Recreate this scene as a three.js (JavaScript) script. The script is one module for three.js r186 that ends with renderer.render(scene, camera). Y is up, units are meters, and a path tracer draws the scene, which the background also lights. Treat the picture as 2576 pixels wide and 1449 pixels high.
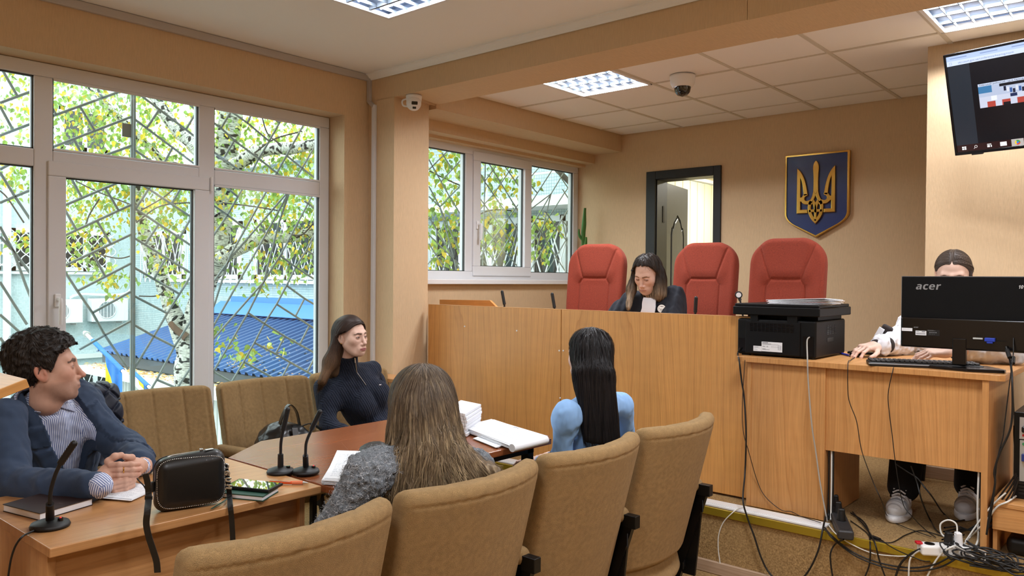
import * as THREE from 'three';
import { RoundedBoxGeometry } from 'three/addons/geometries/RoundedBoxGeometry.js';
import { mergeGeometries } from 'three/addons/utils/BufferGeometryUtils.js';
import { RectAreaLightUniformsLib } from 'three/addons/lights/RectAreaLightUniformsLib.js';
import { FontLoader } from 'three/addons/loaders/FontLoader.js';
import { TextGeometry } from 'three/addons/geometries/TextGeometry.js';
import { createNoise2D, createNoise3D } from 'simplex-noise';

// ---------- camera, sky, lamps, exposure ----------
const scene = new THREE.Scene();
const camera = new THREE.PerspectiveCamera(40.08, 2576 / 1449, 0.05, 200);
camera.position.set(0, 1.44, 0);
camera.rotation.order = 'YXZ';
camera.rotation.set(-0.01106, 0.70848, 0.00797);
const renderer = new THREE.WebGLRenderer({ antialias: true });
renderer.toneMapping = THREE.LinearToneMapping;
renderer.toneMappingExposure = 1.3;
renderer.shadowMap.enabled = true;
scene.background = new THREE.Color(1.0, 1.04, 1.08);           // flat overcast daylight
scene.backgroundIntensity = 3.6;
RectAreaLightUniformsLib.init();
const LAMP = { color: new THREE.Color(0.95, 0.98, 1.04), power: 350 };   // fluorescent tubes of the ceiling lamps
const ROOM2 = 60;                                               // daylight tubes in the room behind the door

// ---------- small helpers ----------
function rngOf(seed) { let s = seed | 0; return () => { s = (s + 0x6d2b79f5) | 0; let t = Math.imul(s ^ (s >>> 15), 1 | s); t = (t + Math.imul(t ^ (t >>> 7), 61 | t)) ^ t; return ((t ^ (t >>> 14)) >>> 0) / 4294967296; }; }
const rnd = rngOf(7), n2 = createNoise2D(rngOf(11)), n3 = createNoise3D(rngOf(12));
const V = (a, b, c) => Array.isArray(a) ? new THREE.Vector3(...a) : new THREE.Vector3(a, b, c);
const lerp = (a, b, t) => a + (b - a) * t, clamp = (x, a = 0, b = 1) => Math.min(b, Math.max(a, x));
const smooth = (a, b, x) => { const t = clamp((x - a) / (b - a)); return t * t * (3 - 2 * t); };
const mix3 = (a, b, t) => [lerp(a[0], b[0], t), lerp(a[1], b[1], t), lerp(a[2], b[2], t)];
const srgb = (h) => new THREE.Color(h).toArray();
const add3 = (a, b, s = 1) => [a[0] + b[0] * s, a[1] + b[1] * s, a[2] + b[2] * s];
const taken = new Map();
function numbered(n) { const k = taken.get(n) ?? 0; taken.set(n, k + 1); return k ? n + '_' + String(k).padStart(3, '0') : n; }
function tag(o, label, category, group) { if (label) o.userData.label = label; if (category) o.userData.category = category; if (group) o.userData.group = group; return o; }
function thing(name, label, category, at = [0, 0, 0], group) {
  const o = new THREE.Group(); o.name = numbered(name); o.position.set(...at); scene.add(o);
  return tag(o, label, category, group);
}
function struct(name, at = [0, 0, 0]) { const o = new THREE.Group(); o.name = name; o.position.set(...at); o.userData.kind = 'structure'; scene.add(o); return o; }
function mesh(name, geo, mat) { const m = new THREE.Mesh(Array.isArray(geo) ? merge(geo) : geo, mat); m.name = name; m.castShadow = m.receiveShadow = true; return m; }
// a part given in the world's axes, hung under its thing (whose base is at its own place)
function part(parent, name, geo, mat, label) {
  const m = mesh(name, geo, mat); parent.add(m);
  const base = new THREE.Vector3(); for (let p = parent; p && p !== scene; p = p.parent) base.add(p.position);
  m.position.sub(base); if (label) m.userData.label = label; return m;
}
function lpart(parent, name, geo, mat, label) { const m = mesh(name, geo, mat); parent.add(m); if (label) m.userData.label = label; return m; }   // in the thing's own axes
function solid(name, geo, mat, label, category, group) { const m = mesh(numbered(name), geo, mat); scene.add(m); return tag(m, label, category, group); }
function structMesh(name, geo, mat) { const m = mesh(name, geo, mat); m.userData.kind = 'structure'; scene.add(m); return m; }
function copyOf(src, label, at, turn) { const c = src.clone(); c.name = numbered(src.name.replace(/_\d{3}$/, '')); c.userData = { ...src.userData, label }; if (at) c.position.set(...at); if (turn !== undefined) c.rotation.y = turn; scene.add(c); return c; }
function merge(list) {
  list = list.map((g) => { const q = g.index ? g.toNonIndexed() : g; for (const k of Object.keys(q.attributes)) if (!['position', 'normal', 'uv', 'color'].includes(k)) q.deleteAttribute(k); return q; });
  const keys = ['uv', 'color'];
  for (const k of keys) { const have = list.filter((g) => g.attributes[k]); if (have.length && have.length < list.length) for (const g of list) if (!g.attributes[k]) { const n = k === 'uv' ? 2 : 3; g.setAttribute(k, new THREE.BufferAttribute(new Float32Array(g.attributes.position.count * n).fill(k === 'uv' ? 0 : 1), n)); } }
  return list.length === 1 ? list[0] : mergeGeometries(list);
}
// uv in metres by the side each triangle faces; grain runs along v
function boxUV(g, grain = 'y', scale = 1) {
  if (g.index) g = g.toNonIndexed();
  const p = g.attributes.position, uv = new Float32Array(p.count * 2), ax = 'xyz'.indexOf(grain);
  for (let i = 0; i < p.count; i += 3) {
    const a = V(p.getX(i), p.getY(i), p.getZ(i)), b = V(p.getX(i + 1), p.getY(i + 1), p.getZ(i + 1)), c = V(p.getX(i + 2), p.getY(i + 2), p.getZ(i + 2));
    const n = b.clone().sub(a).cross(c.clone().sub(a)), m = [Math.abs(n.x), Math.abs(n.y), Math.abs(n.z)], d = m.indexOf(Math.max(...m));
    let o = [0, 1, 2].filter((k) => k !== d); if (o[0] === ax) o = [o[1], o[0]];
    [a, b, c].forEach((q, k) => { const e = q.toArray(); uv[(i + k) * 2] = (e[o[0]] + 0.37 * e[d]) * scale; uv[(i + k) * 2 + 1] = e[o[1]] * scale; });
  }
  g.setAttribute('uv', new THREE.BufferAttribute(uv, 2)); return g;
}
function bx(x0, y0, z0, x1, y1, z1, r = 0, grain = 'y') {
  const w = Math.abs(x1 - x0), h = Math.abs(y1 - y0), d = Math.abs(z1 - z0);
  const g = r > 0 ? new RoundedBoxGeometry(w, h, d, 2, Math.min(r, w / 2.01, h / 2.01, d / 2.01)) : new THREE.BoxGeometry(w, h, d);
  g.translate((x0 + x1) / 2, (y0 + y1) / 2, (z0 + z1) / 2); return boxUV(g, grain);
}
function cbx(w, h, d, r = 0, grain = 'y') { return bx(-w / 2, -h / 2, -d / 2, w / 2, h / 2, d / 2, r, grain); }
function cyl(a, b, ra, rb = ra, seg = 16) {
  const A = V(a), B = V(b), L = A.distanceTo(B), g = new THREE.CylinderGeometry(rb, ra, L, seg);
  g.applyQuaternion(new THREE.Quaternion().setFromUnitVectors(V(0, 1, 0), B.clone().sub(A).normalize())); g.translate(...A.clone().add(B).multiplyScalar(0.5).toArray()); return g;
}
function tube(pts, r, seg = 0, radial = 8, tension = 0.5) {
  const c = new THREE.CatmullRomCurve3(pts.map((p) => V(p)), false, 'catmullrom', tension);
  return new THREE.TubeGeometry(c, seg || Math.max(8, pts.length * 8), r, radial, false);
}
function lathe(profile, seg = 32) { return new THREE.LatheGeometry(profile.map(([r, y]) => new THREE.Vector2(r, y)), seg); }
function beam(a, b, w, h, r = 0, up = [0, 1, 0]) {     // a bar of section w x h from a to b
  const A = V(a), B = V(b), L = A.distanceTo(B), g = r ? new RoundedBoxGeometry(w, h, L, 2, r) : new THREE.BoxGeometry(w, h, L);
  boxUV(g, 'z'); const m = new THREE.Matrix4().lookAt(A, B, V(up)); m.setPosition(A.add(B).multiplyScalar(0.5));
  return (g.index ? g.toNonIndexed() : boxUV(g, 'z')).applyMatrix4(m);
}
function extrude(pts, depth, bevel = 0, holes = []) {
  const s = new THREE.Shape(pts.map((p) => new THREE.Vector2(...p))); for (const h of holes) s.holes.push(new THREE.Path(h.map((p) => new THREE.Vector2(...p))));
  return new THREE.ExtrudeGeometry(s, { depth, bevelEnabled: bevel > 0, bevelSize: bevel, bevelThickness: bevel, bevelSegments: 2, curveSegments: 12 });
}
// strip of cloth, paper or ribbon along a path: width across, thickness
function ribbon(pts, w, t, across, seg = 40) {
  const c = new THREE.CatmullRomCurve3(pts.map((p) => V(p))), P = c.getSpacedPoints(seg), g = new THREE.BufferGeometry(), pos = [], idx = [], uv = [];
  for (let i = 0; i <= seg; i++) {
    const T = P[Math.min(seg, i + 1)].clone().sub(P[Math.max(0, i - 1)]).normalize(), A = typeof across === 'function' ? V(across(i / seg)) : V(across), S = A.clone().sub(T.clone().multiplyScalar(A.dot(T))).normalize(), N = S.clone().cross(T);
    for (const [s, n] of [[-1, -1], [1, -1], [1, 1], [-1, 1]]) { const q = P[i].clone().addScaledVector(S, s * w / 2).addScaledVector(N, n * t / 2); pos.push(q.x, q.y, q.z); uv.push(s * w / 2, i / seg); }
    if (i < seg) for (let k = 0; k < 4; k++) { const a = i * 4 + k, b = i * 4 + (k + 1) % 4; idx.push(a, b, a + 4, b, b + 4, a + 4); }
  }
  const e = seg * 4; idx.push(0, 2, 1, 0, 3, 2, e, e + 1, e + 2, e, e + 2, e + 3);
  g.setAttribute('position', new THREE.Float32BufferAttribute(pos, 3)); g.setAttribute('uv', new THREE.Float32BufferAttribute(uv, 2)); g.setIndex(idx);
  const q = g.toNonIndexed(); q.computeVertexNormals(); return q;
}
function moved(g, at, turn = 0, tilt = 0, roll = 0) { const m = new THREE.Matrix4().makeRotationFromEuler(new THREE.Euler(tilt, turn, roll, 'YXZ')); m.setPosition(...at); return g.clone().applyMatrix4(m); }

// ---------- computed textures ----------
function dataTex(w, h, f, { srgbMap = true, mirror = false, repeat = [1, 1] } = {}) {
  const d = new Uint8Array(w * h * 4);
  for (let y = 0; y < h; y++) for (let x = 0; x < w; x++) { const c = f(x / w, y / h, x, y), i = (y * w + x) * 4; if (typeof c === 'number') d[i] = d[i + 1] = d[i + 2] = clamp(c) * 255; else for (let k = 0; k < 3; k++) d[i + k] = clamp(c[k]) * 255; d[i + 3] = 255; }
  const t = new THREE.DataTexture(d, w, h); t.magFilter = THREE.LinearFilter; t.wrapS = t.wrapT = mirror ? THREE.MirroredRepeatWrapping : THREE.RepeatWrapping;
  if (srgbMap) t.colorSpace = THREE.SRGBColorSpace; t.repeat.set(...repeat); t.needsUpdate = true; return t;
}
function canvasTex(w, h, draw) { const c = document.createElement('canvas'); c.width = w; c.height = h; draw(c.getContext('2d'), w, h); const t = new THREE.CanvasTexture(c); t.colorSpace = THREE.SRGBColorSpace; return t; }
// noise that repeats: 2-D noise on a torus is dear, so cross-fade the edges
function tiled(fn, u, v) { const a = fn(u, v), b = fn(u - 1, v), c = fn(u, v - 1), d = fn(u - 1, v - 1); return lerp(lerp(a, b, u), lerp(c, d, u), v); }
const woodTex = dataTex(512, 1024, (u, v) => {
  const t = u * 13 + 1.1 * n2(u * 2.2, v * 0.55) + 0.12 * n2(u * 9, v * 2), ring = t - Math.floor(t), line = Math.pow(ring, 6) * 0.55 + 0.3 * Math.pow(Math.abs(Math.sin(t * 11)), 10);
  const fib = n2(u * 140, v * 7) * 0.5 + n2(u * 60, v * 3) * 0.5, wave = n2(u * 3, v * 22) * 0.5, low = n2(u * 2.2 + 9, v * 1.2);
  const k = 0.9 - 0.11 * line + 0.05 * fib + 0.018 * wave + 0.03 * low; return [k, k * (0.985 - 0.05 * line), k * (0.965 - 0.1 * line)];
}, { mirror: true, repeat: [1.5, 0.75] });
const fineNoise = dataTex(256, 256, (u, v) => 0.5 + 0.28 * tiled((a, b) => n2(a * 60, b * 60), u, v) + 0.22 * (rnd() - 0.5), { srgbMap: false });
const rep = (t, x, y = x) => { const c = t.clone(); c.repeat.set(x, y); c.needsUpdate = true; return c; };
const wallTex = dataTex(512, 512, (u, v) => { const s = tiled((a, b) => n2(a * 110, b * 9) + 0.6 * n2(a * 40 + 5, b * 4), u, v), k = 0.93 + 0.028 * s + 0.02 * (rnd() - 0.5); return [k, k * 0.995, k * 0.985]; }, { repeat: [1.6, 1.6] });
const wallBump = dataTex(512, 512, (u, v) => 0.5 + 0.3 * tiled((a, b) => n2(a * 130, b * 14), u, v) + 0.1 * (rnd() - 0.5), { srgbMap: false, repeat: [1.6, 1.6] });
const carpetTex = dataTex(512, 512, (u, v) => { const a = tiled((x, y) => n2(x * 44, y * 44), u, v), b = tiled((x, y) => n2(x * 19 + 3, y * 19), u, v), k = clamp(0.5 + 0.42 * a + 0.2 * b + 0.25 * (rnd() - 0.5)); return mix3([0.5, 0.41, 0.29], [0.82, 0.72, 0.56], k); }, { repeat: [1.9, 1.9] });
const plushTex = dataTex(512, 512, (u, v) => { const k = 0.83 + 0.1 * tiled((x, y) => n2(x * 95, y * 95), u, v) + 0.06 * tiled((x, y) => n2(x * 12, y * 12), u, v) + 0.12 * (rnd() - 0.5); return [k, k * 0.98, k * 0.94]; }, { repeat: [3.2, 3.2] });
const velourTex = dataTex(512, 512, (u, v) => { const k = 0.82 + 0.1 * tiled((x, y) => n2(x * 26, y * 26) * n2(x * 9, y * 9 + 4), u, v) + 0.05 * tiled((x, y) => n2(x * 60, y * 60), u, v) + 0.05 * (rnd() - 0.5); return [k, k * 0.97, k * 0.95]; }, { repeat: [2.2, 2.2] });
const std = (color, roughness = 0.6, more = {}) => new THREE.MeshStandardMaterial({ color, roughness, ...more });
const phys = (color, roughness = 0.6, more = {}) => new THREE.MeshPhysicalMaterial({ color, roughness, ...more });
const M = {
  wall: std(0xe0c29c, 0.85, { map: wallTex, bumpMap: wallBump, bumpScale: 0.0012 }),
  wallLight: std(0xdfc39a, 0.85, { map: wallTex, bumpMap: wallBump, bumpScale: 0.0012 }),
  plaster: std(0xf2f1ee, 0.9), tile: std(0xf4f1f0, 0.95, { bumpMap: rep(fineNoise, 5), bumpScale: 0.0015 }), tgrid: std(0xcfc8bd, 0.6),
  pvc: std(0xdcdde0, 0.35), pvcDirty: std(0xcfc9c4, 0.5), duct: std(0xb9b4b2, 0.5), white: std(0xe9e9ea, 0.5),
  glass: phys(0xf4fbf9, 0.0, { transmission: 1, thickness: 0, ior: 1.5 }),
  gasket: std(0x3a3d3c, 0.6), carpet: std(0xf3e4c6, 1, { map: carpetTex, bumpMap: rep(fineNoise, 8), bumpScale: 0.003 }),
  brass: std(0xa8902a, 0.35, { metalness: 0.55 }), skirting: std(0xc9ad94, 0.55, { map: woodTex }),
  bench: std(0xe8aa62, 0.4, { map: woodTex }), desk: std(0xdca366, 0.38, { map: woodTex }), tableA: std(0xd29c66, 0.3, { map: woodTex }), tableB: std(0x9a5a36, 0.25, { map: woodTex }), edge: std(0xdca25e, 0.4, { map: woodTex }),
  dark: std(0x0c0b0a, 0.45), black: std(0x0d0d0e, 0.5), blackGloss: std(0x08080a, 0.2), metal: std(0x141414, 0.4, { metalness: 0.5 }), steel: std(0xc8c8c6, 0.25, { metalness: 0.9 }),
  plush: std(0xb8986a, 1, { map: plushTex, bumpMap: rep(fineNoise, 9), bumpScale: 0.004 }), velour: phys(0xab4832, 0.95, { map: velourTex, bumpMap: rep(fineNoise, 7), bumpScale: 0.002, sheen: 0.35, sheenColor: new THREE.Color(0.7, 0.3, 0.22), sheenRoughness: 0.5 }),
  paper: std(0xeef0f4, 0.8), gold: std(0xe0b45a, 0.18, { metalness: 1 }),
};

// ---------- shapes from distance fields ----------
const smin = (a, b, k) => { const h = Math.max(k - Math.abs(a - b), 0) / k; return Math.min(a, b) - h * h * k * 0.25; };
const smax = (a, b, k) => -smin(-a, -b, k);
const sdEll = (x, y, z, cx, cy, cz, rx, ry, rz) => { x -= cx; y -= cy; z -= cz; const k0 = Math.hypot(x / rx, y / ry, z / rz), k1 = Math.hypot(x / (rx * rx), y / (ry * ry), z / (rz * rz)); return k1 < 1e-9 ? -Math.min(rx, ry, rz) : k0 * (k0 - 1) / k1; };
const sdCap = (x, y, z, a, b, ra, rb) => { const bx = b[0] - a[0], by = b[1] - a[1], bz = b[2] - a[2], px = x - a[0], py = y - a[1], pz = z - a[2], h = clamp((px * bx + py * by + pz * bz) / (bx * bx + by * by + bz * bz + 1e-12)); return Math.hypot(px - bx * h, py - by * h, pz - bz * h) - (ra + (rb - ra) * h); };
const sdBox = (x, y, z, cx, cy, cz, hx, hy, hz, r) => { const a = Math.abs(x - cx) - hx + r, b = Math.abs(y - cy) - hy + r, c = Math.abs(z - cz) - hz + r; return Math.hypot(Math.max(a, 0), Math.max(b, 0), Math.max(c, 0)) + Math.min(Math.max(a, b, c), 0) - r; };
// surface nets over a box; far blocks are skipped. colour(p, n) gives linear rgb
function sculpt(f, lo, hi, cell, colour) {
  const N = [0, 1, 2].map((k) => Math.ceil((hi[k] - lo[k]) / cell) + 2), [nx, ny, nz] = N, F = new Float32Array(nx * ny * nz).fill(1), B = 4;
  const at = (i, j, k) => (k * ny + j) * nx + i, R = B * cell * 0.5 * 1.7321 * 1.25 + cell;
  for (let k0 = 0; k0 < nz; k0 += B) for (let j0 = 0; j0 < ny; j0 += B) for (let i0 = 0; i0 < nx; i0 += B) {
    const c = f(lo[0] + (i0 + B / 2 - 0.5) * cell, lo[1] + (j0 + B / 2 - 0.5) * cell, lo[2] + (k0 + B / 2 - 0.5) * cell), far = Math.abs(c) > R;
    for (let k = k0; k < Math.min(nz, k0 + B); k++) for (let j = j0; j < Math.min(ny, j0 + B); j++) for (let i = i0; i < Math.min(nx, i0 + B); i++) F[at(i, j, k)] = far ? c : f(lo[0] + i * cell, lo[1] + j * cell, lo[2] + k * cell);
  }
  for (let k = 0; k < nz; k++) for (let j = 0; j < ny; j++) for (let i = 0; i < nx; i++) if (i === 0 || j === 0 || k === 0 || i === nx - 1 || j === ny - 1 || k === nz - 1) F[at(i, j, k)] = Math.max(F[at(i, j, k)], 1e-4);
  const id = new Int32Array(nx * ny * nz).fill(-1), pos = [], idx = [];
  for (let k = 0; k < nz - 1; k++) for (let j = 0; j < ny - 1; j++) for (let i = 0; i < nx - 1; i++) {
    const v = []; let m = 0; for (let q = 0; q < 8; q++) { const s = F[at(i + (q & 1), j + ((q >> 1) & 1), k + (q >> 2))]; v.push(s); if (s < 0) m |= 1 << q; }
    if (m === 0 || m === 255) continue;
    let x = 0, y = 0, z = 0, n = 0;
    for (const [a, b] of EDGES) { if ((m >> a & 1) === (m >> b & 1)) continue; const t = v[a] / (v[a] - v[b]); x += lerp(a & 1, b & 1, t); y += lerp(a >> 1 & 1, b >> 1 & 1, t); z += lerp(a >> 2, b >> 2, t); n++; }
    id[at(i, j, k)] = pos.length / 3; pos.push(lo[0] + (i + x / n) * cell, lo[1] + (j + y / n) * cell, lo[2] + (k + z / n) * cell);
  }
  const quad = (a, b, c, d, flip) => { if (a < 0 || b < 0 || c < 0 || d < 0) return; if (flip) idx.push(a, c, b, a, d, c); else idx.push(a, b, c, a, c, d); };
  for (let k = 1; k < nz - 1; k++) for (let j = 1; j < ny - 1; j++) for (let i = 1; i < nx - 1; i++) {
    const s = F[at(i, j, k)] < 0;
    if (s !== F[at(i + 1, j, k)] < 0) quad(id[at(i, j - 1, k - 1)], id[at(i, j, k - 1)], id[at(i, j, k)], id[at(i, j - 1, k)], !s);
    if (s !== F[at(i, j + 1, k)] < 0) quad(id[at(i - 1, j, k - 1)], id[at(i - 1, j, k)], id[at(i, j, k)], id[at(i, j, k - 1)], !s);
    if (s !== F[at(i, j, k + 1)] < 0) quad(id[at(i - 1, j - 1, k)], id[at(i, j - 1, k)], id[at(i, j, k)], id[at(i - 1, j, k)], !s);
  }
  const g = new THREE.BufferGeometry(), n = pos.length / 3, nor = new Float32Array(n * 3), col = colour && new Float32Array(n * 3), e = cell * 0.4;
  for (let i = 0; i < n; i++) {
    const x = pos[i * 3], y = pos[i * 3 + 1], z = pos[i * 3 + 2], a = f(x + e, y - e, z - e), b = f(x - e, y - e, z + e), c = f(x - e, y + e, z - e), d = f(x + e, y + e, z + e), q = V(a - b - c + d, c + d - a - b, b + d - a - c).normalize();
    nor.set([q.x, q.y, q.z], i * 3); if (col) col.set(colour(x, y, z, q), i * 3);
  }
  g.setAttribute('position', new THREE.Float32BufferAttribute(pos, 3)); g.setAttribute('normal', new THREE.BufferAttribute(nor, 3)); if (col) g.setAttribute('color', new THREE.BufferAttribute(col, 3)); g.setIndex(idx); return g;
}
const EDGES = [[0, 1], [2, 3], [4, 5], [6, 7], [0, 2], [1, 3], [4, 6], [5, 7], [0, 4], [1, 5], [2, 6], [3, 7]];

// ---------- the room ----------
const WX = -4.37, GX = -4.53, OX = -4.68;         // inner face of the window wall, plane of the windows, outer face
const BZ = -6.27, TZ = -5.0, BEAMZ = -3.545, CEIL = 2.857, TCEIL = 2.79, DAIS = 0.32;
structMesh('floor', [bx(OX, -0.2, -3.62, 2.8, 0, 3.3)], M.carpet);
const dais = struct('floor_dais', [0, 0, 0]);
part(dais, 'dais_carpet', [bx(OX, 0.001, BZ - 0.1, 2.8, DAIS, -3.60)], M.carpet);
part(dais, 'nosing', [bx(-4.37, DAIS - 0.034, -3.60, 2.6, DAIS + 0.004, -3.588, 0.003, 'x')], M.brass, 'yellow metal edge strip');
part(dais, 'skirting', [bx(-4.37, 0.001, -3.60, 2.6, 0.062, -3.582, 0.004, 'x')], M.skirting);
const wallL = struct('wall_left');
part(wallL, 'wall_panel', [bx(OX, 2.548, BEAMZ, WX, 3.0, 3.2), bx(OX, 0, BEAMZ, WX, 0.18, 3.2), bx(OX, 0.18, BEAMZ, WX, 2.548, -3.337), bx(OX, 0.18, -0.63, WX, 2.548, 3.2)], M.wall);
part(wallL, 'wall_panel', [bx(OX, 0, BZ - 0.18, -4.45, 1.4, BEAMZ), bx(OX, 2.53, BZ - 0.18, -4.45, 3.0, BEAMZ), bx(OX, 1.4, -4.0, -4.45, 2.53, BEAMZ)], M.wall);
const soffit = struct('beam_soffit');
part(soffit, 'casing', bx(-4.45, 2.554, BZ, -4.342, TCEIL + 0.1, -3.88), M.wall); part(soffit, 'casing', bx(-4.345, 2.637, BZ, -4.04, TCEIL + 0.1, -3.88), M.wall);
const beamS = struct('beam_main');
part(beamS, 'beam_half', bx(WX - 0.05, 2.67, -3.90, -1.594, 3.0, BEAMZ), M.wall); part(beamS, 'beam_half', bx(-1.590, 2.666, -3.901, 2.7, 3.0, BEAMZ + 0.004), M.wall);
structMesh('column', bx(WX - 0.05, 0, -3.866, -4.10, 2.672, BEAMZ), M.wall);
structMesh('wall_back', [bx(-4.6, 0, BZ - 0.18, -3.68, 3.0, BZ), bx(-3.08, 0, BZ - 0.18, -1.1, 3.0, BZ), bx(-3.68, 2.36, BZ - 0.18, -3.08, 3.0, BZ), bx(-3.68, 0, BZ - 0.18, -3.08, DAIS - 0.01, BZ)], M.wall);
structMesh('wall_screen', [bx(-1.154, 0, BZ, -1.0, 3.0, TZ), bx(-1.0, 0, TZ - 0.15, 2.7, 3.0, TZ)], M.wall);
structMesh('wall_right', bx(2.6, 0, -5.1, 2.8, 3.0, 3.3), M.wall);
structMesh('wall_front', bx(OX, 0, 3.1, 2.8, 3.0, 3.3), M.wall);
structMesh('ceiling', bx(OX, CEIL, -3.6, 2.8, 3.05, 3.3), M.plaster);
structMesh('trim_1', (() => { const s = [[0, 0], [0, -0.042], [0.008, -0.042], [0.012, -0.03], [0.03, -0.012], [0.042, -0.008], [0.042, 0]], g = extrude(s, 6.96); g.rotateY(-Math.PI / 2); g.translate(2.59, CEIL, BEAMZ + 0.004); return boxUV(g.toNonIndexed(), 'x'); })(), M.plaster);
part(wallL, 'skirting', bx(WX, 0, -3.5, WX + 0.015, 0.06, -3.36, 0.003, 'z'), M.skirting);
structMesh('baseboard_screen', bx(-1.154, DAIS, TZ, 2.6, DAIS + 0.07, TZ + 0.018, 0.004, 'x'), M.skirting);
// suspended ceiling: every mineral board is a tile in a metal grid
const tiles = struct('ceiling_tiled');
part(tiles, 'ceiling_slab', bx(-4.5, 2.835, BZ, 2.7, 3.0, -3.89), M.plaster);
const tx = [-4.041]; for (let x = -3.405; x < 2.7; x += 0.592) tx.push(x); const tz = [BZ, -5.922, -5.340, -4.758, -4.176, -3.90];
const lampCells = [[-3.405, -4.758], [-1.037, -4.758], [1.331, -4.758]];
for (let i = 0; i + 1 < tx.length; i++) for (let j = 0; j + 1 < tz.length; j++) {
  const x0 = tx[i], x1 = tx[i + 1], z0 = tz[j], z1 = tz[j + 1]; if (x0 > -1.2 && z1 < TZ + 0.01) continue;
  if (lampCells.some(([a, b]) => Math.abs(a - x0) < 0.02 && Math.abs(b - z0) < 0.02)) continue;
  part(tiles, 'tile', bx(x0 + 0.011, TCEIL + 0.002 + 0.002 * rnd(), Math.max(z0, x0 > -1.2 ? TZ : z0) + 0.011, Math.min(x1, 2.59) - 0.011, TCEIL + 0.016, z1 - 0.011), M.tile);
}
part(tiles, 'ceiling_grid', [...tx.slice(1).map((x) => bx(x - 0.012, TCEIL - 0.001, BZ, x + 0.012, TCEIL + 0.03, -3.9)), ...tz.slice(1, 5).map((z) => bx(-4.04, TCEIL - 0.0005, z - 0.012, 2.6, TCEIL + 0.03, z + 0.012))], M.tgrid);

// raster ceiling lamps: frame, bright reflectors, tubes, aluminium louvre
const alu = std(0x6a7480, 0.5, { metalness: 0.2 }), reflector = std(0x7d8da6, 0.5, { metalness: 0.3 });
const tubeGlow = std(0xffffff, 0.4, { emissive: new THREE.Color(1, 0.98, 0.95), emissiveIntensity: 2.2 });
function rasterLamp(x0, z0, w, d, y, label, group, share = 1) {
  const L = thing('ceiling_lamp', label, 'ceiling lamp', [x0 + w / 2, y, z0 + d / 2], group), hx = w / 2 - 0.006, hz = d / 2 - 0.006;
  lpart(L, 'lamp_frame', [bx(-hx, -0.008, -hz, hx, 0.012, -hz + 0.02), bx(-hx, -0.008, hz - 0.02, hx, 0.012, hz), bx(-hx, -0.008, -hz, -hx + 0.02, 0.012, hz), bx(hx - 0.02, -0.008, -hz, hx, 0.012, hz)], M.white);
  lpart(L, 'reflector', [bx(-hx, 0.04, -hz, hx, 0.043, hz), bx(-hx, 0, -hz, -hx + 0.003, 0.043, hz), bx(hx - 0.003, 0, -hz, hx, 0.043, hz), bx(-hx, 0, -hz, hx, 0.043, -hz + 0.003), bx(-hx, 0, hz - 0.003, hx, 0.043, hz)], reflector);
  for (let k = 0; k < 4; k++) {
    const z = lerp(-hz, hz, (k + 0.5) / 4);
    lpart(L, 'lamp_tube', cyl([-hx + 0.02, 0.03, z], [hx - 0.02, 0.03, z], 0.008, 0.008, 10), tubeGlow);
    const r = new THREE.RectAreaLight(LAMP.color, LAMP.power * share, w - 0.08, 0.016); r.position.set(x0 + w / 2, y + 0.021, z0 + d / 2 + z); r.rotation.x = -Math.PI / 2; r.name = 'ceiling_lamp'; scene.add(r);
  }
  for (let k = 1; k < 4; k++) { const z = lerp(-hz, hz, k / 4); lpart(L, 'louvre', bx(-hx, 0.0, z - 0.006, hx, 0.02, z + 0.006), alu); }
  for (let k = 1; k < 7; k++) { const x = lerp(-hx, hx, k / 7); lpart(L, 'louvre', bx(x - 0.0015, 0.0, -hz, x + 0.0015, 0.016, hz), alu); }
  return L;
}
rasterLamp(-3.405, -4.758, 0.592, 0.582, TCEIL, 'square louvred ceiling lamp set in the tiles beside the dome camera', 'louvred lamps in the tiled ceiling');
rasterLamp(-1.037, -4.758, 0.592, 0.582, TCEIL, 'square louvred ceiling lamp in the tiles just above the wall screen', 'louvred lamps in the tiled ceiling');
rasterLamp(1.331, -4.758, 0.592, 0.582, TCEIL, 'square louvred ceiling lamp in the tiles far past the wall screen', 'louvred lamps in the tiled ceiling');
for (const [x, z, w] of [[-3.232, -2.755, 'square louvred lamp at the top of the picture in the plain white ceiling'], [-0.9, -2.755, 'louvred lamp in the plain ceiling over the aisle'], [-0.9, -0.2, 'louvred lamp in the plain ceiling above the camera'], [1.2, -1.6, 'louvred lamp in the plain ceiling towards the far side'], [-2.0, 1.9, 'louvred lamp in the plain ceiling behind the camera']])
  rasterLamp(x, z, 0.592, 0.592, CEIL - 0.044, w, 'louvred lamps on the plain ceiling', x < -3 ? 0.5 : 1);

// white cable duct along the wall top, down the beam and down the column
const ductPath = [[WX + 0.012, CEIL - 0.022, 3.0], [WX + 0.012, CEIL - 0.022, BEAMZ + 0.012]];
const duct = thing('cable_duct', 'grey white cable duct running along the wall top and down the column corner', 'cable duct', [WX, 0.3, BEAMZ]);
part(duct, 'duct_run', bx(WX, CEIL - 0.046, BEAMZ, WX + 0.024, CEIL - 0.002, 3.0, 0.004, 'z'), M.duct);
part(duct, 'duct_run', bx(WX + 0.002, 2.665, BEAMZ, WX + 0.034, CEIL - 0.03, BEAMZ + 0.022, 0.003), M.duct);
part(duct, 'duct_run', beam([WX + 0.016, 2.672, BEAMZ + 0.011], [WX + 0.072, 2.628, BEAMZ + 0.011], 0.022, 0.03, 0.003, [0, 0, 1]), M.duct);
part(duct, 'duct_run', bx(WX + 0.056, 0.3, BEAMZ, WX + 0.088, 2.64, BEAMZ + 0.022, 0.003), M.pvc);

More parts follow.
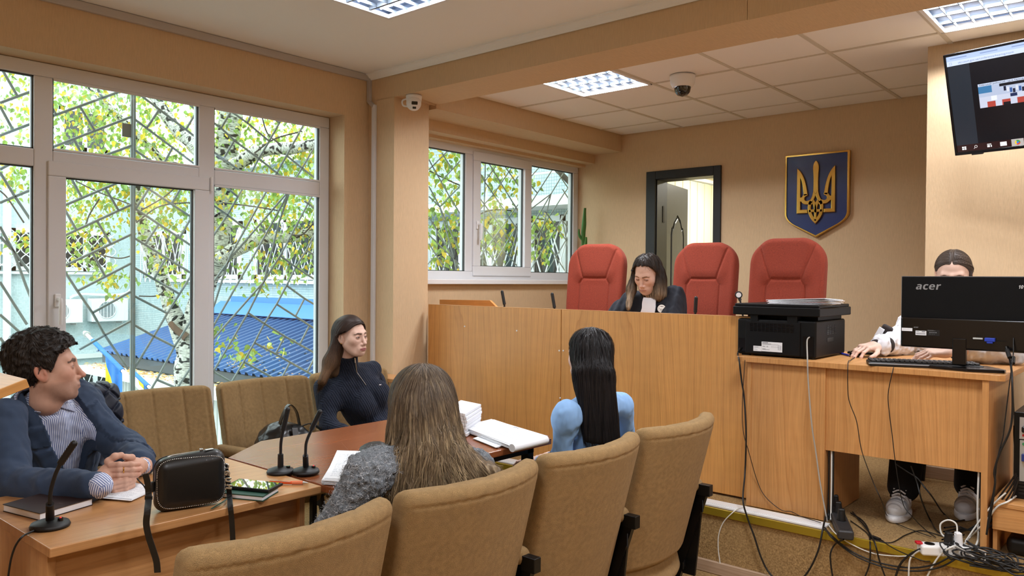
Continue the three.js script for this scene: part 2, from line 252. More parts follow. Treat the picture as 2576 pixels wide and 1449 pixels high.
// ---------- windows ----------
function bars(parent, name, list, mat, r = 0.006) { for (const b of list) part(parent, name, bx(...b, r), mat); }
function pane(parent, y0, y1, z0, z1) {        // z0 > z1
  part(parent, 'pane', bx(GX - 0.032, y0, z1, GX - 0.028, y1, z0), M.glass);
  part(parent, 'gasket', [bx(GX - 0.03, y0 - 0.002, z1, GX - 0.012, y0 + 0.006, z0), bx(GX - 0.03, y1 - 0.007, z1, GX - 0.012, y1 + 0.002, z0), bx(GX - 0.03, y0, z1 - 0.002, GX - 0.012, y1, z1 + 0.007), bx(GX - 0.03, y0, z0 - 0.007, GX - 0.012, y1, z0 + 0.002)], M.gasket);
}
function handle(parent, y, z, x) {
  const h = new THREE.Group(); h.name = 'handle'; parent.add(h); h.position.set(0, 0, 0);
  part(h, 'handle_plate', bx(x, y - 0.035, z - 0.015, x + 0.012, y + 0.035, z + 0.015, 0.005), M.white);
  part(h, 'handle_grip', [cyl([x + 0.01, y + 0.005, z], [x + 0.05, y + 0.005, z], 0.0095), tube([[x + 0.045, y + 0.008, z], [x + 0.052, y - 0.01, z], [x + 0.05, y - 0.06, z], [x + 0.044, y - 0.125, z]], 0.0105, 16)], M.white);
}
const w1 = struct('window_1', [GX, 0.18, -2]), FX0 = GX - 0.07;
const F1 = [[FX0, 2.474, -3.331, GX, 2.546, -0.63], [FX0, 0.18, -3.331, GX, 0.3, -0.63], [FX0, 0.3, -3.331, GX, 2.474, -3.254], [FX0, 0.3, -2.4835, GX, 2.474, -2.384], [FX0, 0.3, -1.579, GX, 2.474, -1.4895], [FX0, 0.3, -0.71, GX, 2.474, -0.63], [FX0, 2.004, -3.254, GX, 2.095, -2.4835], [FX0, 2.004, -2.384, GX, 2.095, -1.579], [FX0, 2.004, -1.4895, GX, 2.095, -0.71]];
bars(w1, 'window_frame', F1, M.pvc);
bars(w1, 'window_bead', [[GX, 2.46, -3.254, GX + 0.006, 2.476, -2.4835], [GX, 2.095, -3.254, GX + 0.006, 2.108, -2.4835], [GX, 1.99, -3.254, GX + 0.006, 2.004, -2.4835], [GX, 2.46, -2.384, GX + 0.006, 2.476, -1.579], [GX, 2.095, -2.384, GX + 0.006, 2.108, -1.579]], M.pvc, 0.003);
for (const [y0, y1, a, b] of [[2.095, 2.474, -2.4835, -3.254], [0.3, 2.004, -2.4835, -3.254], [2.095, 2.474, -1.579, -2.384], [2.095, 2.474, -0.71, -1.4895], [0.3, 2.004, -0.71, -1.4895]]) pane(w1, y0, y1, a, b);
bars(w1, 'sash', [[GX - 0.05, 1.962, -2.446, GX + 0.014, 2.04, -1.552], [GX - 0.05, 0.3, -2.446, GX + 0.014, 0.46, -1.552], [GX - 0.05, 0.46, -2.446, GX + 0.014, 1.962, -2.352], [GX - 0.05, 0.46, -1.64, GX + 0.014, 1.962, -1.552]], M.pvc);
pane(w1, 0.46, 1.962, -1.64, -2.352);
handle(w1, 1.31, -1.596, GX + 0.014);
part(w1, 'hinge', cyl([GX + 0.016, 1.96, -2.456], [GX + 0.016, 2.045, -2.456], 0.008), M.white);
part(w1, 'window_sill', bx(GX, 0.165, -3.337, WX + 0.05, 0.19, -0.63, 0.006), M.white);
const w2 = struct('window_2', [GX, 1.4, -5]);
bars(w2, 'window_frame', [[FX0, 2.474, -6.266, GX, 2.54, -4.0], [FX0, 1.43, -6.266, GX, 1.503, -4.0], [FX0, 1.503, -6.266, GX, 2.474, -6.19], [FX0, 1.503, -5.552, GX, 2.474, -5.44], [FX0, 1.503, -4.775, GX, 2.474, -4.692], [FX0, 1.503, -4.06, GX, 2.474, -4.0]], M.pvc);
bars(w2, 'sash', [[GX - 0.05, 2.428, -5.535, GX + 0.014, 2.505, -4.775], [GX - 0.05, 1.468, -5.535, GX + 0.014, 1.548, -4.775], [GX - 0.05, 1.548, -5.535, GX + 0.014, 2.428, -5.442], [GX - 0.05, 1.548, -4.862, GX + 0.014, 2.428, -4.775]], M.pvc);
pane(w2, 1.503, 2.474, -4.06, -4.692); pane(w2, 1.548, 2.428, -4.862, -5.442); pane(w2, 1.503, 2.474, -5.552, -6.19);
handle(w2, 1.89, -4.818, GX + 0.014);
part(w2, 'window_sill', bx(GX, 1.397, BZ, -4.40, 1.436, -3.87, 0.005), M.white);

// ---------- door in the back wall and the room behind ----------
const door = struct('door_1', [-3.68, DAIS, BZ]), doorMat = std(0x0e0d0d, 0.45, { bumpMap: rep(woodTex, 4, 1), bumpScale: 0.0008 }), leafMat = std(0x474c4f, 0.35, { bumpMap: rep(woodTex, 6, 1), bumpScale: 0.0008 });
part(door, 'door_casing', bx(-3.76, DAIS, BZ, -3.665, 2.425, BZ + 0.02, 0.004), doorMat); part(door, 'door_casing', bx(-3.10, DAIS, BZ, -3.03, 2.425, BZ + 0.02, 0.004), doorMat); part(door, 'door_casing', bx(-3.665, 2.352, BZ, -3.10, 2.425, BZ + 0.02, 0.004, 'x'), doorMat);
part(door, 'door_jamb', bx(-3.69, DAIS, BZ - 0.18, -3.655, 2.37, BZ, 0.002), doorMat); part(door, 'door_jamb', bx(-3.105, DAIS, BZ - 0.18, -3.07, 2.37, BZ, 0.002), doorMat); part(door, 'door_jamb', bx(-3.66, 2.345, BZ - 0.18, -3.10, 2.37, BZ, 0.002, 'x'), doorMat);
part(door, 'strike_plate', bx(-3.656, 1.97, BZ - 0.13, -3.650, 2.12, BZ - 0.10), std(0x25221f, 0.4, { metalness: 0.6 }));
{
  const leaf = new THREE.Group(); leaf.name = 'door_leaf'; leaf.position.set(-0.02, 0, -0.19); leaf.rotation.y = 1.745; door.add(leaf);
  const arch = (o) => [[0.12 - o, 0.3], [0.48 + o, 0.3], [0.48 + o, 1.55 + o * 0.4], [0.455 + o * 0.8, 1.62 + o * 0.6], [0.425 + o * 0.6, 1.62 + o], [0.38 + o * 0.4, 1.69 + o], [0.30, 1.735 + o], [0.22 - o * 0.4, 1.69 + o], [0.175 - o * 0.6, 1.62 + o], [0.145 - o * 0.8, 1.62 + o * 0.6], [0.12 - o, 1.55 + o * 0.4]];
  const board = extrude([[0, 0], [0.6, 0], [0.6, 2.02], [0, 2.02]], 0.036, 0, [arch(0.012)]); lpart(leaf, 'leaf_board', boxUV(board.toNonIndexed(), 'y'), leafMat);
  lpart(leaf, 'leaf_panel', [boxUV(extrude(arch(-0.03), 0.02, 0.012).translate(0, 0, 0.008).toNonIndexed(), 'y'), boxUV(extrude(arch(0.014), 0.012).translate(0, 0, 0.012).toNonIndexed(), 'y')], leafMat);
}
const r2 = struct('wall_office'), cream = std(0xe6dfc0, 0.9);
part(r2, 'office_walls', [bx(-5.2, 0, -10.6, -4.45, 1.2, -6.45), bx(-5.2, 2.62, -10.6, -4.45, 3.0, -6.45), bx(-4.75, 1.2, -7.0, -4.45, 2.62, -6.45), bx(-4.75, 1.2, -10.6, -4.45, 2.62, -10.2), bx(-4.75, 0, -10.8, -1.8, 3.0, -10.6), bx(-2.0, 0, -10.6, -1.8, 3.0, -6.45)], cream);
structMesh('ceiling_office', bx(-4.75, 2.80, -10.8, -1.8, 3.0, -6.45), std(0xe4dfce, 0.9)); structMesh('floor_office', bx(-4.75, 0.1, -10.8, -1.8, DAIS, -6.45), M.carpet);
const blinds = thing('vertical_blinds', 'cream vertical blinds covering the window of the room behind the open door', 'blinds', [-4.38, 1.15, -8.6]);
const blindMat = phys(0xf3efd2, 0.9, { transmission: 0.45, thickness: 0 });
part(blinds, 'headrail', bx(-4.42, 2.60, -10.2, -4.34, 2.64, -6.9, 0.004), M.white);
for (let z = -10.15, i = 0; z < -6.95; z += 0.088, i++) part(blinds, 'slat', moved(cbx(0.105, 1.44, 0.002), [-4.38 + 0.006 * (i % 2), 1.87, z], Math.PI / 2), blindMat);
{ const r = new THREE.RectAreaLight(new THREE.Color(1, 0.98, 0.9), ROOM2, 1.2, 0.3); r.position.set(-3.2, 2.78, -8.2); r.rotation.x = -Math.PI / 2; r.name = 'office_lamp'; scene.add(r);
  const ol = thing('office_lamp', 'ceiling lamp of the room behind the open door', 'ceiling lamp', [-3.2, 2.8, -8.2]); lpart(ol, 'lamp_body', bx(-0.62, -0.012, -0.17, 0.62, 0, 0.17), M.white); lpart(ol, 'lamp_diffuser', bx(-0.6, -0.016, -0.15, 0.6, -0.012, 0.15), tubeGlow); }

// ---------- outside: grilles, courtyard, birch, neighbouring wings ----------
const grilleMat = std(0x8a9492, 0.6);
function grille(name, label, base, runs, r) {
  const G = thing(name, label, 'window grille', base, 'window grilles');
  for (const run of runs) part(G, 'bar', run.slice(1).map((p, i) => cyl(run[i], p, r, r, 6)), grilleMat);
  return G;
}
const GR = grille('window_grille', 'welded grey bars outside the large window beside the table', [-4.79, 0.2, -2.5], [
  [[-4.79,2.352,-1.413],[-4.79,2.443,-1.566]], [[-4.79,2.528,-1.424],[-4.79,2.406,-1.493]], [[-4.79,2.179,-1.413],[-4.79,2.268,-1.566]], [[-4.79,2.335,-1.413],[-4.79,2.218,-1.474]], [[-4.79,2.001,-1.413],[-4.79,2.08,-1.526]], [[-4.79,1.986,-1.413],[-4.79,1.872,-1.478],[-4.79,1.73,-1.567],[-4.79,1.536,-1.684]], [[-4.79,1.824,-1.413],[-4.79,1.952,-1.643]], [[-4.79,1.698,-1.413],[-4.79,1.573,-1.475],[-4.79,1.438,-1.567],[-4.79,1.248,-1.685]], [[-4.79,1.645,-1.413],[-4.79,1.573,-1.475],[-4.79,1.381,-1.538],[-4.79,1.251,-1.585]], [[-4.79,1.405,-1.413],[-4.79,1.174,-1.542]], [[-4.79,1.232,-1.413],[-4.79,1.112,-1.527]], [[-4.79,1.109,-1.414],[-4.79,.985,-1.489]],
  [[-4.79,2.299,-1.623],[-4.79,2.537,-2.049]], [[-4.79,2.127,-1.623],[-4.79,2.388,-2.095]], [[-4.79,2.02,-1.704],[-4.79,2.216,-2.096]], [[-4.79,2.399,-1.811],[-4.79,2.279,-1.887]], [[-4.79,2.207,-1.778],[-4.79,2.075,-1.855]], [[-4.79,2.407,-1.643],[-4.79,2.335,-1.685]], [[-4.79,2.517,-1.904],[-4.79,2.472,-1.932]],
  [[-4.79,2.546,-2.118],[-4.79,2.282,-2.572]], [[-4.79,2.377,-2.116],[-4.79,2.106,-2.572]], [[-4.79,2.461,-2.265],[-4.79,2.339,-2.19]], [[-4.79,2.511,-2.517],[-4.79,2.365,-2.434]], [[-4.79,2.551,-2.413],[-4.79,2.488,-2.512]], [[-4.79,2.232,-2.345],[-4.79,2.101,-2.276]], [[-4.79,2.195,-2.117],[-4.79,2.083,-2.313]],
  [[-4.79,1.81,-1.684],[-4.79,2.006,-2.05]], [[-4.79,1.64,-1.684],[-4.79,1.866,-2.097]], [[-4.79,1.472,-1.684],[-4.79,1.689,-2.097]], [[-4.79,1.354,-1.798],[-4.79,1.518,-2.098]], [[-4.79,2.026,-1.745],[-4.79,1.888,-1.819]], [[-4.79,1.952,-1.949],[-4.79,1.828,-2.023]], [[-4.79,1.86,-1.704],[-4.79,1.701,-1.791]], [[-4.79,1.755,-1.905],[-4.79,1.629,-1.979]], [[-4.79,1.573,-1.879],[-4.79,1.439,-1.948]],
  [[-4.79,2.009,-2.132],[-4.79,1.817,-2.47]], [[-4.79,1.846,-2.12],[-4.79,1.591,-2.547]], [[-4.79,1.668,-2.118],[-4.79,1.418,-2.548]], [[-4.79,1.49,-2.119],[-4.79,1.335,-2.391]], [[-4.79,2.011,-2.227],[-4.79,1.847,-2.125]], [[-4.79,2.026,-2.422],[-4.79,1.898,-2.346]], [[-4.79,1.814,-2.47],[-4.79,1.688,-2.398]], [[-4.79,1.755,-2.26],[-4.79,1.64,-2.185]], [[-4.79,1.552,-2.307],[-4.79,1.424,-2.234]],
  [[-4.79,1.577,-1.664],[-4.79,1.45,-1.74],[-4.79,1.354,-1.798],[-4.79,1.23,-1.878],[-4.79,1.096,-1.948],[-4.79,.886,-2.081]], [[-4.79,1.227,-1.878],[-4.79,1.347,-2.093]], [[-4.79,1.021,-1.81],[-4.79,1.096,-1.948],[-4.79,1.172,-2.094]], [[-4.79,1.321,-2.119],[-4.79,1.213,-2.318]], [[-4.79,1.147,-2.12],[-4.79,1.075,-2.235],[-4.79,1.004,-2.364]], [[-4.79,1.565,-2.548],[-4.79,1.448,-2.471],[-4.79,1.213,-2.318],[-4.79,1.075,-2.235],[-4.79,.887,-2.118]], [[-4.79,1.326,-2.575],[-4.79,1.168,-2.475],[-4.79,1.004,-2.364],[-4.79,.81,-2.255],[-4.79,.694,-2.183]], [[-4.79,1.012,-2.577],[-4.79,.869,-2.473],[-4.79,.744,-2.383],[-4.79,.684,-2.343]], [[-4.79,.805,-2.26],[-4.79,.742,-2.383]],
  [[-4.79,2.46,-2.571],[-4.79,2.408,-2.67],[-4.79,2.341,-2.763],[-4.79,2.243,-2.945],[-4.79,2.117,-3.16]], [[-4.79,2.544,-2.708],[-4.79,2.471,-2.858],[-4.79,2.372,-3.024]], [[-4.79,2.269,-2.572],[-4.79,2.241,-2.629],[-4.79,2.089,-2.913]], [[-4.79,2.572,-2.765],[-4.79,2.408,-2.67]], [[-4.79,2.578,-2.911],[-4.79,2.471,-2.858]], [[-4.79,2.573,-3.141],[-4.79,2.372,-3.024],[-4.79,2.243,-2.945],[-4.79,2.03,-2.825],[-4.79,1.846,-2.717],[-4.79,1.64,-2.574]], [[-4.79,2.572,-3.327],[-4.79,2.291,-3.162],[-4.79,2.031,-3.007],[-4.79,1.57,-2.732],[-4.79,1.274,-2.633],[-4.79,1.137,-2.576]], [[-4.79,2.512,-3.474],[-4.79,2.417,-3.416],[-4.79,2.217,-3.289],[-4.79,2.026,-3.163],[-4.79,1.581,-2.755],[-4.79,1.421,-2.632],[-4.79,1.341,-2.575]], [[-4.79,2.333,-2.76],[-4.79,2.215,-2.69]], [[-4.79,2.547,-3.032],[-4.79,2.507,-3.104]], [[-4.79,2.291,-3.162],[-4.79,2.217,-3.289],[-4.79,2.117,-3.477]],
  [[-4.79,1.931,-2.573],[-4.79,1.897,-2.63],[-4.79,1.846,-2.717],[-4.79,1.769,-2.841]], [[-4.79,2.032,-2.702],[-4.79,1.974,-2.787]], [[-4.79,2.077,-3.208],[-4.79,1.699,-2.981],[-4.79,1.14,-2.633],[-4.79,1.042,-2.577]], [[-4.79,2.076,-3.202],[-4.79,1.828,-3.107],[-4.79,1.417,-2.989]], [[-4.79,2.112,-3.425],[-4.79,1.591,-3.115],[-4.79,1.412,-2.989],[-4.79,1.05,-2.634],[-4.79,.991,-2.577]], [[-4.79,1.412,-2.989],[-4.79,1.201,-2.87],[-4.79,.846,-2.635],[-4.79,.761,-2.578]], [[-4.79,1.885,-3.478],[-4.79,1.637,-3.329],[-4.79,1.514,-3.241],[-4.79,1.384,-3.167],[-4.79,1.255,-3.088],[-4.79,1.124,-2.993],[-4.79,.998,-2.918],[-4.79,.874,-2.839],[-4.79,.747,-2.753],[-4.79,.676,-2.702]], [[-4.79,1.591,-3.115],[-4.79,1.514,-3.241],[-4.79,1.384,-3.481]], [[-4.79,1.637,-3.329],[-4.79,1.558,-3.48]], [[-4.79,1.384,-3.167],[-4.79,1.291,-3.315],[-4.79,1.204,-3.482]], [[-4.79,1.255,-3.088],[-4.79,1.024,-3.484]], [[-4.79,1.201,-2.87],[-4.79,1.124,-2.993],[-4.79,1.029,-3.153],[-4.79,.853,-3.485]], [[-4.79,.998,-2.918],[-4.79,.909,-3.084],[-4.79,.681,-3.486]], [[-4.79,.874,-2.839],[-4.79,.695,-3.152]], [[-4.79,.855,-2.577],[-4.79,.747,-2.747]], [[-4.79,1.291,-3.315],[-4.79,1.171,-3.243]], [[-4.79,1.09,-3.353],[-4.79,.972,-3.28]], [[-4.79,1.029,-3.153],[-4.79,.914,-3.084]], [[-4.79,.872,-3.408],[-4.79,.763,-3.341]], [[-4.79,.837,-3.193],[-4.79,.726,-3.123]], [[-4.79,1.987,-3.307],[-4.79,1.897,-3.478]],
], 0.0075);
part(GR, 'grille_post', [bx(-4.80, 0.1, -2.1045, -4.785, 2.75, -2.0945), bx(-4.80, 0.1, -2.121, -4.785, 2.75, -2.111)], grilleMat);
part(GR, 'lock_plate', bx(-4.797, 2.265, -2.094, -4.79, 2.345, -2.045, 0.002), std(0x77716a, 0.6));
grille('window_grille', 'welded grey bars outside the smaller window behind the red chairs', [-4.79, 1.4, -5.2], [
  [[-4.79,2.427,-4.52],[-4.79,2.379,-4.556],[-4.79,2.145,-4.758],[-4.79,1.881,-5.006]], [[-4.79,2.342,-4.52],[-4.79,2.568,-4.788]], [[-4.79,2.501,-4.666],[-4.79,2.375,-4.79]], [[-4.79,2.26,-4.663],[-4.79,2.549,-4.989]], [[-4.79,2.045,-4.647],[-4.79,2.324,-4.991]], [[-4.79,2.204,-4.522],[-4.79,2.045,-4.647],[-4.79,1.615,-4.821],[-4.79,1.479,-4.862]], [[-4.79,2.121,-4.522],[-4.79,2.045,-4.647]], [[-4.79,2.045,-4.647],[-4.79,1.481,-5.01]], [[-4.79,1.95,-4.524],[-4.79,1.612,-4.821],[-4.79,1.466,-4.935]], [[-4.79,1.802,-4.525],[-4.79,1.612,-4.821],[-4.79,1.481,-5.01]], [[-4.79,1.73,-4.526],[-4.79,1.465,-4.765]], [[-4.79,1.535,-4.487],[-4.79,1.657,-4.623]], [[-4.79,2.337,-4.877],[-4.79,2.228,-5.002]],
  [[-4.79,2.549,-5.209],[-4.79,1.482,-5.185]], [[-4.79,2.521,-5.215],[-4.79,2.231,-5.512],[-4.79,1.925,-5.828]], [[-4.79,2.427,-5.102],[-4.79,2.31,-5.202],[-4.79,2.207,-5.32],[-4.79,2.023,-5.531],[-4.79,1.747,-5.83]], [[-4.79,2.31,-5.202],[-4.79,2.457,-5.338]], [[-4.79,2.496,-5.587],[-4.79,2.207,-5.32],[-4.79,2.108,-5.199],[-4.79,1.99,-5.081]], [[-4.79,2.505,-5.442],[-4.79,2.218,-5.794]], [[-4.79,2.188,-5.104],[-4.79,2.108,-5.199],[-4.79,1.772,-5.596]], [[-4.79,2.492,-5.749],[-4.79,2.363,-5.623]], [[-4.79,2.292,-5.823],[-4.79,1.693,-5.208],[-4.79,1.569,-5.085]], [[-4.79,2.133,-5.825],[-4.79,1.508,-5.269]], [[-4.79,2.02,-5.709],[-4.79,1.611,-5.547],[-4.79,1.522,-5.453]], [[-4.79,1.912,-5.18],[-4.79,1.569,-5.656]], [[-4.79,1.798,-5.108],[-4.79,1.485,-5.487]], [[-4.79,1.659,-5.136],[-4.79,1.484,-5.323]],
  [[-4.79,2.36,-5.822],[-4.79,2.277,-5.95]], [[-4.79,2.42,-5.851],[-4.79,2.544,-6.002]], [[-4.79,2.578,-6.236],[-4.79,2.199,-5.884],[-4.79,2.105,-5.796]], [[-4.79,2.285,-6.169],[-4.79,2.567,-6.421]], [[-4.79,2.573,-6.191],[-4.79,2.282,-6.561]], [[-4.79,2.465,-6.559],[-4.79,2.316,-6.391],[-4.79,1.783,-5.878]], [[-4.79,2.285,-6.169],[-4.79,2.096,-5.826]], [[-4.79,2.285,-6.169],[-4.79,1.98,-6.06],[-4.79,1.681,-5.922]], [[-4.79,2.285,-6.169],[-4.79,1.927,-5.858]], [[-4.79,2.301,-6.596],[-4.79,1.504,-5.833]], [[-4.79,2.349,-6.357],[-4.79,2.146,-6.598]], [[-4.79,2.113,-6.07],[-4.79,1.701,-6.605]], [[-4.79,1.987,-5.918],[-4.79,1.535,-6.403]], [[-4.79,2.028,-6.6],[-4.79,1.511,-6.11]], [[-4.79,2.034,-6.362],[-4.79,1.865,-6.602]], [[-4.79,2.03,-6.362],[-4.79,1.658,-6.502]],
], 0.006);

// courtyard
structMesh('ground_courtyard', bx(-60, -3.2, -60, -4.9, -3.0, 40), std(0x5d5f55, 1));
structMesh('wall_outer', [bx(-5.0, -3, -6.4, OX, 0.1, 3.4), bx(-4.9, 3.0, -10.7, 2.9, 6.2, 3.4)], std(0xb9c4c4, 0.9));
const mosaic = (cell, joint) => dataTex(512, 512, (u, v) => { const n = 20, a = u * n, b = v * n, fx = Math.abs(a - Math.floor(a) - 0.5) * 2, fy = Math.abs(b - Math.floor(b) - 0.5) * 2, k = 0.9 + 0.05 * n2(Math.floor(a) * 3.1, Math.floor(b) * 2.7) - 0.02 * n2(u * 3, v * 3), j = Math.max(smooth(0.82, 0.92, fx), smooth(0.82, 0.92, fy)); return mix3([k * 0.95, k, k], joint, j); }, { repeat: [1 / (n20(cell)), 1 / (n20(cell))] });
function n20(cell) { return cell * 20; }
const faca = std(0xdfe6e6, 0.8, { map: mosaic(0.034, [0.72, 0.8, 0.83]) }), facb = std(0xd2dadb, 0.8, { map: mosaic(0.045, [0.55, 0.64, 0.67]) });
const concrete = std(0xd6d9d6, 0.9), paneDark = phys(0x20282a, 0.08, { specularIntensity: 1 }), outWhite = std(0xe4e8ea, 0.6);
const FX = -20, FZ = -8.8;
const bldA = thing('building', 'pale mosaic-tiled building facing the big window with outdoor air conditioners', 'building', [FX, -3, 0]);
part(bldA, 'facade', [bx(FX - 6, -3, -9.0, FX, 9, -6.7), bx(FX - 6, -3, -6.7, FX, 4.1, 12)], faca);
part(bldA, 'ledge', [bx(FX, -0.52, -8.6, FX + 0.12, -0.42, 2), bx(FX, 1.47, -8.3, FX + 0.1, 1.53, -4.4)], concrete);
part(bldA, 'drainpipe', cyl([FX + 0.14, -3, -6.0], [FX + 0.14, 5.1, -6.0], 0.08), outWhite);
function outWindow(parent, axis, a0, a1, y0, y1, plane, posts, lattice) {      // a window of the wings: frame, panes, white lattice in front
  const B = (u0, v0, d0, u1, v1, d1) => axis === 'x' ? bx(plane + d0, v0, u0, plane + d1, v1, u1) : bx(u0, v0, plane + d0, u1, v1, plane + d1);
  const w = new THREE.Group(); w.name = 'window'; parent.add(w);
  const f = [B(a0, y0, 0.0, a1, y0 + 0.09, 0.05), B(a0, y1 - 0.09, 0.0, a1, y1, 0.05)];
  for (let k = 0; k <= posts; k++) { const u = lerp(a0 + 0.05, a1 - 0.05, k / posts); f.push(B(u - 0.05, y0, 0, u + 0.05, y1, 0.05)); }
  part(w, 'window_frame', f, outWhite);
  for (let k = 0; k < posts; k++) part(w, 'pane', B(lerp(a0 + 0.05, a1 - 0.05, k / posts) + 0.04, y0 + 0.08, 0.005, lerp(a0 + 0.05, a1 - 0.05, (k + 1) / posts) - 0.04, y1 - 0.08, 0.02), paneDark);
  const L = [], P = (u, v) => axis === 'x' ? [plane + 0.12, v, u] : [u, v, plane + 0.12];
  if (lattice === 'wave') for (let u = a0; u < a1 + 0.1; u += 0.22) for (const s of [-1, 1]) { const pts = []; for (let v = y0; v <= y1; v += 0.06) pts.push(P(u + s * 0.1 * Math.cos((v - y0) * Math.PI / 0.24), v)); L.push(tube(pts, 0.012, pts.length * 2, 4)); }
  if (lattice === 'fan') for (let k = 0; k < 9; k++) for (const s of [-1, 1]) { const u = lerp(a0, a1, k / 8); L.push(cyl(P(u, y0 - 0.1), P(clamp(u + s * 0.45 * (1 + 0.5 * rnd()), a0, a1), y1 - 0.3 * rnd()), 0.011, 0.011, 5)); }
  if (L.length) part(w, 'lattice', L, outWhite);
}
outWindow(bldA, 'x', -8.24, -7.1, 1.55, 2.5, FX, 2, 'wave'); outWindow(bldA, 'x', -7.04, -6.1, 1.55, 2.5, FX, 2, 'wave'); outWindow(bldA, 'x', -5.9, -4.6, 1.55, 2.5, FX, 2, 'wave'); outWindow(bldA, 'x', -8.6, -7.2, -2.4, -0.75, FX, 2, 'fan'); outWindow(bldA, 'x', -8.2, -7.1, 4.4, 5.4, FX, 2, '');
const bldB = thing('building', 'pale tiled side wing with dark windows behind the blue roof', 'building', [-12, -3, FZ]);
part(bldB, 'facade', bx(FX, -3, FZ - 5, -5.3, 3.65, FZ), facb);
part(bldB, 'ledge', [bx(-18, 1.32, FZ, -9.3, 1.38, FZ + 0.12), bx(-9.4, 2.42, FZ, -5.3, 2.56, FZ + 0.55), bx(FX, 3.65, FZ - 5, -5.3, 3.8, FZ + 0.15)], concrete);
part(bldB, 'balcony_rail', [cyl([-9.2, 2.86, FZ + 0.5], [-5.4, 2.86, FZ + 0.5], 0.02), ...[-9.2, -8.4, -7.6, -6.8, -6.0].map((x) => cyl([x, 2.5, FZ + 0.5], [x, 2.87, FZ + 0.5], 0.015))], outWhite);
outWindow(bldB, 'z', -19.3, -17.3, 1.4, 2.5, FZ, 2, 'fan'); outWindow(bldB, 'z', -17.0, -14.9, 1.4, 2.6, FZ, 2, 'fan'); outWindow(bldB, 'z', -14.4, -12.2, 1.4, 2.6, FZ, 2, 'fan'); outWindow(bldB, 'z', -11.9, -9.8, 1.4, 2.6, FZ, 2, 'fan'); outWindow(bldB, 'z', -9.2, -7.3, 0.6, 2.34, FZ, 3, 'fan'); outWindow(bldB, 'z', -7.2, -5.4, 0.6, 2.34, FZ, 3, 'fan');
function airUnit(z, y, w, label) {
  const a = thing('air_conditioner', label, 'air conditioner', [FX, y, z]);
  const body = outWhite; lpart(a, 'unit_case', bx(0.06, 0, -w / 2, 0.36, 0.55, w / 2, 0.02), body);
  lpart(a, 'fan_guard', [moved(new THREE.TorusGeometry(0.2, 0.012, 6, 32), [0.365, 0.28, 0.08], Math.PI / 2), ...[-0.15, -0.08, 0, 0.08, 0.15].map((k) => bx(0.365, 0.28 - Math.sqrt(0.04 - k * k), 0.08 + k - 0.006, 0.372, 0.28 + Math.sqrt(0.04 - k * k), 0.08 + k + 0.006))], body);
  lpart(a, 'fan_opening', moved(new THREE.CylinderGeometry(0.2, 0.2, 0.004, 32), [0.361, 0.28, 0.08], 0, 0, Math.PI / 2), std(0x8d9598, 0.7)); lpart(a, 'bracket', [bx(0, -0.05, -w * 0.35, 0.34, 0, -w * 0.33), bx(0, -0.05, w * 0.33, 0.34, 0, w * 0.35)], std(0x9aa0a0, 0.6));
  return a;
}
airUnit(-8.12, 0.35, 0.84, 'white outdoor air conditioner with round fan on the tiled facade, next to the drooping flag');
airUnit(-7.08, 0.34, 0.84, 'white outdoor air conditioner half hidden by the balcony door handle post');
part(bldA, 'conduit', tube([[FX + 0.1, 0.92, -7.3], [FX + 0.1, 1.0, -7.55], [FX + 0.1, 1.02, -8.6], [FX + 0.1, 1.5, -8.72]], 0.03, 20, 5), outWhite);
// blue lean-to
{
  const S = thing('lean_to_shed', 'lean-to with a blue ribbed metal roof in the courtyard', 'shed', [-12, -3, -7.2]);
  const blue = std(0x355a8c, 0.32, { metalness: 0.45 }), grey = std(0x4b5054, 0.7), siding = std(0xd6dad6, 0.8), X0 = -15.9, X1 = -7.4, yE = 0.0, yR = 0.72, zE = -6.3, zR = -8.7;
  const prof = []; for (let x = X0; x < X1; x += 0.2) prof.push([x, 0], [x + 0.1, 0], [x + 0.12, 0.04], [x + 0.18, 0.04]);
  prof.push([X1, 0]); const top = prof.map(([x, y]) => [x, y]), low = prof.slice().reverse().map(([x, y]) => [x, y - 0.006]);
  const g = extrude([...top, ...low], Math.hypot(zE - zR, yR - yE)); const m = new THREE.Matrix4().makeRotationX(Math.atan2(yR - yE, zE - zR)); g.applyMatrix4(m); g.translate(0, yR, zR); part(S, 'roof_sheet', g, blue);
  part(S, 'ridge_flashing', [beam([X0 + 0.25, yR + 0.09, zR + 0.14], [X1, yR + 0.09, zR + 0.14], 0.42, 0.012, 0, [0, 0.9, 0.6]), bx(X0 + 0.6, yR + 0.1, FZ, X1, yR + 0.32, FZ + 0.04)], std(0x4a83c4, 0.35));
  part(S, 'gutter', bx(X0 + 0.2, yE - 0.2, zE - 0.12, X1, yE - 0.02, zE - 0.04), grey);
  part(S, 'shed_ledge', bx(X0 + 0.1, yE - 0.36, zE - 0.1, X1, yE - 0.24, zE + 0.38), concrete);
  part(S, 'siding', [bx(X0 + 0.3, -3, zE - 0.2, X1, yE - 0.3, zE - 0.1), ...Array.from({ length: 70 }, (_, i) => bx(X0 + 0.3 + i * 0.12, -3, zE - 0.1, X0 + 0.39 + i * 0.12, yE - 0.36, zE - 0.085))], siding);
  part(S, 'shed_wall', bx(X0 + 0.3, -3, zR, X0 + 0.4, yE, zE - 0.1), siding);
}
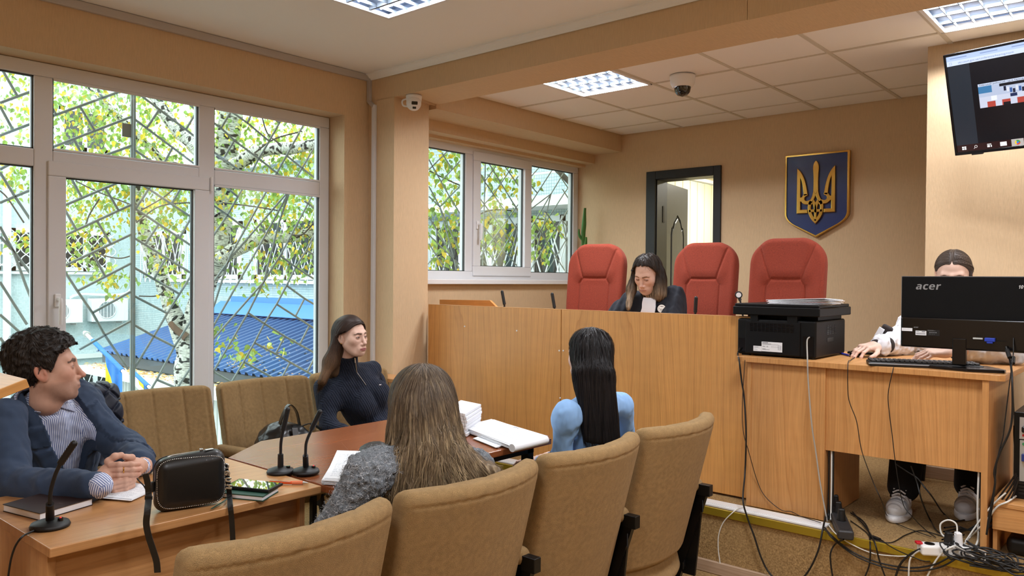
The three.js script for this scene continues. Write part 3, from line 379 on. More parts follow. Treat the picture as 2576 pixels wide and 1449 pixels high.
// leaves: one birch leaf, many copies
const leafGeo = (() => { const g = new THREE.BufferGeometry(), s = 0.5, p = [[0, 0, 0], [0.34 * s, 0.35 * s, 0.1 * s], [0, 1.0 * s, -0.05 * s], [-0.34 * s, 0.35 * s, 0.1 * s], [0.25 * s, 0.08 * s, 0.04 * s], [-0.25 * s, 0.08 * s, 0.04 * s]]; g.setAttribute('position', new THREE.Float32BufferAttribute(p.flat(), 3)); g.setIndex([0, 4, 1, 0, 1, 2, 0, 2, 3, 0, 3, 5]); const q = g.toNonIndexed(); q.computeVertexNormals(); return q; })();
const birchLeafMat = phys(0xffffff, 0.7, { transmission: 0.4, thickness: 0 });
function leaves(parent, name, spots, palette, size, seed, flat) {
  const R = rngOf(seed), im = new THREE.InstancedMesh(leafGeo, birchLeafMat, spots.length), o = new THREE.Object3D(), c = new THREE.Color();
  spots.forEach((p, i) => { o.position.set(...p); o.rotation.set(flat ? -Math.PI / 2 + (R() - 0.5) * 0.8 : Math.PI + (R() - 0.5) * 1.8, R() * 6.28, (R() - 0.5) * 1.6, 'YXZ'); o.scale.setScalar(size * (0.65 + 0.7 * R())); o.updateMatrix(); im.setMatrixAt(i, o.matrix); const k = palette[Math.floor(R() * palette.length)], v = 0.75 + 0.5 * R(); c.set(k).multiplyScalar(v); im.setColorAt(i, c); });
  im.name = name; im.userData.kind = 'stuff'; if (parent) { parent.add(im); im.position.sub(parent.position); } else scene.add(im); return im;
}
function taper(pts, radii, radial = 10, wob = 0.12) {
  const c = new THREE.CatmullRomCurve3(pts.map((p) => V(p))), n = pts.length * 8, g = new THREE.TubeGeometry(c, n, 1, radial, false), p = g.attributes.position, C = c.getSpacedPoints(n);
  for (let i = 0; i <= n; i++) { const t = i / n * (radii.length - 1), k = Math.min(radii.length - 2, Math.floor(t)), r = lerp(radii[k], radii[k + 1], t - k); for (let j = 0; j <= radial; j++) { const q = i * (radial + 1) + j, w = r * (1 + wob * n3(C[i].x * 5 + Math.cos(j / radial * 6.283), C[i].y * 5, C[i].z * 5 + Math.sin(j / radial * 6.283))); p.setXYZ(q, C[i].x + (p.getX(q) - C[i].x) * w, C[i].y + (p.getY(q) - C[i].y) * w, C[i].z + (p.getZ(q) - C[i].z) * w); } }
  g.computeVertexNormals(); const uv = g.attributes.uv, L = c.getLength(); for (let i = 0; i < uv.count; i++) uv.setXY(i, uv.getY(i), uv.getX(i) * L); return g;
}
const birchTex = dataTex(256, 1024, (u, v) => { const l = n2(u * 5, v * 110), b = n2(u * 6 + 20, v * 26), p = n2(u * 4 + 50, v * 9 + 7), d = Math.max(smooth(0.45, 0.7, l) * 0.75, smooth(0.2, 0.5, b * 0.7 + p * 0.6)); const k = 0.84 + 0.08 * n2(u * 20, v * 40); return mix3([k, k, k * 0.97], [0.17, 0.17, 0.16], d); }, { mirror: true, repeat: [1, 0.7] });
const birch = std(0xe9ebe8, 0.85, { map: birchTex }), twig = std(0x4a443d, 0.9);
{
  const T = thing('birch_tree', 'forked white birch with green and yellow leaves outside the windows', 'tree', [-8.654,.063,-4.417]);
  part(T, 'trunk', taper([...[[-8.659,-.844,-4.4],[-8.668,.062,-4.406],[-8.644,.38,-4.43],[-8.627,.607,-4.449],[-8.597,.97,-4.479],[-8.526,1.333,-4.545]], ...[[-8.22,1.691,-4.549],[-8.2,2.223,-4.574],[-8.174,2.755,-4.605],[-8.133,3.198,-4.646],[-8.111,3.642,-4.671],[-8.079,4.263,-4.708]]], [0.17, 0.15, 0.145, 0.14, 0.12, 0.12, 0.12, 0.13, 0.135, 0.12, 0.11, 0.1]), birch);
  part(T, 'bough', taper([[-8.631,.403,-4.442],[-8.69,.697,-4.396],[-8.769,.968,-4.332],[-8.823,1.171,-4.288],[-8.895,1.42,-4.23],[-8.95,1.623,-4.187],[-9.021,1.826,-4.128],[-9.069,2.052,-4.091],[-9.114,2.324,-4.056],[-9.136,2.686,-4.043],[-9.159,3.094,-4.029]], [0.12, 0.11, 0.1, 0.085, 0.075, 0.07, 0.07, 0.065, 0.06, 0.05, 0.04]), birch);
  part(T, 'bough', taper([[-8.019,1.62,-4.457],[-7.929,1.712,-4.536],[-7.798,1.796,-4.649],[-7.667,1.862,-4.762],[-7.47,1.873,-4.931],[-7.208,1.954,-5.157],[-6.881,2.044,-5.439]], [0.085, 0.08, 0.065, 0.06, 0.055, 0.045, 0.03]), birch);
  part(T, 'bough', taper([[-7.924,2.639,-4.553],[-7.843,2.705,-4.624],[-7.746,2.793,-4.709],[-7.615,2.837,-4.822],[-7.418,2.852,-4.991],[-7.221,2.906,-5.16],[-6.894,3.04,-5.442]], [0.08, 0.075, 0.07, 0.065, 0.055, 0.05, 0.03]), birch);
  part(T, 'bough', taper([[-7.631,2.376,-4.274],[-7.76,2.581,-4.167],[-7.856,2.787,-4.087],[-8.016,2.991,-3.953],[-8.193,3.341,-3.807],[-8.339,3.69,-3.687]], [0.07, 0.07, 0.065, 0.06, 0.055, 0.05]), birch);
  part(T, 'bough', taper([[-8.039,2.118,-4.447],[-8.302,2.592,-4.229],[-8.467,2.677,-4.088],[-8.634,2.87,-3.948],[-8.802,3.085,-3.808],[-8.986,3.321,-3.654],[-9.236,3.621,-3.443]], [0.05, 0.05, 0.045, 0.042, 0.038, 0.03, 0.02]), birch);
  part(T, 'broken_stub', taper([[-8.518,.754,-4.346],[-8.604,.842,-4.274],[-8.663,.922,-4.225]], [0.05, 0.04, 0.03]), std(0x6b5648, 0.9));
  const tw = [[[-8.146,2.165,-3.566],[-8.269,2.224,-3.461],[-8.423,2.303,-3.33],[-8.578,2.402,-3.2]], [[-8.109,1.661,-3.591],[-8.231,1.62,-3.486],[-8.384,1.659,-3.355],[-8.446,1.698,-3.302]], [[-8.099,2.085,-3.605],[-7.872,2.268,-3.802],[-7.692,2.512,-3.96]], [[-8.104,1.984,-3.599],[-7.932,2.147,-3.749],[-7.718,2.189,-3.933],[-7.626,2.17,-4.012]], [[-7.867,2.174,-3.147],[-7.937,2.022,-3.085],[-7.964,1.908,-3.06]], [[-7.859,1.281,-3.799],[-7.951,1.24,-3.72],[-8.073,1.239,-3.615]], [[-6.145,2.631,-3.971],[-6.227,2.736,-3.902],[-6.284,3.017,-3.857]], [[-6.305,2.541,-3.833],[-6.172,2.666,-3.948],[-5.986,2.738,-4.109]], [[-5.895,1.928,-4.175],[-5.974,1.822,-4.106],[-6.054,1.821,-4.037]], [[-6.513,2.098,-3.648],[-6.298,2.065,-3.831],[-6.137,2.032,-3.969]], [[-5.564,2.477,-5.256],[-5.447,2.401,-5.356],[-5.315,2.326,-5.468]], [[-5.435,1.996,-5.623],[-5.258,2.116,-5.777],[-5.079,2.118,-5.93]], [[-5.527,2.118,-6.863],[-5.443,2.097,-6.935],[-5.324,2.009,-7.036]], [[-7.288,1.874,-2.322],[-7.39,2.07,-2.237],[-7.44,2.135,-2.195]], [[-5.812,2.795,-7.551],[-5.738,2.701,-7.613],[-5.657,2.596,-7.681]]];
  part(T, 'twigs', tw.map((p, i) => tube(p, i === 14 ? 0.035 : 0.007, 16, 5)), twig);
  const spots = [], R = rngOf(31), blob = (list, r, n0, flat = 0.7, n = Math.round(n0 * 1.9)) => { for (const c of list) for (let i = 0; i < n; i++) { const a = R() * 6.283, u = R() * 2 - 1, q = Math.cbrt(R()) * r, s = Math.sqrt(1 - u * u); spots.push([c[0] + q * s * Math.cos(a), c[1] + q * u * flat, c[2] + q * s * Math.sin(a)]); } };
  blob([[-9.648,3.548,-2.958],[-9.673,2.991,-2.928],[-9.538,2.607,-3.038],[-9.224,3.381,-3.319],[-9.218,2.996,-3.318],[-9.025,3.126,-3.485],[-8.988,2.784,-3.512],[-8.795,2.915,-3.68],[-8.768,3.343,-3.709],[-8.47,2.961,-3.958],[-8.442,3.304,-3.987],[-8.281,3.348,-4.127],[-8.21,2.964,-4.181],[-8.175,2.707,-4.208],[-8.369,2.662,-4.041],[-8.663,2.788,-3.791],[-8.897,3.299,-3.597],[-9.324,3.637,-3.236],[-8.609,3.644,-3.849],[-8.059,3.778,-4.323],[-9.425,3.85,-3.154]], 0.6, 70);
  blob([[-8.18,3.24,-4.87],[-8.039,3.015,-4.987],[-7.903,3.152,-5.106],[-7.795,2.791,-5.193],[-7.662,3.109,-5.312],[-7.622,2.702,-5.34],[-8.171,2.606,-4.868],[-7.93,2.608,-5.074],[-7.723,2.52,-5.251],[-7.56,3.246,-5.401],[-7.381,2.704,-5.547],[-8.114,3.467,-4.93],[-8.281,3.058,-4.781]], 0.55, 75);
  blob([[-9.113,2.398,-3.4],[-9.014,2.27,-3.483],[-8.885,2.357,-3.594],[-9.075,2.013,-3.426],[-9.138,1.798,-3.37],[-8.947,2.1,-3.538],[-8.753,2.187,-3.705],[-8.789,2.487,-3.678],[-9.135,1.584,-3.369],[-9.008,1.8,-3.481]], 0.38, 42);
  blob([[-8.495,2.361,-3.929],[-8.395,2.191,-4.012],[-8.301,2.406,-4.096],[-8.234,2.279,-4.151],[-8.328,2.021,-4.067],[-8.431,2.448,-3.985],[-8.198,2.022,-4.178],[-8.358,1.849,-4.038]], 0.4, 34);
  blob([[-7.779,2.283,-4.541],[-7.65,2.37,-4.653],[-7.487,2.329,-4.792],[-7.324,2.288,-4.931],[-7.225,2.204,-5.014],[-7.387,2.116,-4.875],[-7.712,2.113,-4.596],[-7.256,2.032,-4.986],[-7.581,2.029,-4.707],[-7.35,1.774,-4.901],[-7.444,1.516,-4.817],[-7.705,1.642,-4.595],[-7.606,1.472,-4.678],[-7.251,1.69,-4.985],[-7.156,1.862,-5.069]], 0.38, 34);
  blob([[-8.976,2.418,-2.859],[-8.974,2.297,-2.859],[-9.098,2.457,-2.754],[-9.058,1.732,-2.778],[-8.937,1.814,-2.883],[-8.259,1.418,-3.459],[-8.336,1.458,-3.393],[-8.227,1.338,-3.485],[-7.864,1.624,-3.8],[-7.846,1.463,-3.813],[-7.798,1.262,-3.851]], 0.2, 16);
  blob([[-6.498,.97,-3.644],[-6.281,.796,-3.827],[-6.122,.869,-3.965],[-6.361,.725,-3.758],[-6.469,.83,-3.667]], 0.16, 9);
  blob([[-5.522,2.592,-5.294],[-5.421,2.631,-5.381],[-5.333,2.594,-5.456],[-5.506,2.439,-5.306],[-5.388,2.325,-5.405],[-5.502,2.133,-5.305],[-5.413,2.057,-5.38],[-5.354,1.981,-5.429],[-5.529,1.979,-5.28],[-5.439,1.827,-5.354],[-5.524,1.673,-5.279],[-5.493,1.521,-5.303],[-5.357,2.211,-5.43],[-5.409,1.751,-5.379],[-5.324,1.905,-5.454]], 0.24, 20);
  blob([[-5.264,2.548,-5.778],[-5.173,2.431,-5.854],[-5.085,2.55,-5.932],[-5.231,2.352,-5.803],[-5.111,2.235,-5.905],[-5.258,2.076,-5.777],[-5.167,1.999,-5.853],[-5.048,2,-5.955],[-5.225,1.88,-5.802],[-5.076,1.843,-5.929],[-5.023,2.354,-5.982],[-5.164,1.763,-5.852],[-5.269,1.841,-5.763]], 0.22, 16);
  blob([[-5.527,2.118,-6.863],[-5.459,2.074,-6.921],[-5.392,2.097,-6.978],[-5.525,1.941,-6.863],[-5.49,1.808,-6.891],[-5.408,1.986,-6.964],[-5.488,1.72,-6.891]], 0.15, 13);
  leaves(T, 'foliage', spots, [0x93b552, 0xa9c661, 0x7fa04c, 0xb4d070, 0x9cbb5b, 0x8aa860, 0xe0c038, 0xe9cc40, 0xc3c24a], 0.115, 32);
  const fallen = [], F = rngOf(44); for (let i = 0; i < 900; i++) fallen.push([-15.7 + F() * 8.2, -0.225 + F() * 0.04, -6.28 + F() * 0.34]);
  for (let i = 0; i < 260; i++) { const t = Math.pow(F(), 2); fallen.push([-12.5 + F() * 4.5, 0.06 + 0.3 * t * 0.95, -6.4 - t * 2.4 * 0.42]); }
  const fl = leaves(null, 'fallen_leaves', fallen, [0xd8a13a, 0xc98a35, 0xe0b84c, 0xb9803c, 0xd9c27a], 0.11, 45, true); tag(fl, 'yellow fallen leaves on the ledge and ribs of the blue roof', 'leaves');
}
// flags on slanting poles
const flagBlue = std(0x2f78c8, 0.8), flagYellow = std(0xf2dc2c, 0.8);
function flag(label, tip, foot, t0, t1, drop, seed, split) {
  const A = V(foot), B = V(tip), f = thing('flag', label, 'flag', foot), D = B.clone().sub(A), at = (u, v) => { const s = lerp(t1, t0, u), q = A.clone().addScaledVector(D, s), k = 0.045 * Math.sin(u * 13 + seed + v * 1.5) * (0.25 + v); return [q.x + k + 0.04 * v, q.y - 0.02 - drop * v * (1 - 0.12 * u), q.z + 0.7 * k]; };
  const cloth = (u0, u1) => { const g = new THREE.PlaneGeometry(1, 1, 20, 20), p = g.attributes.position; for (let i = 0; i < p.count; i++) { const v = 0.5 - p.getY(i), u = lerp(u0(v), u1(v), p.getX(i) + 0.5); p.setXYZ(i, ...at(u, v)); } g.computeVertexNormals(); return g; };
  part(f, 'flagpole', cyl(foot, tip, 0.014, 0.014, 10), outWhite); part(f, 'finial', [cyl(tip, add3(tip, D.clone().normalize().toArray(), 0.07), 0.03, 0.012, 10)], outWhite);
  part(f, 'pole_sleeve', cyl(A.clone().lerp(B, t0).toArray(), A.clone().lerp(B, 0.9).toArray(), 0.019, 0.017, 10), flagBlue);
  part(f, 'blue_band', cloth(split, () => 1), flagBlue); part(f, 'yellow_band', cloth(() => 0, split), flagYellow);
}
flag('drooping blue and yellow flag with white pole tip behind the seated man', [-6.986,.948,-2.698], [-5.566,.553,-2.593], 0.42, 0.68, 0.72, 1, (v) => clamp((v - 0.06) * 1.7, 0, 0.62));
flag('second blue and yellow flag mostly hidden behind the grille post', [-6.994,.606,-3.082], [-6.147,.52,-2.885], 0.3, 0.75, 0.16, 3, () => 0.5);

// ---------- furniture ----------
// a flat slab whose outline is given by corners on one height (world), thick upwards
function slab(c, t, r = 0) {
  let pts = c.map((p) => [p[0], -p[2]]); let area = 0; pts.forEach((p, i) => { const q = pts[(i + 1) % pts.length]; area += p[0] * q[1] - q[0] * p[1]; }); if (area < 0) pts = pts.reverse();
  const g = extrude(pts, t - 2 * r, r); g.rotateX(-Math.PI / 2); g.translate(0, c[0][1] + r, 0); return boxUV(g, 'z');
}
function sheet(c, lift = 0) { const g = new THREE.BufferGeometry(), p = c.map((q) => [q[0], q[1] + lift, q[2]]); g.setAttribute('position', new THREE.Float32BufferAttribute([p[0], p[1], p[2], p[0], p[2], p[3]].flat(), 3)); g.setAttribute('uv', new THREE.Float32BufferAttribute([0, 0, 1, 0, 1, 1, 0, 0, 1, 1, 0, 1], 2)); g.computeVertexNormals(); if (g.attributes.normal.getY(0) < 0) { g.setAttribute('position', new THREE.Float32BufferAttribute([p[0], p[2], p[1], p[0], p[3], p[2]].flat(), 3)); g.setAttribute('uv', new THREE.Float32BufferAttribute([0, 0, 1, 1, 1, 0, 0, 0, 0, 1, 1, 1], 2)); g.computeVertexNormals(); } return g; }

// the long judges' bench
{
  const B = thing('judges_bench', 'long wood-veneer judges bench with two front panels across the platform', 'bench', [-2.9, DAIS, -4]);
  part(B, 'front_panel', bx(-4.06, DAIS + 0.012, -3.856, -2.892, 1.258, -3.834, 0.002), M.bench); part(B, 'front_panel', bx(-2.888, DAIS + 0.012, -3.856, -1.668, 1.258, -3.834, 0.002), M.bench);
  part(B, 'edge_band', bx(-4.06, 1.258, -3.856, -1.668, 1.2605, -3.834, 0.001, 'x'), M.edge);
  part(B, 'end_panel', bx(-1.69, DAIS, -4.4, -1.668, 1.05, -3.857), M.bench); part(B, 'end_panel', bx(-4.06, DAIS, -4.4, -4.04, 1.05, -3.857), M.bench);
  part(B, 'worktop', bx(-4.04, 1.05, -4.42, -1.69, 1.075, -3.857, 0.003, 'x'), M.bench);
  const sh = extrude([[-4.3, 1.075], [-3.73, 1.075], [-3.73, 1.245], [-3.79, 1.288], [-4.3, 1.282]], 0.022); sh.translate(0, 0, -4.20); part(B, 'shelf_upright', boxUV(sh.toNonIndexed(), 'x'), M.bench);
  part(B, 'screw_cap', [[-3.702,1.12,-3.833],[-2.902,1.008,-3.833],[-2.871,1.01,-3.833],[-3.242,1.113,-3.833],[-2.892,.721,-3.833]].map((p) => moved(new THREE.CylinderGeometry(0.005, 0.005, 0.003, 12), p, 0, Math.PI / 2)), M.white);
}
solid('black_board', bx(-4.098, DAIS, -4.0, -4.068, 1.19, -3.87, 0.002), M.black, 'narrow black board edge between the wall column and the judges bench', 'board');

// the clerk's desk
{
  const D = thing('clerk_desk', 'wood-veneer clerk desk on the platform carrying printer and monitor', 'desk', [-1.15, DAIS, -4.05]);
  part(D, 'desk_top', slab([[-1.705, 1.04, -3.722], [-0.578, 1.04, -3.722], [-0.562, 1.04, -3.74], [-0.562, 1.04, -4.52], [-1.705, 1.04, -4.36]], 0.026, 0.002), M.desk);
  part(D, 'pedestal_front', bx(-1.648, DAIS + 0.004, -3.768, -1.292, 1.04, -3.745, 0.001), M.desk); part(D, 'pedestal_side', bx(-1.302, DAIS + 0.004, -4.26, -1.279, 1.04, -3.742, 0.001), M.desk); part(D, 'pedestal_side', bx(-1.66, DAIS + 0.004, -4.26, -1.64, 1.04, -3.742, 0.001), M.desk); part(D, 'pedestal_back', bx(-1.64, DAIS + 0.004, -4.28, -1.3, 1.04, -4.26), M.desk);
  part(D, 'modesty_panel', bx(-1.279, 0.653, -3.775, -0.640, 1.04, -3.755, 0.001), M.desk);
  part(D, 'desk_leg', bx(-0.640, DAIS + 0.004, -4.34, -0.616, 1.04, -3.728, 0.001), M.desk);
}
// high red swivel chairs
function redChair(label, at, turn) {
  const C = thing('judge_chair', label, 'chair', at, 'high red judges chairs'); C.rotation.y = turn;
  const lines = [[[-0.095, 0.66], [0.095, 0.66]], [[-0.095, 0.66], [-0.165, 0.87]], [[0.095, 0.66], [0.165, 0.87]], [[-0.095, 0.66], [-0.125, 0.62]], [[-0.125, 0.62], [-0.13, 0.1]], [[0.095, 0.66], [0.12, 0.62]], [[0.12, 0.62], [0.12, 0.1]]];
  const seg = (x, y, [a, b]) => { const dx = b[0] - a[0], dy = b[1] - a[1], h = clamp(((x - a[0]) * dx + (y - a[1]) * dy) / (dx * dx + dy * dy)); return Math.hypot(x - a[0] - dx * h, y - a[1] - dy * h); };
  const f = (x, y, z) => {
    const hw = 0.214 + 0.018 * smooth(0, 0.6, y) - 0.03 * smooth(0.75, 0.92, y), cx = Math.abs(x) - hw + 0.12, cy = Math.abs(y - 0.46) - 0.46 + 0.12, out = Math.hypot(Math.max(cx, 0), Math.max(cy, 0)) + Math.min(Math.max(cx, cy), 0) - 0.12;
    let d = 1; for (let i = 0; i < 7; i++) d = Math.min(d, seg(x, y, lines[i]) * (i === 0 ? 0.75 : 1));
    const front = 0.052 + 0.016 * smooth(0.6, 0.72, y) * (1 - smooth(0.12, 0.2, Math.abs(x))) + 0.01 * (1 - smooth(0.05, 0.24, Math.abs(x))) - 0.008 * Math.exp(-d * d / 0.00004) - 0.0035 * Math.exp(-d * d / 0.0006), zz = z - 0.03 * Math.pow(Math.abs(x) / 0.22, 2) ;
    const slabD = Math.abs(zz - front / 2 + 0.025) - front / 2 - 0.025 + 0.03, a = Math.max(out + 0.035, 0), b = Math.max(slabD + 0.005, 0);
    return (Math.hypot(a, b) + Math.min(Math.max(out + 0.035, slabD + 0.005), 0) - 0.035) * 0.85;
  };
  const back = lpart(C, 'backrest', boxUV(sculpt(f, [-0.27, -0.03, -0.12], [0.27, 0.96, 0.14], 0.0075), 'y'), M.velour); back.position.set(0, 0.47, -0.20); back.rotation.x = -0.13;
  lpart(C, 'seat', bx(-0.25, 0.40, -0.2, 0.25, 0.52, 0.28, 0.05), M.velour);
  for (const s of [-1, 1]) lpart(C, 'armrest', [bx(s * 0.29 - 0.03, 0.64, -0.15, s * 0.29 + 0.03, 0.68, 0.18, 0.018), bx(s * 0.29 - 0.015, 0.42, -0.02, s * 0.29 + 0.015, 0.65, 0.03, 0.01)], M.black);
  lpart(C, 'gas_column', cyl([0, 0.06, 0], [0, 0.41, 0], 0.03), M.metal);
  for (let k = 0; k < 5; k++) { const a = k * 1.2566, c = Math.cos(a), s = Math.sin(a); lpart(C, 'base_leg', beam([0, 0.1, 0], [0.3 * c, 0.06, 0.3 * s], 0.04, 0.03, 0.008), M.black); lpart(C, 'caster', moved(new THREE.CylinderGeometry(0.028, 0.028, 0.04, 14), [0.29 * c, 0.03, 0.29 * s], -a, Math.PI / 2), M.black); }
  return C;
}
const red = redChair('high red velour judges chair standing empty nearest to the window', [-3.315, DAIS, -4.62], 0.12);
copyOf(red, 'high red velour judges chair of the woman in the black robe, before the door', [-2.56, DAIS, -4.83], 0.05);
copyOf(red, 'high red velour judges chair standing empty below the blue shield, behind the printer', [-1.87, DAIS, -4.55], 0.04);

// upholstered row seats: facing +x in their own axes
function rowSeat(label, at, turn, group) {
  const S = thing('auditorium_chair', label, 'chair', at, group); S.rotation.y = turn;
  const lean = (y) => -0.26 * (y - 0.45), back = (x, y, z) => {
    const xx = x + 0.30 - lean(y) + 0.075 * (1 - (z / 0.285) ** 2) - 0.04, hz = 0.285, cz = Math.abs(z) - hz + 0.03, cy = Math.abs(y - 0.555) - 0.305 + 0.03, out = Math.hypot(Math.max(cz, 0), Math.max(cy, 0)) + Math.min(Math.max(cz, cy), 0) - 0.03;
    let g = 0; for (const k of [-0.15, 0, 0.15]) { const d = (z - k) ** 2; g += 0.007 * Math.exp(-d / 0.00003) + 0.003 * Math.exp(-d / 0.0006); }
    g += 0.005 * Math.exp(-((Math.abs(z) - 0.255) ** 2) / 0.00004);
    const seam = 0.004 * Math.exp(-((y - 0.818) ** 2) / 0.00002), w = 0.04, sx = Math.max(xx - w + g * (xx > 0 ? 1 : 0), -xx - w + seam + 0.012 * smooth(0.82, 0.86, y)), a = Math.max(out + 0.022, 0), b = Math.max(sx + 0.022, 0);
    return (Math.hypot(a, b) + Math.min(Math.max(out + 0.022, sx + 0.022), 0) - 0.022) * 0.85;
  };
  lpart(S, 'backrest', boxUV(sculpt(back, [-0.56, 0.22, -0.32], [-0.12, 0.89, 0.32], 0.0085), 'y'), M.plush);
  const seatF = (x, y, z) => sdBox(x, y, z, -0.03, 0.38 + 0.03 * x - 0.015 * (1 - (z / 0.25) ** 2), 0, 0.25, 0.065, 0.25, 0.045);
  lpart(S, 'seat', boxUV(sculpt(seatF, [-0.32, 0.27, -0.28], [0.26, 0.49, 0.28], 0.0105), 'y'), M.plush);
  lpart(S, 'seat_shell', (() => { const f = (x, y, z) => sdBox(x, y, z, -0.24 - 0.3 * (0.3 - y) + 0.075 * ((z / 0.285) ** 2) , 0.22, 0, 0.03, 0.085, 0.275, 0.028) * 0.85; return boxUV(sculpt(f, [-0.42, 0.1, -0.32], [-0.05, 0.34, 0.32], 0.0105), 'y'); })(), M.plush);
  const pad = (x, y, z) => sdBox(x, y, z, -0.09, 0.535 + 0.06 * x - 0.02 * smooth(0.05, 0.16, x), 0.305, 0.235, 0.028, 0.036, 0.026);
  const arm = lpart(S, 'armrest', boxUV(sculpt(pad, [-0.35, 0.47, 0.25], [0.18, 0.6, 0.36], 0.008), 'x'), M.plush);
  lpart(S, 'armrest_support', [extrude([[-0.30, 0.10], [-0.24, 0.10], [-0.12, 0.44], [0.12, 0.49], [0.12, 0.51], [-0.34, 0.50]], 0.012).translate(0, 0, 0.30)], M.metal);
  for (const s of [1]) { lpart(S, 'back_post', [beam([-0.185, 0.0, s * 0.305], [-0.345, 0.50, s * 0.305], 0.024, 0.034), bx(-0.375, 0.475, s * 0.305 - 0.018, -0.315, 0.525, s * 0.305 + 0.018, 0.003), beam([-0.33, 0.42, s * 0.305], [-0.36, 0.44, s * 0.255], 0.004, 0.05), beam([-0.25, 0.15, s * 0.305], [-0.28, 0.16, s * 0.23], 0.004, 0.03)], M.metal); }
  for (const s of [-1, 1]) { lpart(S, 'leg', [beam([-0.2, 0.28, s * 0.22], [-0.2, 0.0, s * 0.22], 0.03, 0.03), beam([0.12, 0.3, s * 0.22], [0.12, 0.0, s * 0.22], 0.03, 0.03)], M.metal); }
  return S;
}
const SEATX = -3.62, seat0 = rowSeat('mustard upholstered row seat by the window, empty, nearest the quilted jacket', [SEATX, 0, -1.87], 0, 'mustard row seats facing the tables');
copyOf(seat0, 'mustard upholstered row seat by the window with a black backpack on it', [SEATX, 0, -2.49], 0);
copyOf(seat0, 'mustard upholstered row seat occupied by the woman in the navy sweater', [SEATX, 0, -3.09], 0);
copyOf(seat0, 'mustard upholstered row seat of the man in the suit, draped with a quilted jacket', [SEATX, 0, -1.25], 0);
const FRONTX = -1.985;
for (const [z, l] of [[-1.10, 'mustard row seat seen from behind, closest to the camera, empty before the handbag'], [-1.715, 'mustard row seat seen from behind with the blonde woman in it'], [-2.335, 'mustard row seat seen from behind between the blonde and the black-haired woman'], [-2.955, 'mustard row seat seen from behind at the far end, before the bench']]) { const c = copyOf(seat0, l, [FRONTX, 0, z], Math.PI); c.userData.group = 'mustard row seats seen from behind'; }

// tables
function table(label, x0, x1, z0, z1, mat, corner) {
  const T = thing('table', label, 'table', [(x0 + x1) / 2, 0, (z0 + z1) / 2]);
  part(T, 'table_top', bx(x0, 0.725, z0, x1, 0.75, z1, corner, 'z'), mat);
  part(T, 'end_panel', bx(x0 + 0.06, 0.0, z1 - 0.032, x1 - 0.05, 0.725, z1 - 0.012, 0.001), mat); part(T, 'end_panel', bx(x0 + 0.06, 0.0, z0 + 0.03, x1 - 0.05, 0.725, z0 + 0.05, 0.001), mat);
  part(T, 'front_panel', bx(x1 - 0.085, 0.2, z0 + 0.05, x1 - 0.067, 0.725, z1 - 0.032, 0.001, 'z'), mat);
  return T;
}
table('light brown table with notebook, handbag and the suited man leaning on it', -2.80, -2.175, -1.575, -0.752, M.tableA, 0.003);
{
  const T = thing('table', 'dark reddish table with paper stacks before the blonde woman', 'table', [-2.4, 0, -2.18]);
  part(T, 'table_top', slab([[-2.135, 0.72, -1.60], [-2.80, 0.72, -1.60], [-2.98, 0.72, -1.85], [-2.98, 0.72, -2.78], [-2.16, 0.72, -2.78], [-2.11, 0.72, -2.73]], 0.025, 0.003), M.tableB);
  for (const [x, z] of [[-2.2, -1.68], [-2.2, -2.68], [-2.85, -1.9], [-2.85, -2.68]]) part(T, 'leg', bx(x - 0.02, 0, z - 0.02, x + 0.02, 0.72, z + 0.02, 0.003), M.metal);
  part(T, 'under_frame', [bx(-2.86, 0.68, -2.7, -2.18, 0.72, -2.66), bx(-2.22, 0.68, -2.68, -2.18, 0.72, -1.68)], M.metal);
}
{
  const T = thing('side_table', 'small light wood side table in the corner beyond the woman in navy', 'table', [-4.0, 0, -3.42]);
  part(T, 'table_top', bx(-4.34, 0.765, -3.535, -3.62, 0.79, -3.36, 0.003, 'x'), M.tableA); for (const x of [-4.3, -3.68]) part(T, 'leg', bx(x - 0.02, 0, -3.52, x + 0.02, 0.765, -3.38, 0.003), M.tableA);
}
{
  const L = thing('lectern', 'light wood lectern corner jutting in at the picture edge before the man', 'lectern', [-2.25, 0, -0.5]);
  const g = cbx(0.5, 0.021, 0.4, 0.002, 'x'); g.translate(-0.25, -0.0105, 0.2); g.rotateX(0.33); g.translate(-1.953, 1.211, -0.628); part(L, 'lectern_top', g, M.edge);
  part(L, 'lectern_post', bx(-2.45, 0, -0.5, -2.30, 1.12, -0.38, 0.004), M.tableA); part(L, 'lectern_foot', bx(-2.45, 0.0, -0.62, -2.10, 0.03, -0.25, 0.004), M.tableA);
}

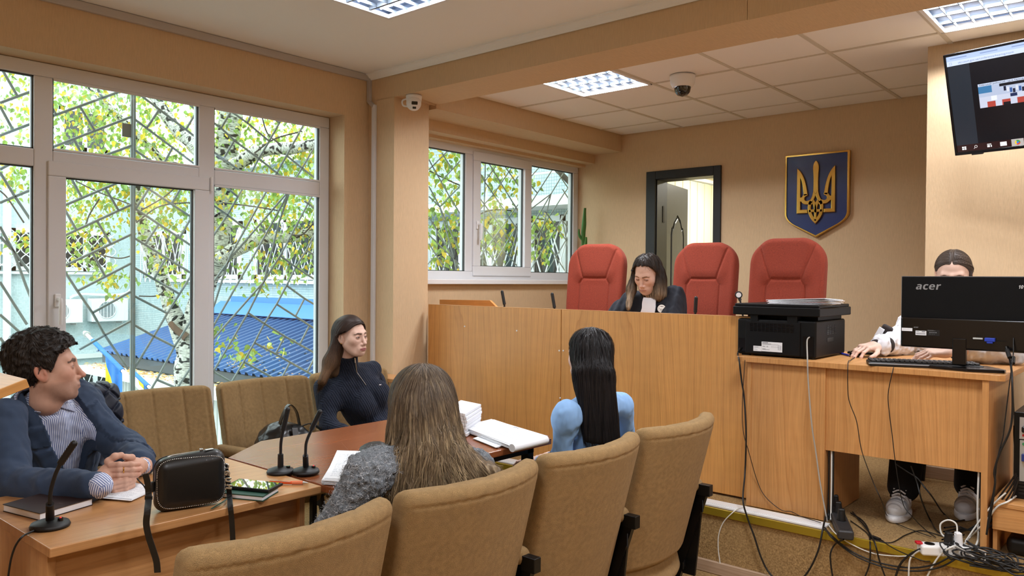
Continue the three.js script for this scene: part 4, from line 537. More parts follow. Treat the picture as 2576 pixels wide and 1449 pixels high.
// wall shield with the golden trident
{
  const S = thing('coat_of_arms', 'blue shield with golden trident and gold rim on the back wall', 'coat of arms', [-2.218, 1.79, BZ]), w = 0.245;
  const out = (o) => { const a = w - o, p = [[-a, 0.652 - o], [a, 0.652 - o], [a, 0.19]]; for (let k = 1; k <= 6; k++) { const t = k / 6; p.push([a - 0.07 * t * t, 0.19 - 0.105 * t + 0.012 * t * t]); } p.push([0, o * 1.15]); for (let k = 6; k >= 1; k--) { const t = k / 6; p.push([-a + 0.07 * t * t, 0.19 - 0.105 * t + 0.012 * t * t]); } p.push([-a, 0.19]); return p; };
  lpart(S, 'shield', extrude(out(0.008), 0.03).translate(0, 0, 0.004), phys(0x0b2a66, 0.25, { clearcoat: 0.6 }));
  lpart(S, 'shield_back', extrude(out(-0.002), 0.022).translate(0, 0, 0), std(0x1a1410, 0.5));
  lpart(S, 'rim', extrude(out(0), 0.028, 0.003, [out(0.011)]).translate(0, 0, 0.012), M.gold);
  // trident in units of its own drawing: x -1..1, y 0..
  const side = [[-0.145, 0.19], [-0.145, 0.54]], P = (pts) => pts, mir = (pts) => pts.map(([x, y]) => [-x, y]).reverse(), gd = [];
  const ext = (pts, holes = []) => gd.push(extrude(pts, 0.014, 0.004, holes));
  const arc = (cx, cy, r0, a0, a1, n = 10) => Array.from({ length: n + 1 }, (_, i) => { const a = lerp(a0, a1, i / n); return [cx + r0 * Math.cos(a), cy + r0 * Math.sin(a)]; });
  const bez = (a, b, c, n = 10) => Array.from({ length: n + 1 }, (_, i) => { const t = i / n, u = 1 - t; return [u * u * a[0] + 2 * u * t * b[0] + t * t * c[0], u * u * a[1] + 2 * u * t * b[1] + t * t * c[1]]; });
  for (const s of [1, -1]) {
    const q = (pts) => s > 0 ? pts : mir(pts);
    const outer = [...bez([-0.145, 0.54], [-0.082, 0.49], [-0.064, 0.335]), [-0.085, 0.33], ...[], [-0.102, 0.305], [-0.122, 0.30], [-0.122, 0.283], [-0.104, 0.277], [-0.122, 0.275], [-0.122, 0.213], [-0.060, 0.213], [-0.060, 0.19], [-0.145, 0.19]];
    const hole = [...bez([-0.122, 0.47], [-0.096, 0.44], [-0.088, 0.335], 6), [-0.105, 0.312], [-0.122, 0.312]];
    ext(q([[-0.145, 0.54], ...bez([-0.145, 0.54], [-0.085, 0.49], [-0.066, 0.33]).slice(1), [-0.09, 0.325], ...bez([-0.09, 0.325], [-0.10, 0.45], [-0.122, 0.475]).slice(1), [-0.122, 0.213], [-0.068, 0.213], [-0.066, 0.19], [-0.145, 0.19]]));
    ext(q([[-0.122, 0.31], ...arc(-0.068, 0.302, 0.038, Math.PI * 0.86, Math.PI * 0.35).slice(0, 0), [-0.107, 0.312], [-0.09, 0.338], [-0.066, 0.338], [-0.066, 0.328], ...arc(-0.068, 0.302, 0.022, Math.PI * 0.55, Math.PI * 1.55), [-0.045, 0.287], [-0.02, 0.268], [-0.035, 0.25], [-0.06, 0.257], ...arc(-0.068, 0.302, 0.045, Math.PI * 1.55, Math.PI * 1.15), [-0.122, 0.283]]));
    // strand from the middle prong down and round the loop
    ext(q([[-0.016, 0.36], ...bez([-0.016, 0.36], [-0.02, 0.31], [-0.05, 0.275]), [-0.032, 0.262], ...bez([-0.032, 0.262], [-0.012, 0.295], [0, 0.335])]));
    ext(q([[-0.032, 0.275], ...bez([-0.032, 0.275], [-0.012, 0.26], [-0.008, 0.205]), [-0.008, 0.190], [0.006, 0.190], [0.006, 0.23], ...bez([0.006, 0.23], [0.0, 0.275], [-0.018, 0.29])]));
    ext(q([[-0.05, 0.277], ...bez([-0.05, 0.277], [-0.078, 0.18], [0, 0.105], 12), [0, 0.135], ...bez([0, 0.135], [-0.052, 0.19], [-0.034, 0.262], 12)]));
    ext(q([[-0.05, 0.212], [0, 0.212], [0, 0.195], [-0.05, 0.195]]));
  }
  ext([[0, 0.59], ...bez([0, 0.59], [0.02, 0.575], [0.019, 0.53]), ...bez([0.019, 0.53], [0.012, 0.45], [0.016, 0.36]), [0, 0.33], [-0.016, 0.36], ...bez([-0.016, 0.36], [-0.012, 0.45], [-0.019, 0.53]), ...bez([-0.019, 0.53], [-0.02, 0.575], [0, 0.59])]);
  ext([[-0.006, 0.212], [0.006, 0.212], [0.006, 0.125], [-0.006, 0.125]]);
  const tri = merge(gd); tri.translate(0, 0, 0.036); lpart(S, 'trident', tri, M.gold);
}
// wall screen
{
  const T = thing('wall_screen', 'black flat screen on the wall showing a video call, tilted down', 'television', [-0.96, 2.1256, -4.78]); T.rotation.order = 'YXZ'; T.rotation.set(0.316, -0.189, 0);
  lpart(T, 'screen_bezel', [bx(-0.002, -0.002, -0.045, 0.942, 0.014, 0.006, 0.003), bx(-0.002, 0.518, -0.045, 0.942, 0.532, 0.006, 0.003), bx(-0.002, 0, -0.045, 0.01, 0.53, 0.006, 0.003), bx(0.93, 0, -0.045, 0.942, 0.53, 0.006, 0.003), bx(0.01, 0.01, -0.045, 0.93, 0.52, -0.004)], M.blackGloss);
  lpart(T, 'screen_mount', [bx(0.35, 0.18, -0.12, 0.59, 0.38, -0.045), cyl([0.47, 0.28, -0.25], [0.47, 0.28, -0.1], 0.025)], M.metal);
  lpart(T, 'bezel_badge', bx(0.08, -0.008, -0.01, 0.135, 0.0, 0.006, 0.002), M.black);
  const tex = canvasTex(1024, 576, (c, W, H) => {
    c.fillStyle = '#05060a'; c.fillRect(0, 0, W, H); c.fillStyle = '#b9cdf3'; c.fillRect(0, 0, W, 58); c.fillStyle = '#d5e2fb'; c.fillRect(0, 30, W, 28); c.fillStyle = '#6a7fae'; c.font = '15px sans-serif'; c.fillText('vkz.court.gov.ua/conference/hearing/room', 60, 50); c.strokeStyle = '#6a7fae'; c.strokeRect(14, 38, 12, 12); c.fillStyle = '#8fa3cf'; for (let i = 0; i < 6; i++) c.fillRect(20 + i * 160, 12, 90, 6);
    c.fillStyle = '#252b33'; c.fillRect(0, 58, 118, H - 100); c.fillStyle = '#0a0b0f'; c.fillRect(118, 58, W, H - 100);
    const x = 150, y = 190, w = 560, h = 140; c.fillStyle = '#cdd8ee'; c.fillRect(x, y, w, h);
    const tile = (a, b, i) => { const X = x + a * 280, Y = y + 16 + b * 62; c.save(); c.beginPath(); c.rect(X, Y, 280, 62); c.clip(); c.fillStyle = ['#b5c0d8', '#a8744a', '#c9cfe2', '#c7cbd9'][i]; c.fillRect(X, Y, 280, 62);
      if (i === 0) { c.fillStyle = '#3f79a8'; c.fillRect(X, Y, 70, 40); c.fillStyle = '#15161c'; c.fillRect(X + 110, Y, 150, 16); for (let k = 0; k < 9; k++) { c.fillStyle = ['#1c2136', '#d8dbe6', '#3a5c9a'][k % 3]; c.fillRect(X + 130 + k * 15, Y + 18 + (k * 7) % 22, 12, 26); } }
      if (i === 1) { c.fillStyle = '#d9dee8'; c.fillRect(X, Y, 280, 20); c.fillStyle = '#17130f'; for (let k = 0; k < 6; k++) c.fillRect(X + 70 + k * 36, Y + 18 + (k % 3) * 6, 26, 30); }
      if (i === 2) { c.fillStyle = '#b1463b'; for (let k = 0; k < 3; k++) c.fillRect(X + 40 + k * 76, Y + 30, 42, 40); c.fillStyle = '#14141a'; c.fillRect(X + 122, Y + 46, 36, 20); c.fillStyle = '#1d2b52'; c.fillRect(X + 160, Y + 2, 34, 18); c.fillStyle = '#e8ebf3'; c.fillRect(X + 62, Y, 30, 26); }
      if (i === 3) { c.fillStyle = '#5aa0b8'; c.fillRect(X + 90, Y, 150, 28); c.fillStyle = '#1b2033'; c.fillRect(X + 110, Y + 36, 40, 26); c.fillRect(X + 180, Y + 34, 30, 26); c.fillStyle = '#8fb5e0'; c.fillRect(X + 60, Y + 40, 40, 24); }
      c.restore(); };
    tile(0, 0, 0); tile(1, 0, 1); tile(0, 1, 2); tile(1, 1, 3); c.fillStyle = '#1d2333'; c.font = '14px sans-serif'; c.fillText('Київський районний суд м.Харкова Зал №11', x + 6, y + 13); c.fillStyle = '#33415c'; c.fillRect(720, 190, 290, 140); c.fillStyle = '#dfe6f4'; c.fillText('✓', 730, 206);
    c.fillStyle = '#2a120e'; c.fillRect(0, H - 42, W, 42); c.fillStyle = '#4a3128'; c.fillRect(400, H - 42, W, 42); c.fillStyle = '#fff'; c.fillRect(28, H - 32, 10, 9); c.fillRect(40, H - 32, 11, 9); c.fillRect(28, H - 21, 10, 9); c.fillRect(40, H - 21, 11, 9); c.strokeStyle = '#fff'; c.lineWidth = 2.5; c.beginPath(); c.arc(104, H - 25, 7, 0, 7); c.moveTo(99, H - 20); c.lineTo(92, H - 12); c.stroke(); c.fillRect(164, H - 32, 22, 5); c.fillRect(164, H - 24, 14, 12); c.fillRect(182, H - 24, 6, 12); c.fillRect(232, H - 34, 34, 24);
    c.fillStyle = '#b9b2ae'; c.fillRect(290, H - 42, 62, 42); for (const [k, a] of [['#d9453a', 0], ['#f0c93b', 2.1], ['#3d9b4d', 4.2]]) { c.fillStyle = k; c.beginPath(); c.moveTo(321, H - 21); c.arc(321, H - 21, 14, a, a + 2.1); c.fill(); } c.fillStyle = '#3b7fe0'; c.beginPath(); c.arc(321, H - 21, 6, 0, 7); c.fill(); c.strokeStyle = '#e33'; c.lineWidth = 6; c.beginPath(); c.ellipse(386, H - 21, 9, 11, 0, 0, 7); c.stroke();
  });
  const g = new THREE.PlaneGeometry(0.92, 0.506); g.translate(0.47, 0.266, -0.001); lpart(T, 'screen_picture', g, new THREE.MeshStandardMaterial({ color: 0x0a0a0c, roughness: 0.18, emissive: 0xffffff, emissiveMap: tex, emissiveIntensity: 0.9 }));
  const r = new THREE.RectAreaLight(0x9db4e8, 0.25, 0.9, 0.5); r.position.set(0.47, 0.266, 0.01); r.rotation.y = Math.PI; r.name = 'wall_screen'; T.add(r);
}
// cameras on the ceiling
{
  const D = thing('dome_camera', 'white dome camera with dark globe on the ceiling tiles', 'camera', [-2.547, TCEIL, -4.681]);
  lpart(D, 'dome_base', lathe([[0, 0], [0.082, 0], [0.083, -0.012], [0.078, -0.055], [0.066, -0.075], [0.055, -0.078], [0, -0.078]]), M.white);
  lpart(D, 'dome_globe', lathe([[0.055, -0.07], [0.055, -0.085], [0.048, -0.112], [0.03, -0.132], [0, -0.14]]), phys(0x101216, 0.05, { clearcoat: 1 })); lpart(D, 'dome_lens', moved(new THREE.SphereGeometry(0.02, 16, 12), [0.012, -0.115, 0.03]), M.blackGloss);
}
{
  const K = thing('turret_camera', 'white ball camera under the beam above the wall column', 'camera', [-3.965, 2.67, -3.60]);
  lpart(K, 'camera_mount', lathe([[0, 0], [0.052, 0], [0.054, -0.01], [0.05, -0.045], [0, -0.05]]), M.white);
  const ball = lpart(K, 'camera_ball', new THREE.SphereGeometry(0.05, 28, 20), M.white); ball.position.set(0.012, -0.058, 0.012);
  const face = lpart(K, 'lens_window', [bx(-0.02, -0.002, 0.043, 0.02, 0.02, 0.052, 0.004), bx(-0.012, -0.03, 0.04, 0.012, -0.014, 0.049, 0.004)], M.blackGloss); face.position.set(0.012, -0.058, 0.012); face.rotation.set(0.35, 0.95, 0, 'YXZ');
  lpart(K, 'camera_cable', tube([[-0.04, -0.02, 0.02], [-0.08, -0.03, 0.03], [-0.085, -0.06, 0.02], [-0.05, -0.07, 0.0]], 0.006), M.white);
  part(K, 'beam_duct', beam([-3.99, 2.665, -3.62], [-4.06, 2.665, -3.90], 0.014, 0.01), M.wall);
}
// cactus by the window
{
  const C = thing('cactus', 'tall thin green cactus standing in the corner beside the window', 'plant', [-4.36, 1.44, -6.13]), R = rngOf(5), green = std(0x3d6a24, 0.7);
  lpart(C, 'stem', taper([[0, 0, 0], [0.004, 0.2, 0], [-0.006, 0.42, 0.003], [0.006, 0.6, 0], [0.012, 0.68, 0]], [0.022, 0.026, 0.022, 0.02, 0.012], 6, 0.2), green);
  lpart(C, 'side_shoot', [taper([[0, 0.3, 0], [0.04, 0.33, 0.03], [0.06, 0.4, 0.045]], [0.014, 0.016, 0.008], 6), taper([[0, 0.36, 0], [-0.03, 0.42, 0.03], [-0.03, 0.48, 0.04]], [0.012, 0.014, 0.006], 6), taper([[0, 0.16, 0], [0.035, 0.2, 0.02], [0.045, 0.25, 0.03]], [0.012, 0.014, 0.006], 6)], green);
  lpart(C, 'pot', lathe([[0, 0], [0.035, 0], [0.045, 0.07], [0.048, 0.075], [0.04, 0.075], [0.036, 0.06], [0, 0.06]]), std(0x8a4a2e, 0.8));
}

// ---------- people ----------
const skinMat = phys(0xffffff, 0.55, { vertexColors: true, specularIntensity: 0.6, sheen: 0.15, sheenColor: new THREE.Color(1, 0.8, 0.7) });
const hairMat = phys(0xffffff, 0.5, { vertexColors: true, specularIntensity: 0.55 });
const eyeMat = phys(0xffffff, 0.1, { vertexColors: true, clearcoat: 1 });
// a head in its own axes: face towards +z, up +y, its own left +x; eyes at y = 0
function headField(o) {
  const jw = o.jaw ?? 0.045, nl = o.nose ?? 1, lid = o.lid ?? 0.0038, chin = o.chin ?? -0.101;
  return (x, y, z) => {
    const ax = Math.abs(x);
    let d = sdEll(x, y, z, 0, 0.03, -0.012, 0.0745, 0.082, 0.092);
    d = smin(d, sdEll(ax, y, z, 0, -0.024, 0.026, 0.0622, 0.074, 0.0605), 0.03);
    d = smin(d, sdEll(x, y, z, 0, -0.072, 0.034, jw + 0.004, 0.036, 0.046), 0.035);
    d = smin(d, sdEll(x, y, z, 0, chin, 0.069, 0.019, 0.014, 0.017), 0.028);
    d = smin(d, sdEll(ax, y, z, 0.0425, -0.021, 0.050, 0.018, 0.017, 0.02), 0.035);
    d = smin(d, sdCap(ax, y, z, [0, 0.020, 0.082], [0.038, 0.022, 0.068], 0.0085, 0.0085), 0.02);
    d = smin(d, sdCap(ax, y, z, [0.052, -0.045, 0.005], [0.03, -0.092, 0.052], 0.018, 0.014), 0.03);
    d = smax(d, -sdEll(ax, y, z, 0.0315, 0.0005, 0.0985, 0.0185, 0.0125, 0.0165), 0.02);
    d = smin(d, sdEll(ax, y, z, 0.031, -0.0005, 0.0715, 0.0155, 0.0125, 0.0145), 0.005);
    d = smax(d, -sdEll(ax, y + 0.0005 - 0.0012 * (ax - 0.031) / 0.013 + (o.lid < 0.003 ? 0.004 : 0), z, 0.031, -0.0005, 0.088, 0.0138, lid, 0.012), 0.0018);
    d = smin(d, sdCap(ax, y, z, [0, 0.010, 0.083], [0, -0.034, 0.083 + 0.021 * nl], 0.0066, 0.009), 0.014);
    d = smin(d, sdEll(x, y, z, 0, -0.0375, 0.086 + 0.0205 * nl, 0.0098, 0.0088, 0.0105), 0.008);
    d = smin(d, sdEll(ax, y, z, 0.0115, -0.0425, 0.0905, 0.0068, 0.0066, 0.0115), 0.006);
    d = smax(d, -sdEll(ax, y, z, 0.0062, -0.0475, 0.0985, 0.0032, 0.0032, 0.0055), 0.003);
    d = smin(d, sdEll(x, y, z, 0, -0.068, 0.078, 0.028, 0.02, 0.017), 0.02);
    d = smin(d, sdEll(ax, y, z, 0.006, -0.0656, 0.0895, 0.0185, 0.0042, 0.0062), 0.006);
    d = smin(d, sdEll(x, y, z, 0, -0.0757, 0.0893, 0.0185, 0.0058, 0.0072), 0.006);
    d = smax(d, -sdCap(ax, y, z, [0, -0.0702, 0.0985], [0.0235, -0.0708 + (o.smile ?? 0), 0.0855], 0.0012, 0.0009), 0.0025);
    d = smax(d, -sdEll(x, y, z, 0, -0.0865, 0.0945, 0.014, 0.0035, 0.005), 0.008);
    // ears
    const ex = ax - 0.0765 - 0.006 * (z < -0.01 ? 1 : 0) * smooth(-0.01, -0.03, z), ey = y + 0.008, ez = z + 0.012 + 0.25 * ey;
    let e = sdEll(ex, ey, ez, 0, 0, 0, 0.0085, 0.0315, 0.0185); e = smax(e, -sdEll(ex, ey, ez, 0.009, 0.003, 0.0015, 0.0062, 0.0215, 0.0108), 0.004); e = smin(e, sdEll(ex, ey, ez, 0.001, -0.003, 0.012, 0.006, 0.007, 0.0045), 0.004); e = smin(e, sdCap(ex, ey, ez, [0.0025, 0.016, -0.002], [0.0025, -0.012, -0.0045], 0.0025, 0.0022), 0.003);
    d = smin(d, e, 0.006);
    // neck
    d = smin(d, sdCap(x, y, z, [0, -0.06, -0.022 + (o.neckz ?? 0)], [0, -0.118 + (o.neckz ?? 0) * 0.3, -0.034 + (o.neckz ?? 0) * 1.3], (o.neck ?? 0.05) - (o.neckz ?? 0) * 0.2, (o.neck ?? 0.05) + 0.003 - (o.neckz ?? 0) * 0.3), 0.022);
    return d;
  };
}
function headColour(o) {
  const S = o.skin, lip = o.lip, brow = o.brow;
  return (x, y, z, n) => {
    const ax = Math.abs(x); let c = S.slice();
    const blot = 0.03 * n3(x * 60, y * 60, z * 60); c = c.map((v) => v * (1 + blot));
    const red = 0.4 * Math.exp(-((ax - 0.048) ** 2 + (y + 0.026) ** 2) / 0.0007) * smooth(0.03, 0.05, z) + 0.8 * Math.exp(-(x * x + (y + 0.038) ** 2) / 0.00025) * smooth(0.09, 0.1, z) + smooth(0.075, 0.084, ax) * 0.9; c = mix3(c, [S[0] * 1.0, S[1] * 0.72, S[2] * 0.68], clamp(red * (o.flush ?? 0.6)));
    if (z > 0.066 && o.lip) { const l = smooth(0.0088, 0.0068, Math.abs(y + 0.0708) * (1 + 0.3 * smooth(0.012, 0.024, ax)) ) * smooth(0.0275, 0.023, ax); c = mix3(c, lip, l * (o.lipK ?? 0.9)); if (Math.abs(y + 0.0706) < 0.0016 && ax < 0.022) c = mix3(c, [lip[0] * 0.4, lip[1] * 0.35, lip[2] * 0.35], 0.7); }
    const by = 0.0185 + 0.0035 * smooth(0.012, 0.035, ax) - 0.006 * smooth(0.036, 0.052, ax); if (z > 0.03 && ax > 0.011 && ax < 0.053) { const w = lerp(0.0042, 0.0018, smooth(0.03, 0.053, ax)) * (o.browW ?? 1); c = mix3(c, brow, smooth(w + 0.0016, w, Math.abs(y - by)) * 0.85); }
    const er = Math.hypot((ax - 0.031) / 1.35, (y + 0.0005) * 1.6); if (z > 0.06 && y < 0.012) { c = mix3(c, o.liner ?? [0.08, 0.05, 0.04], smooth(0.0118, 0.0098, er) * (o.linerK ?? 0.55) * smooth(0.0015, 0.006, er)); c = mix3(c, [S[0] * 0.72, S[1] * 0.58, S[2] * 0.55], smooth(0.017, 0.011, er) * 0.35); }
    if (o.stubble && y < -0.045 && z > -0.01) { const m = smooth(-0.04, -0.06, y) * smooth(-0.005, 0.02, z) * smooth(-0.13, -0.11, y); c = mix3(c, [0.16, 0.11, 0.09], m * o.stubble * (0.7 + 0.3 * rnd())); }
    return c;
  };
}
function headMatrix(h) { const m = new THREE.Matrix4().makeRotationFromEuler(new THREE.Euler(h.pitch ?? 0, Math.atan2(h.f[0], h.f[1]), h.roll ?? 0, 'YXZ')); m.scale(V(h.s ?? 1, h.s ?? 1, h.s ?? 1)); m.setPosition(...h.c); return m; }
function headGeo(h, cell = 0.0028) { const g = sculpt(headField(h), [-0.094, -0.18, -0.112], [0.094, 0.118, 0.122], cell, headColour(h)); g.applyMatrix4(headMatrix(h)); return g; }
function eyesInto(person, h) {
  for (const s of [1, -1]) {
    const g = new THREE.SphereGeometry(0.0128, 24, 18), p = g.attributes.position, col = []; const look = V(h.look ?? [0, 0, 1]).normalize();
    for (let i = 0; i < p.count; i++) { const q = V(p.getX(i), p.getY(i), p.getZ(i)).normalize().dot(look), a = Math.acos(clamp(q, -1, 1)); col.push(...(a < 0.2 ? [0.01, 0.01, 0.01] : a < 0.47 ? (h.iris ?? [0.12, 0.07, 0.04]) : [0.55, 0.52, 0.5])); }
    g.setAttribute('color', new THREE.Float32BufferAttribute(col, 3)); g.translate(s * 0.031, -0.0008, 0.0698); g.applyMatrix4(headMatrix(h)); part(person, 'eye', g, eyeMat);
  }
}
// a torso with its own axes: p the seat, n the base of the neck, lat towards its own left shoulder
function frameOf(t) {
  const P = V(t.p), up = V(t.n).sub(P), L = up.length(); up.normalize(); const x = V(t.lat); x.addScaledVector(up, -x.dot(up)).normalize(); const z = x.clone().cross(up), k = 0.57 / L;
  const F = { to: (a, b, c) => { const dx = a - P.x, dy = b - P.y, dz = c - P.z; return [(dx * x.x + dy * x.y + dz * x.z) * k, (dx * up.x + dy * up.y + dz * up.z) * k, (dx * z.x + dy * z.y + dz * z.z) * k]; }, from: (a, b, c) => P.clone().addScaledVector(x, a / k).addScaledVector(up, b / k).addScaledVector(z, c / k).toArray(), k };
  F.m = new THREE.Matrix4().makeBasis(x, up, z).scale(V(1 / k, 1 / k, 1 / k)).setPosition(P); return F;
}
function torsoField(t, fat = 0) {       // in the torso's own axes
  const w = t.w ?? 1, bust = t.bust ?? 0, S = [0.165 * w, 0.478, -0.012]; if (t.sh) { const F = frameOf(t), a = F.to(...t.sh[0]), b = F.to(...t.sh[1]); S[0] = Math.max(0.1, (Math.abs(a[0]) + Math.abs(b[0])) / 2 - 0.012); S[1] = clamp((a[1] + b[1]) / 2, 0.44, 0.5); }
  return (x, y, z) => {
    const ax = Math.abs(x);
    let d = sdEll(x, y, z, 0, 0.06, 0, 0.175 * w, 0.13, 0.13);
    d = smin(d, sdEll(x, y, z, 0, 0.24, 0.0, 0.135 * w, 0.17, 0.098), 0.08);
    d = smin(d, sdEll(x, y, z, 0, 0.39, 0.0, 0.16 * w, 0.16, 0.108), 0.07);
    d = smin(d, sdCap(ax, y, z, [0, 0.5, -0.012], S, 0.062, 0.05), 0.06);
    d = smin(d, sdCap(ax, y, z, [0, 0.56, -0.012], [S[0] * 0.75, S[1] + 0.018, -0.016], 0.048, 0.03), 0.05);
    if (bust) d = smin(d, sdEll(ax, y, z, 0.072, 0.365, 0.088, 0.062, 0.062, 0.05 * bust), 0.045);
    return d - fat;
  };
}
const limb = (x, y, z, pts, r) => { let d = 1; for (let i = 0; i + 1 < pts.length; i++) d = i ? smin(d, sdCap(x, y, z, pts[i], pts[i + 1], r[i], r[i + 1]), 0.03) : sdCap(x, y, z, pts[i], pts[i + 1], r[i], r[i + 1]); return d; };
function boundsOf(pts, r) { const lo = [1e9, 1e9, 1e9], hi = [-1e9, -1e9, -1e9]; for (const p of pts) for (let k = 0; k < 3; k++) { lo[k] = Math.min(lo[k], p[k] - r); hi[k] = Math.max(hi[k], p[k] + r); } return [lo, hi]; }
// clothes (or the body below them): torso plus limbs in the world's axes; warp moves the surface, cut opens it
function dress(t, limbs, o = {}) {
  const F = frameOf(t), T = torsoField(t, o.fat ?? 0.014), all = limbs.flatMap((l) => l.pts), [lo, hi] = boundsOf([...all, ...[[0.2, 0.02, 0.14], [-0.2, 0.02, 0.14], [0.2, 0.57, 0.14], [-0.2, 0.57, 0.14], [0, 0.5, -0.16], [0, 0, -0.16]].map((q) => F.from(...q))], 0.085);
  const f = (x, y, z) => {
    const q = F.to(x, y, z); let d = T(q[0], q[1], q[2]) / F.k; const tv = d;
    for (const l of limbs) d = smin(d, limb(x, y, z, l.pts, l.r), l.k ?? 0.05);
    if (o.warp) d -= o.warp(q, [x, y, z]);
    if (o.cut) d = Math.max(d, o.cut(q, [x, y, z], tv));
    return d * 0.9;
  };
  return { geo: sculpt(f, o.lo ?? lo, o.hi ?? hi, o.cell ?? 0.009, o.colour), f, F };
}
const folds = (amp, fr = 14) => (q, w) => amp * (n3(w[0] * fr, w[1] * fr * 0.6, w[2] * fr) + 0.5 * n3(w[0] * fr * 2.3, w[1] * fr * 1.5, w[2] * fr * 2.3));
// hair: strands that run over the surface f = 0
function strands(f, o) {
  const R = rngOf(o.seed), pos = [], nor = [], col = [], idx = [], e = 0.003, seg = o.seg ?? 14;
  const grad = (p) => { const c = f(...p), g = [f(p[0] + e, p[1], p[2]) - c, f(p[0], p[1] + e, p[2]) - c, f(p[0], p[1], p[2] + e) - c], l = Math.hypot(...g) || 1; return [c, [g[0] / l, g[1] / l, g[2] / l]]; };
  for (let i = 0; i < o.n; i++) {
    let p = o.start(R), N = [0, 1, 0]; const lift = (o.lift ?? 0.004) * R(), id = R(), len = o.len * (0.75 + 0.4 * R()), w0 = (o.width ?? 0.0016) * (0.6 + 0.8 * R());
    for (let k = 0; k < 4; k++) { const [c, g] = grad(p); p = add3(p, g, -c + lift); N = g; }
    if (o.ok && !o.ok(p, N)) continue;
    const P = [p], Ns = [N]; let T0 = null;
    for (let s = 0; s < seg; s++) {
      let d = o.flow(p, N, id); const k = d[0] * N[0] + d[1] * N[1] + d[2] * N[2]; d = add3(d, N, -k * (o.stick ?? 1)); const wob = o.wob ?? 0.12; d = [d[0] + wob * n3(p[0] * 14, p[1] * 6, id * 40), d[1], d[2] + wob * n3(p[2] * 14 + 9, p[1] * 6, id * 40)]; const l = Math.hypot(...d) || 1; d = d.map((v) => v / l);
      p = add3(p, d, len / seg); const [c, g] = grad(p); const push = -c + lift; if (!(o.free && o.free(p)) ) p = add3(p, g, push * 0.8); N = g; P.push(p); Ns.push(N);
    }
    const b = pos.length / 3;
    for (let s = 0; s <= seg; s++) {
      const a = P[Math.max(0, s - 1)], c = P[Math.min(seg, s + 1)], t = V(c).sub(V(a)).normalize(), n = V(Ns[s]), side = n.clone().cross(t).normalize(), w = w0 * (1 - 0.75 * smooth(0.6, 1, s / seg)) * (0.4 + 0.6 * smooth(0, 0.1, s / seg)); const nn = n.addScaledVector(side, (id - 0.5) * 0.9).normalize(), cc = o.colour(P[s], s / seg, id);
      for (const k of [-1, 1]) { pos.push(P[s][0] + side.x * w * k, P[s][1] + side.y * w * k, P[s][2] + side.z * w * k); nor.push(nn.x, nn.y, nn.z); col.push(...cc); }
      if (s < seg) { const q = b + s * 2; idx.push(q, q + 2, q + 1, q + 1, q + 2, q + 3); }
    }
  }
  const g = new THREE.BufferGeometry(); g.setAttribute('position', new THREE.Float32BufferAttribute(pos, 3)); g.setAttribute('normal', new THREE.Float32BufferAttribute(nor, 3)); g.setAttribute('color', new THREE.Float32BufferAttribute(col, 3)); g.setIndex(idx); return g;
}
// hair in axes of its own: origin at the head, turned about the vertical (and tilted with the head if asked)
function hairInto(person, at, f, shell, st, label, m) {
  m = m ?? new THREE.Matrix4().makeTranslation(...at);
  const gs = [sculpt(f, shell.lo, shell.hi, shell.cell ?? 0.005, shell.colour)]; for (const s of [].concat(st)) gs.push(strands(f, s));
  const g = merge(gs); g.applyMatrix4(m); return part(person, 'hair', g, hairMat, label);
}
// a hand: wrist at the origin, fingers along +y, back of the hand +z; thumb on +x (mirror for the other hand)
function handField(o) {
  const fin = [[0.031, 0.088, 0.044, 0.026, 0.021, 0.0088], [0.0105, 0.094, 0.049, 0.031, 0.023, 0.0088], [-0.0105, 0.090, 0.045, 0.029, 0.022, 0.0084], [-0.0305, 0.080, 0.035, 0.022, 0.019, 0.0074]].map(([x, y, a, b, c, r], i) => {
    const cu = o.curl[i], sp = (o.spread ?? 0.06) * (1.2 - i * 0.8); let p = [x, y, 0], ang = 0; const ch = [[x * 0.85, y - 0.03, -0.002], p]; [a, b, c].forEach((l, k) => { ang += cu[k]; p = [p[0] + l * Math.sin(sp) * Math.cos(ang), p[1] + l * Math.cos(ang) * Math.cos(sp), p[2] - l * Math.sin(ang)]; ch.push(p); }); return { ch, r };
  });
  const th = o.thumb ?? [[0.024, 0.022, -0.01], [0.048, 0.05, -0.022], [0.058, 0.08, -0.03], [0.058, 0.104, -0.034]];
  return (x, y, z) => {
    let d = sdBox(x, y, z, 0, 0.05, 0, 0.038 - 0.1 * Math.max(0, 0.05 - y) * 0.8, 0.047, 0.0135, 0.013);
    d = smin(d, sdEll(x, y, z, 0.022, 0.032, -0.009, 0.018, 0.03, 0.013), 0.012); d = smin(d, sdEll(x, y, z, -0.024, 0.03, -0.007, 0.012, 0.03, 0.012), 0.012);
    d = smin(d, sdCap(x, y, z, [0, 0.02, 0], [0, -0.07, 0.002], 0.024, 0.027) + 0.12 * Math.abs(z) * 0.3, 0.02);
    for (const { ch, r } of fin) { let f = 1; for (let k = 0; k < 4; k++) f = Math.min(f, sdCap(x, y, z, ch[k], ch[k + 1], r * (k === 0 ? 1.05 : 1.03 - 0.06 * k), r * (1.0 - 0.07 * k))); for (let k = 1; k < 4; k++) f = smin(f, Math.hypot(x - ch[k][0], y - ch[k][1], z - ch[k][2] - 0.001) - r * (1.08 - 0.04 * k), 0.003); d = smin(d, f, 0.0035); }
    let t = sdCap(x, y, z, th[0], th[1], 0.0145, 0.0115); t = smin(t, sdCap(x, y, z, th[1], th[2], 0.011, 0.0098), 0.004); t = smin(t, sdCap(x, y, z, th[2], th[3], 0.0095, 0.0078), 0.003);
    return smin(d, t, 0.006);
  };
}
